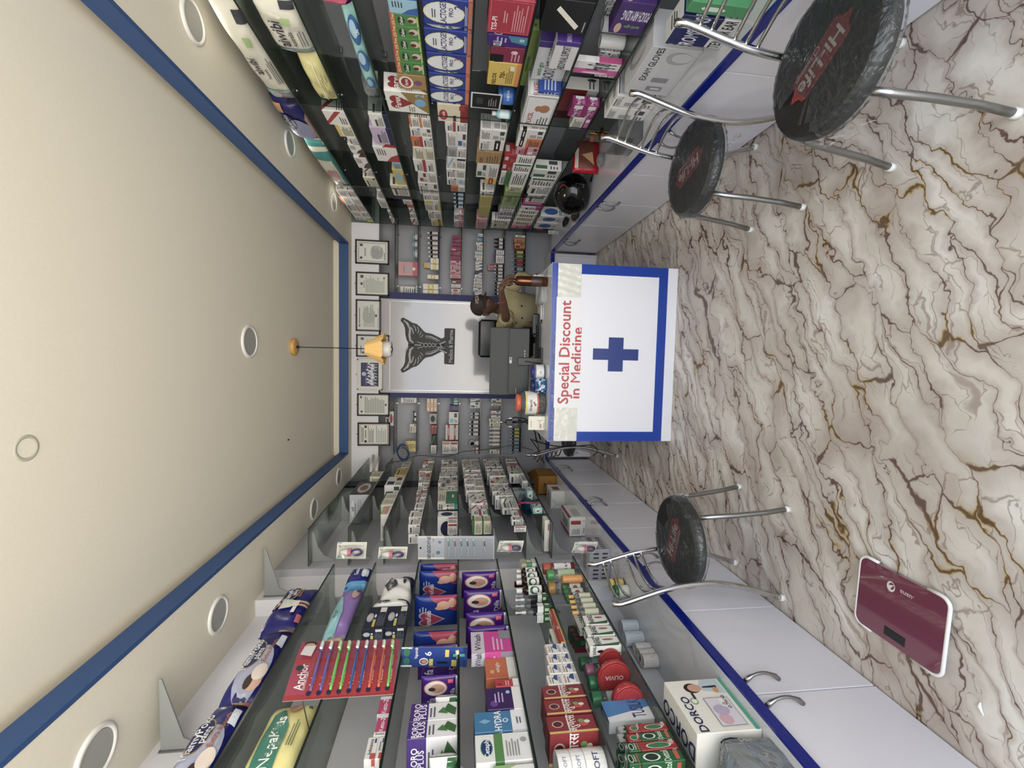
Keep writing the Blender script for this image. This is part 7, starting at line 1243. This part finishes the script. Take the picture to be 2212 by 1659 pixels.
# ------------------------------------------------------------------ things standing and hanging by the shelves
def card(nm, cat, lab, quad, Xs, base, pr, extra=None, th=.002):
    """hanging card: quad = top-far, top-near, bottom-near, bottom-far pixels, Xs their distances"""
    Q = [atY(x, y, Y) for (x, y), Y in zip(quad, Xs)]; o = (Q[0]+Q[1]+Q[2]+Q[3])/4; P = [q-o for q in Q]; n = (P[1]-P[0]).cross(P[3]-P[0]).normalized(); 
    if n.dot(o-Vector((0, 0, H))) > 0: n = -n
    def fm(u, v, off): a = P[3]*(1-u)+P[2]*u; b = P[0]*(1-u)+P[1]*u; return a*(1-v)+b*v+n*(off)+n*.006*math.sin(u*PI)
    m = MB(); N_ = 10; vs = [fm(i/N_, j/4, 0) for i in range(N_+1) for j in range(5)]; fs = [(i*5+j, i*5+5+j, i*5+6+j, i*5+1+j) for i in range(N_) for j in range(4)]; m.add(vs, fs, M(base, .35), True)
    m.add([v_-n*th for v_ in vs], [f[::-1] for f in fs], M('d8d4d0', .6), True)
    W = (P[2]-P[3]).length; Hh = (P[0]-P[3]).length; draw(m, pr, fm, W, Hh, .001); t = thing(nm, o, lab, cat); m.obj('backing_card', t)
    if extra: extra(t, fm, n, W, Hh)
    return t
def brushes(cols, horiz):
    def f(t, fm, n, W, Hh):
        for i, c in enumerate(cols):
            if c is None: continue
            m = MB(); 
            if horiz: v = .82-.80*(i+.5)/len(cols); P = [fm(.08+.62*u, v+.0*math.sin(u*5), .009) for u in [q/10 for q in range(11)]]; r = [.0038+.0012*math.sin(q/10*PI) for q in range(11)]; hd = (.72, .90)
            m.tube(P, r, M(c, .3), 8); a = fm(hd[0]-.02, v, .009); b = fm(hd[1], v, .009); m.tube([a, b], .0042, M(c, .3), 8); br = M('e8ece8' if c not in ('5ac83a',) else 'bfe8b0', .6)
            for q in range(7): u = hd[0]+.03+(hd[1]-hd[0]-.03)*q/7; m.tube([fm(u, v, .011), fm(u, v+.018, .018)], .0045, br, 5)
            m.obj('toothbrush', t)
    return f
cA = ['6a5ab0', '6a5ab0', '5ac83a', '5ac83a', '2c5aa8', '2c5aa8', 'd9561c', 'd9561c', '5ac83a']
prA = [('R', 0, 0, .6, 1, 'b81c24'), ('T', 'Anchor', .32, .9, .08, 'f2eef0'), ('R', .34, .0, .98, .83, 'b8385a'), ('R', .02, .02, .34, .82, 'c02630')]
prA += [('T', 'Anchor', .27, .78-.0905*i+.005, .044, 'f0e8ea') for i in range(9)]+[('E', .065, .79-.0905*i, .035, .022, '1c2450') for i in range(9)]+[('R', .4, .765-.0905*i, .6, .78-.0905*i, 'd88aa0') for i in range(9)]
prA += [('E', .9, .9, .05, .06, '1f1512'), ('E', .87, .9, .035, .045, 'd9a58a'), ('P', [(.62, .86), (.85, .84), (.84, .95), (.66, .97)], 'e6e2e0'), ('E', .42, .93, .045, .035, '2a3a3a'), ('T', 'COMFORT CLEAN', .22, .845, .02, 'f0e8ea')]
card('toothbrush_card', 'toothbrushes', 'large red and pink card of nine toothbrushes hanging from the near left shelves', [(610, 1515), (653, 1386), (864, 1382), (850, 1499)], [1.28, 1.75, 1.78, 1.31], 'b8385a', [], None)
def fixcard():
    t = [o for o in C.objects if o.name.startswith('toothbrush_card')][0]; ch = t.children[0]; bpy.data.objects.remove(ch)
    Q = [atY(x, y, Y) for (x, y), Y in zip([(610, 1515), (653, 1386), (864, 1382), (850, 1499)], [1.34, 1.62, 1.66, 1.38])]; TL, TR, BR, BL = Q; o = sum(Q, Vector())/4; t.location = o; TL, TR, BR, BL = [q-o for q in Q]; n = (TR-TL).cross(TL-BL).normalized()
    if n.dot(o-Vector((0, 0, H))) > 0: n = -n
    def fm(u, v, off): return (BL*(1-u)+BR*u)*(1-v)+(TL*(1-u)+TR*u)*v+n*(off+.01*math.sin(u*PI))
    m = MB(); vs = [fm(i/12, j/6, 0) for i in range(13) for j in range(7)]; fs = [(i*7+j, i*7+7+j, i*7+8+j, i*7+1+j) for i in range(12) for j in range(6)]; m.add(vs, fs, M('b8385a', .3), True); m.add([v-n*.002 for v in vs], [f[::-1] for f in fs], M('cfc8c8', .6), True)
    W = (BR-BL).length; Hh = (TL-BL).length; draw(m, prA, fm, W, Hh, .001); m.obj('backing_card', t); cl = MB(); e0 = Vector((-1.286, o.y, NZ[1]-.004))-o; cl.tube([e0, (e0+(TL+TR)/2)/2+n*.01, (TL+TR)/2], .002, STEEL, 6); cl.obj('hanging_wire', t); brushes(cA, True)(t, fm, n, W, Hh)
fixcard()
def hung(nm, cat, lab, x0, x1, y0, y1, Y, base, pr, extra=None, tilt=.0, dy=0):
    """card facing the entrance: image x range is its height, y range its width (y1 is its left side)"""
    TL = atY(x0, y1, Y); TR = atY(x0+tilt, y0, Y+dy); BR = atY(x1+tilt, y0, Y+dy); BL = atY(x1, y1, Y); o = (TL+TR+BR+BL)/4; TL, TR, BR, BL = TL-o, TR-o, BR-o, BL-o; n = Vector((0, -1, 0)); t = thing(nm, o, lab, cat)
    def fm(u, v, off): return (BL*(1-u)+BR*u)*(1-v)+(TL*(1-u)+TR*u)*v+n*(off+.004*math.sin(u*PI))
    m = MB(); vs = [fm(i/6, j/4, 0) for i in range(7) for j in range(5)]; fs = [(i*5+j, i*5+5+j, i*5+6+j, i*5+1+j) for i in range(6) for j in range(4)]; m.add(vs, fs, M(base, .4), True); m.add([v-n*.0015 for v in vs], [f[::-1] for f in fs], M('c8c4c0', .6), True)
    W = (TR-TL).length; Hh = (TL-BL).length; draw(m, pr, fm, W, Hh, .001); m.obj('backing_card', t)
    if extra: extra(t, fm, n, W, Hh)
def senso_x(t, fm, n, W, Hh):
    for i, c in enumerate(['5aa8a0', 'b03a4a', '4a78b0', '3f62a0', '5ab8a8', 'a8304a']):
        v = .60-.082*i-(.06 if i == 5 else 0); m = MB(); m.tube([fm(.1+.5*q/8, v+.004*math.sin(q), .008) for q in range(9)], .003, M('cfd6dc', .25), 8); m.tube([fm(.6, v, .008), fm(.8, v+.006, .008)], .0038, M(c, .3), 8)
        for q in range(4): m.tube([fm(.84+.025*q, v+.004, .009), fm(.84+.025*q, v+.016, .015)], .004, M('dfe8e6', .6), 5)
        m.obj('toothbrush', t)
    m = MB(); vs = [fm(.05+.9*i/10, .02+.64*j/12, .018+.004*math.sin(j*3.1)*math.sin(i)) for i in range(11) for j in range(13)]; m.add(vs, [(i*13+j, i*13+13+j, i*13+14+j, i*13+1+j) for i in range(10) for j in range(12)], CLEAR, True); m.obj('blister', t, label='clear blister')
hung('toothbrush_card', 'toothbrushes', 'white and silver card of six toothbrushes hanging at the shelf gap on the left', 903, 1068, 1158, 1208, 2.66, 'a9adb4', [('R', 0, .66, 1, 1, 'd4d3ce'), ('T', 'SENSODYNE', .5, .86, .045, '23304a'), ('R', .1, .8, .9, .806, '4a5a6a'), ('E', .3, .74, .08, .025, '4a78a8'), ('E', .75, .72, .06, .02, '4a78a8'), ('E', .5, .965, .05, .012, '2a2a2a')], senso_x)
def paci(t, fm, n, W, Hh):
    # card lies on its side: teat at the top, pink ring, purple loop handle
    m = MB(); P = [fm(.5, v, o) for v, o in ((.88, .014), (.8, .02), (.7, .024), (.58, .024))]; m.tube(P, [.004, .012, .017, .019], M('d8d4cc', .2), 12); m.obj('teat', t)
    m = MB(); a = fm(.5, .54, .022); T = Matrix.Translation(a) ; m.lathe([(.012, -.01), (.024, -.009), (.025, -.004), (.014, -.001), (.022, .003), (.023, .008), (.001, .009)], M('d8708c', .35), T=T, n=18); m.obj('ring_collar', t, label='pink collar')
    m = MB(); pts = [fm(.5+.17*math.sin(a_), .3+.17*math.cos(a_), .022) for a_ in [i*2*PI/20 for i in range(21)]]; m.tube(pts, .0065, M('4a2c6a', .3), 8); m.obj('loop_handle', t, label='purple loop')
    m = MB(); vs = [fm(.5+(.36*(1-.2*abs(j/8-.5)))*math.cos(i*2*PI/20), .06+.86*j/8, .004+.034*abs(math.sin(i*PI/20))*math.sin(PI*(j+.5)/9)) for j in range(9) for i in range(11)]; m.add(vs, [(j*11+i, j*11+i+1, j*11+i+12, j*11+i+11) for j in range(8) for i in range(10)], CLEAR, True); m.obj('blister', t, label='clear blister')
for lab, x0, x1, y0, y1, tl in (('pink teether card hanging highest at the left shelf gap', 726, 790, 1171, 1207, 3), ('second pink teether card from the top on the left', 816, 878, 1181, 1207, 3), ('third pink teether card from the top in clear blister', 1073, 1126, 1168, 1192, 6), ('lowest pink teether card near the blister bundle', 1234, 1284, 1170, 1194, 8)):
    hung('teether_card', 'teether', lab, x0, x1, y0, y1, 2.72, 'd6d4c2', [('R', 0, .84, 1, 1, '8ab8b0'), ('L', .1, .86, .9, .96, 2, '4a6a66'), ('T', 'Nibbler', .75, .7, .05, '5a8a86', 90), ('E', .12, .93, .05, .03, '4a8a5a')], paci, tl)
hung('inhaler_card', 'inhaler pack', 'long blue card with a green inhaler hanging beside the toothbrushes', 866, 1008, 1398, 1440, 1.86, '14409a', [('R', 0, .84, 1, 1, 'dfe6ea'), ('E', .3, .92, .2, .05, '1f7a5a'), ('E', .75, .92, .2, .05, '1f7a5a'), ('T', 'Vaporub', .72, .78, .05, 'e8ecf4', 0), ('T', '6', .7, .6, .1, 'f4f4f4'), ('E', .3, .66, .2, .07, 'e8e8ea'), ('E', .3, .66, .13, .055, '5a2a20'), ('E', .3, .655, .1, .042, 'd0987c'), ('R', .08, .52, .45, .58, 'e8cc28'), ('R', .55, .28, .9, .34, 'e8cc28'), ('R', .2, .3, .3, .46, '0c1a4a'), ('R', .05, .16, .4, .24, 'e8cc28'), ('R', 0, 0, 1, .06, '0f2f78')],
     lambda t, fm, n, W, Hh: (lambda m: (m.tube([fm(.68, .04, .008), fm(.68, .22, .008)], .007, M('3aa89a', .3), 8), m.tube([fm(.5, .14, .006), fm(.9, .16, .006)], .008, M('dcd8c4', .5), 8), m.obj('inhaler', t)))(MB()), 2)
hung('notice_card', 'notice', 'small black and white payment notice hanging beside the blue cream tub', 1018, 1081, 199, 238, 2.42, 'dcdcdc', [('R', .06, .04, .94, .96, '16181a'), ('L', .2, .14, .8, .44, 4, '8a8c90'), ('T', 'Pay', .5, .52, .08, 'd8d8d8')], None, 3) if False else None
# payment notice on the right shelves
TL = atY(1017, 229, 2.44); p = atX(1050, 218, 1.425); t = thing('notice_card', (1.424, p.y, p.z), 'small black and white payment notice stuck beside the blue cream tub', 'notice'); m = MB(); w2 = .075; h2 = .085
m.box(-.001, -w2, -h2, .0, w2, h2, M('dcdcda', .4)); draw(m, [('R', .06, .05, .94, .95, '16181a'), ('R', .3, .6, .7, .82, '3a3c40'), ('L', .2, .14, .8, .44, 4, '8a8c90')], lambda u, v, o: (-.001-o, w2-2*w2*u, -h2+2*h2*v), 2*w2, 2*h2); m.obj('sheet', t)
# fluorescent tubes leaning on the top far left shelf, kraft box, ribbons and bags
for i, (a, b) in enumerate((((802+4, 984), (801, 1018)), ((820, 986), (813, 1016)))):
    P0 = atY(*a, 5.14); P1 = atY(*b, 4.62); m = MB(); m.tube([P1-P1, P0-P1], .013, M('e6e3d4', .4), 12); m.obj('lamp_tube', label=('upper' if i == 0 else 'lower')+' of two white tubes standing on the cream carton at the back left', cat='tube lamp', loc=P1)
t = thing('cardboard_box', (-1.335, 4.62, ZW+.0008), 'open brown cardboard box with flaps on the far left worktop', 'box'); KR = M('8f6428', .75, kind='cardboard', bscale=60)
m = MB(); 
for q in ((-.1, -.14, -.096, .14), (.096, -.14, .1, .14), (-.1, -.14, .1, -.136), (-.1, .136, .1, .14)): m.box(q[0], q[1], 0, q[2], q[3], .19, KR)
m.box(-.1, -.14, 0, .1, .14, .004, KR); draw(m, [('R', .1, .3, .3, .4, 'a83a2a'), ('R', .5, .3, .7, .4, 'a83a2a'), ('P', [(.35, .7), (.65, .7), (.5, .5)], '5a3a14')], lambda u, v, o: (-.1+.2*u, -.14-o, .19*v), .2, .19); m.obj('body', t)
for s_ in (-1, 1): m = MB(); m.add([(s_*.1, -.14, .19), (s_*.1, .14, .19), (s_*.1+s_*.0-.05, .13, .27), (s_*.1-.05, -.13, .27)], [(0, 1, 2, 3), (3, 2, 1, 0)], KR); m.obj('flap', t)
m = MB(); m.add([(-.1, -.14, .19), (.1, -.14, .19), (.09, -.2, .25), (-.09, -.2, .25)], [(0, 1, 2, 3), (3, 2, 1, 0)], KR); m.obj('flap', t)
p = atX(1205, 1113, -1.21); m = MB(); rr = random.Random(8); RB = M('a81c44', .6); q = []
for k in range(5): m.tube([(.0, .0, 0), (.012*math.cos(k*1.3), .03*math.sin(k*1.3), .015*math.cos(k*2)), (.01*math.cos(k*1.3), .055*math.sin(k*1.3), .02*math.sin(k))], [.004, .009, .002], RB, 6)
m.tube([(0, 0, 0), (.002, -.02, -.06), (.0, -.03, -.16)], [.005, .01, .004], RB, 6); m.obj('ribbon', label='crimson plastic ribbon tied between the mint box and the tall white carton', cat='ribbon', loc=(-1.172, 3.46, FZ[7]+.17))
p = atX(1168, 1110, -1.3); m = MB(); vs = []; fs = []
def crumple(mb, rx, ry, rz, mt, seed, n=18, k=10, amp=.18):
    rr = random.Random(seed); vs = [(0, 0, 0)]; 
    for j in range(1, k):
        for i in range(n): a = PI*j/k; r_ = 1+rr.uniform(-amp, amp); vs.append((rx*math.sin(a)*math.cos(2*PI*i/n)*r_, ry*math.sin(a)*math.sin(2*PI*i/n)*r_, rz*(1-math.cos(a))*(.9+.1*r_)))
    vs.append((0, 0, rz*2)); fs = [(0, 1+(i+1) % n, 1+i) for i in range(n)]+[(1+(j-1)*n+i, 1+(j-1)*n+(i+1) % n, 1+j*n+(i+1) % n, 1+j*n+i) for j in range(1, k-1) for i in range(n)]+[(1+(k-2)*n+i, 1+(k-2)*n+(i+1) % n, len(vs)-1) for i in range(n)]
    mb.add([(x, y, max(0, z)) for x, y, z in vs], fs, mt, False)
m = MB(); crumple(m, .07, .11, .055, M('16405e', .35, kind='thin_plastic'), 3); m.obj('plastic_bag', label='crumpled dark blue bag wedged behind the mint box on the left', cat='bag', loc=(-1.33, 3.82, FZ[7]+.0008))
# right worktop: helmet, bag, gloves, snack pouch, bottle, brass lamp, clear bins
hy = atX(1270, 412, 1.37).y; t = thing('helmet', (1.345, 3.66, ZW+.001), 'glossy black motorcycle helmet with a red stripe on the right worktop', 'helmet'); HB = M('040405', .16, kind='gloss_shell'); m = MB(); vs = []; fs = []; NA, NB = 40, 26
for j in range(NB+1):
    for i in range(NA):
        th = PI*.0+PI*.86*j/NB; ph = 2*PI*i/NA; x = .142*math.sin(th)*math.cos(ph); y = .168*math.sin(th)*math.sin(ph); z = .137+.142*math.cos(th); front = max(0, math.cos(ph-PI*.9)); z -= .014*front*(j > 16); x *= 1+.1*front*(j > 14); vs.append((x, y, max(0.0, z)))
for j in range(NB):
    for i in range(NA): fs.append((j*NA+i, (j+1)*NA+i, (j+1)*NA+(i+1) % NA, j*NA+(i+1) % NA))
fs.append([NB*NA+i for i in range(NA)]); m.add(vs, fs, HB, True); m.obj('shell', t); t.rotation_euler = (0, 0, .35)
def hv(ph, th, k=1.012): return (.142*math.sin(th)*math.cos(ph)*k*(1.06 if th > 1.5 else 1), .168*math.sin(th)*math.sin(ph)*k, .137+.142*math.cos(th)*k)
m = MB(); vs = [hv(PI*.95-1.25+2.5*i/24, 1.12+.72*j/8, 1.03) for i in range(25) for j in range(9)]; m.add(vs, [(i*9+j, i*9+9+j, i*9+10+j, i*9+1+j) for i in range(24) for j in range(8)], M('020203', .07), True); m.obj('visor', t)
m = MB(); m.tube([hv(PI*1.35+.25*math.sin(i*.5), .5+i*.09, 1.016) for i in range(9)], [.001, .002, .003, .003, .003, .003, .002, .002, .001], M('a8141c', .4), 6); m.obj('red_stripe', t)
m = MB()
for tri in (((1.18, 1.75), (1.42, 1.5), (1.42, 2.0)),):
    P = [hv(PI*a, b, 1.03) for a, b in tri]; m.tube([P[0], P[1], P[2], P[0]], .0022, M('9a9c9e', .2, .8), 6)
m.obj('vent_outline', t); m = MB(); m.tube([(.02, -.13, .012), (.06, -.19, .01), (.1, -.2, .01)], .008, BLACK, 8); m.obj('chin_strap', t)
m = MB(); crumple(m, .09, .15, .06, M('1c6088', .3, kind='thin_plastic'), 5); m.obj('plastic_bag', label='crumpled blue plastic bag behind the black helmet', cat='bag', loc=(1.46, 4.02, ZW+.0008))
m = MB(); crumple(m, .04, .09, .02, M('0c0c0e', .6), 6); m.obj('glove', label='black glove lying beyond the helmet on blue plastic', cat='glove', loc=(1.33, 4.35, ZW+.0008))
m = MB(); crumple(m, .05, .07, .03, M('3c1512', .5), 9); m.obj('pouch', label='dark maroon pouch beside the helmet at the worktop edge', cat='pouch', loc=(1.27, 3.95, ZW+.0008))
st = dict(n='snack_packet', c='snack packet', d='x', b='a81424', sh='pack', ax='C', C=[('R', .1, .25, .9, .8, '7a3a20'), ('P', [(.2, .2), (.6, .3), (.5, .7)], 'd8a06a'), ('R', .1, .82, .7, .95, 'd8c8b8')]); o = build(st, .24, .07, .20, 1); o.location = (1.53, 3.40, ZW+.0008); tag(o, 'glossy red snack packet propped behind the black helmet', 'snack packet')
t = thing('water_bottle', (1.545, 3.12, ZW+.0008), 'clear ribbed water bottle with a dark cap beside the brass lamp', 'bottle'); m = MB(); m.lathe([(.001, 0), (.028, 0)]+[(.03-.002*(i % 2), .006+.012*i) for i in range(12)]+[(.026, .155), (.012, .18), (.012, .19)], CLEAR, n=20); m.obj('bottle_body', t); m = MB(); m.lathe([(.001, .206), (.014, .206), (.015, .188), (.001, .188)], M('16203a', .4), n=16); m.obj('cap', t); m = MB(); m.lathe([(.031, .125), (.031, .15)], M('a8603c', .4), n=20); m.obj('label_band', t)
BR_ = M('a8763a', .25, .9, 'brass'); t = thing('oil_lamp_stand', (1.50, 2.98, ZW+.0008), 'brass oil lamp stand with a finial on the right worktop', 'lamp stand'); m = MB(); m.lathe([(.001, 0), (.045, 0), (.04, .01), (.015, .02), (.01, .05), (.018, .06), (.01, .07), (.012, .10), (.04, .112), (.042, .118), (.001, .118)], BR_, n=24); m.obj('stand', t); m = MB(); m.lathe([(.012, .118), (.008, .14), (.014, .15), (.005, .165), (.007, .185), (.001, .20)], BR_, n=14); m.obj('finial', t)
m = MB(); m.lathe([(.001, 0), (.04, 0), (.048, .02), (.046, .024), (.001, .008)], M('8a4a2a', .35, .7, 'copper'), n=20); m.obj('copper_dish', label='small copper dish near the brass lamp stand', cat='dish', loc=(1.40, 2.93, ZW+.0008))
def bin_(x, y, w_, l_, h, lab, z=ZW):
    m = MB(); e = .0025
    for q in ((-w_/2, -l_/2, -w_/2+e, l_/2), (w_/2-e, -l_/2, w_/2, l_/2), (-w_/2, -l_/2, w_/2, -l_/2+e), (-w_/2, l_/2-e, w_/2, l_/2)): m.box(q[0], q[1], 0, q[2], q[3], h, CLEAR)
    m.box(-w_/2, -l_/2, 0, w_/2, l_/2, e, CLEAR); m.obj('clear_container', label=lab, cat='container', loc=(x, y, z+.001))
bin_(1.33, 2.66, .11, .22, .15, 'clear plastic container on the right worktop under the magenta cartons'); m = MB(); crumple(m, .05, .04, .025, BAG, 12); m.obj('plastic_wrap', label='small crumpled clear wrap beside the water bottle', cat='wrap', loc=(1.46, 3.27, ZW+.0008))
m = MB(); crumple(m, .07, .10, .05, glassmat('pink_film', 'c8607a', .2, .3, .35, '8a1438', bump=.8), 14); m.obj('plastic_bag', label='crumpled crimson bag on the rear worktop behind the brown bottle', cat='bag', loc=(.78, 5.2, ZW+.0008))
m = MB(); crumple(m, .10, .10, .05, BAG, 17); m.obj('plastic_bag', label='crumpled clear bag end hanging beside the aqua roll pack', cat='bag', loc=(1.53, 2.63, RZ[2]+.0008))
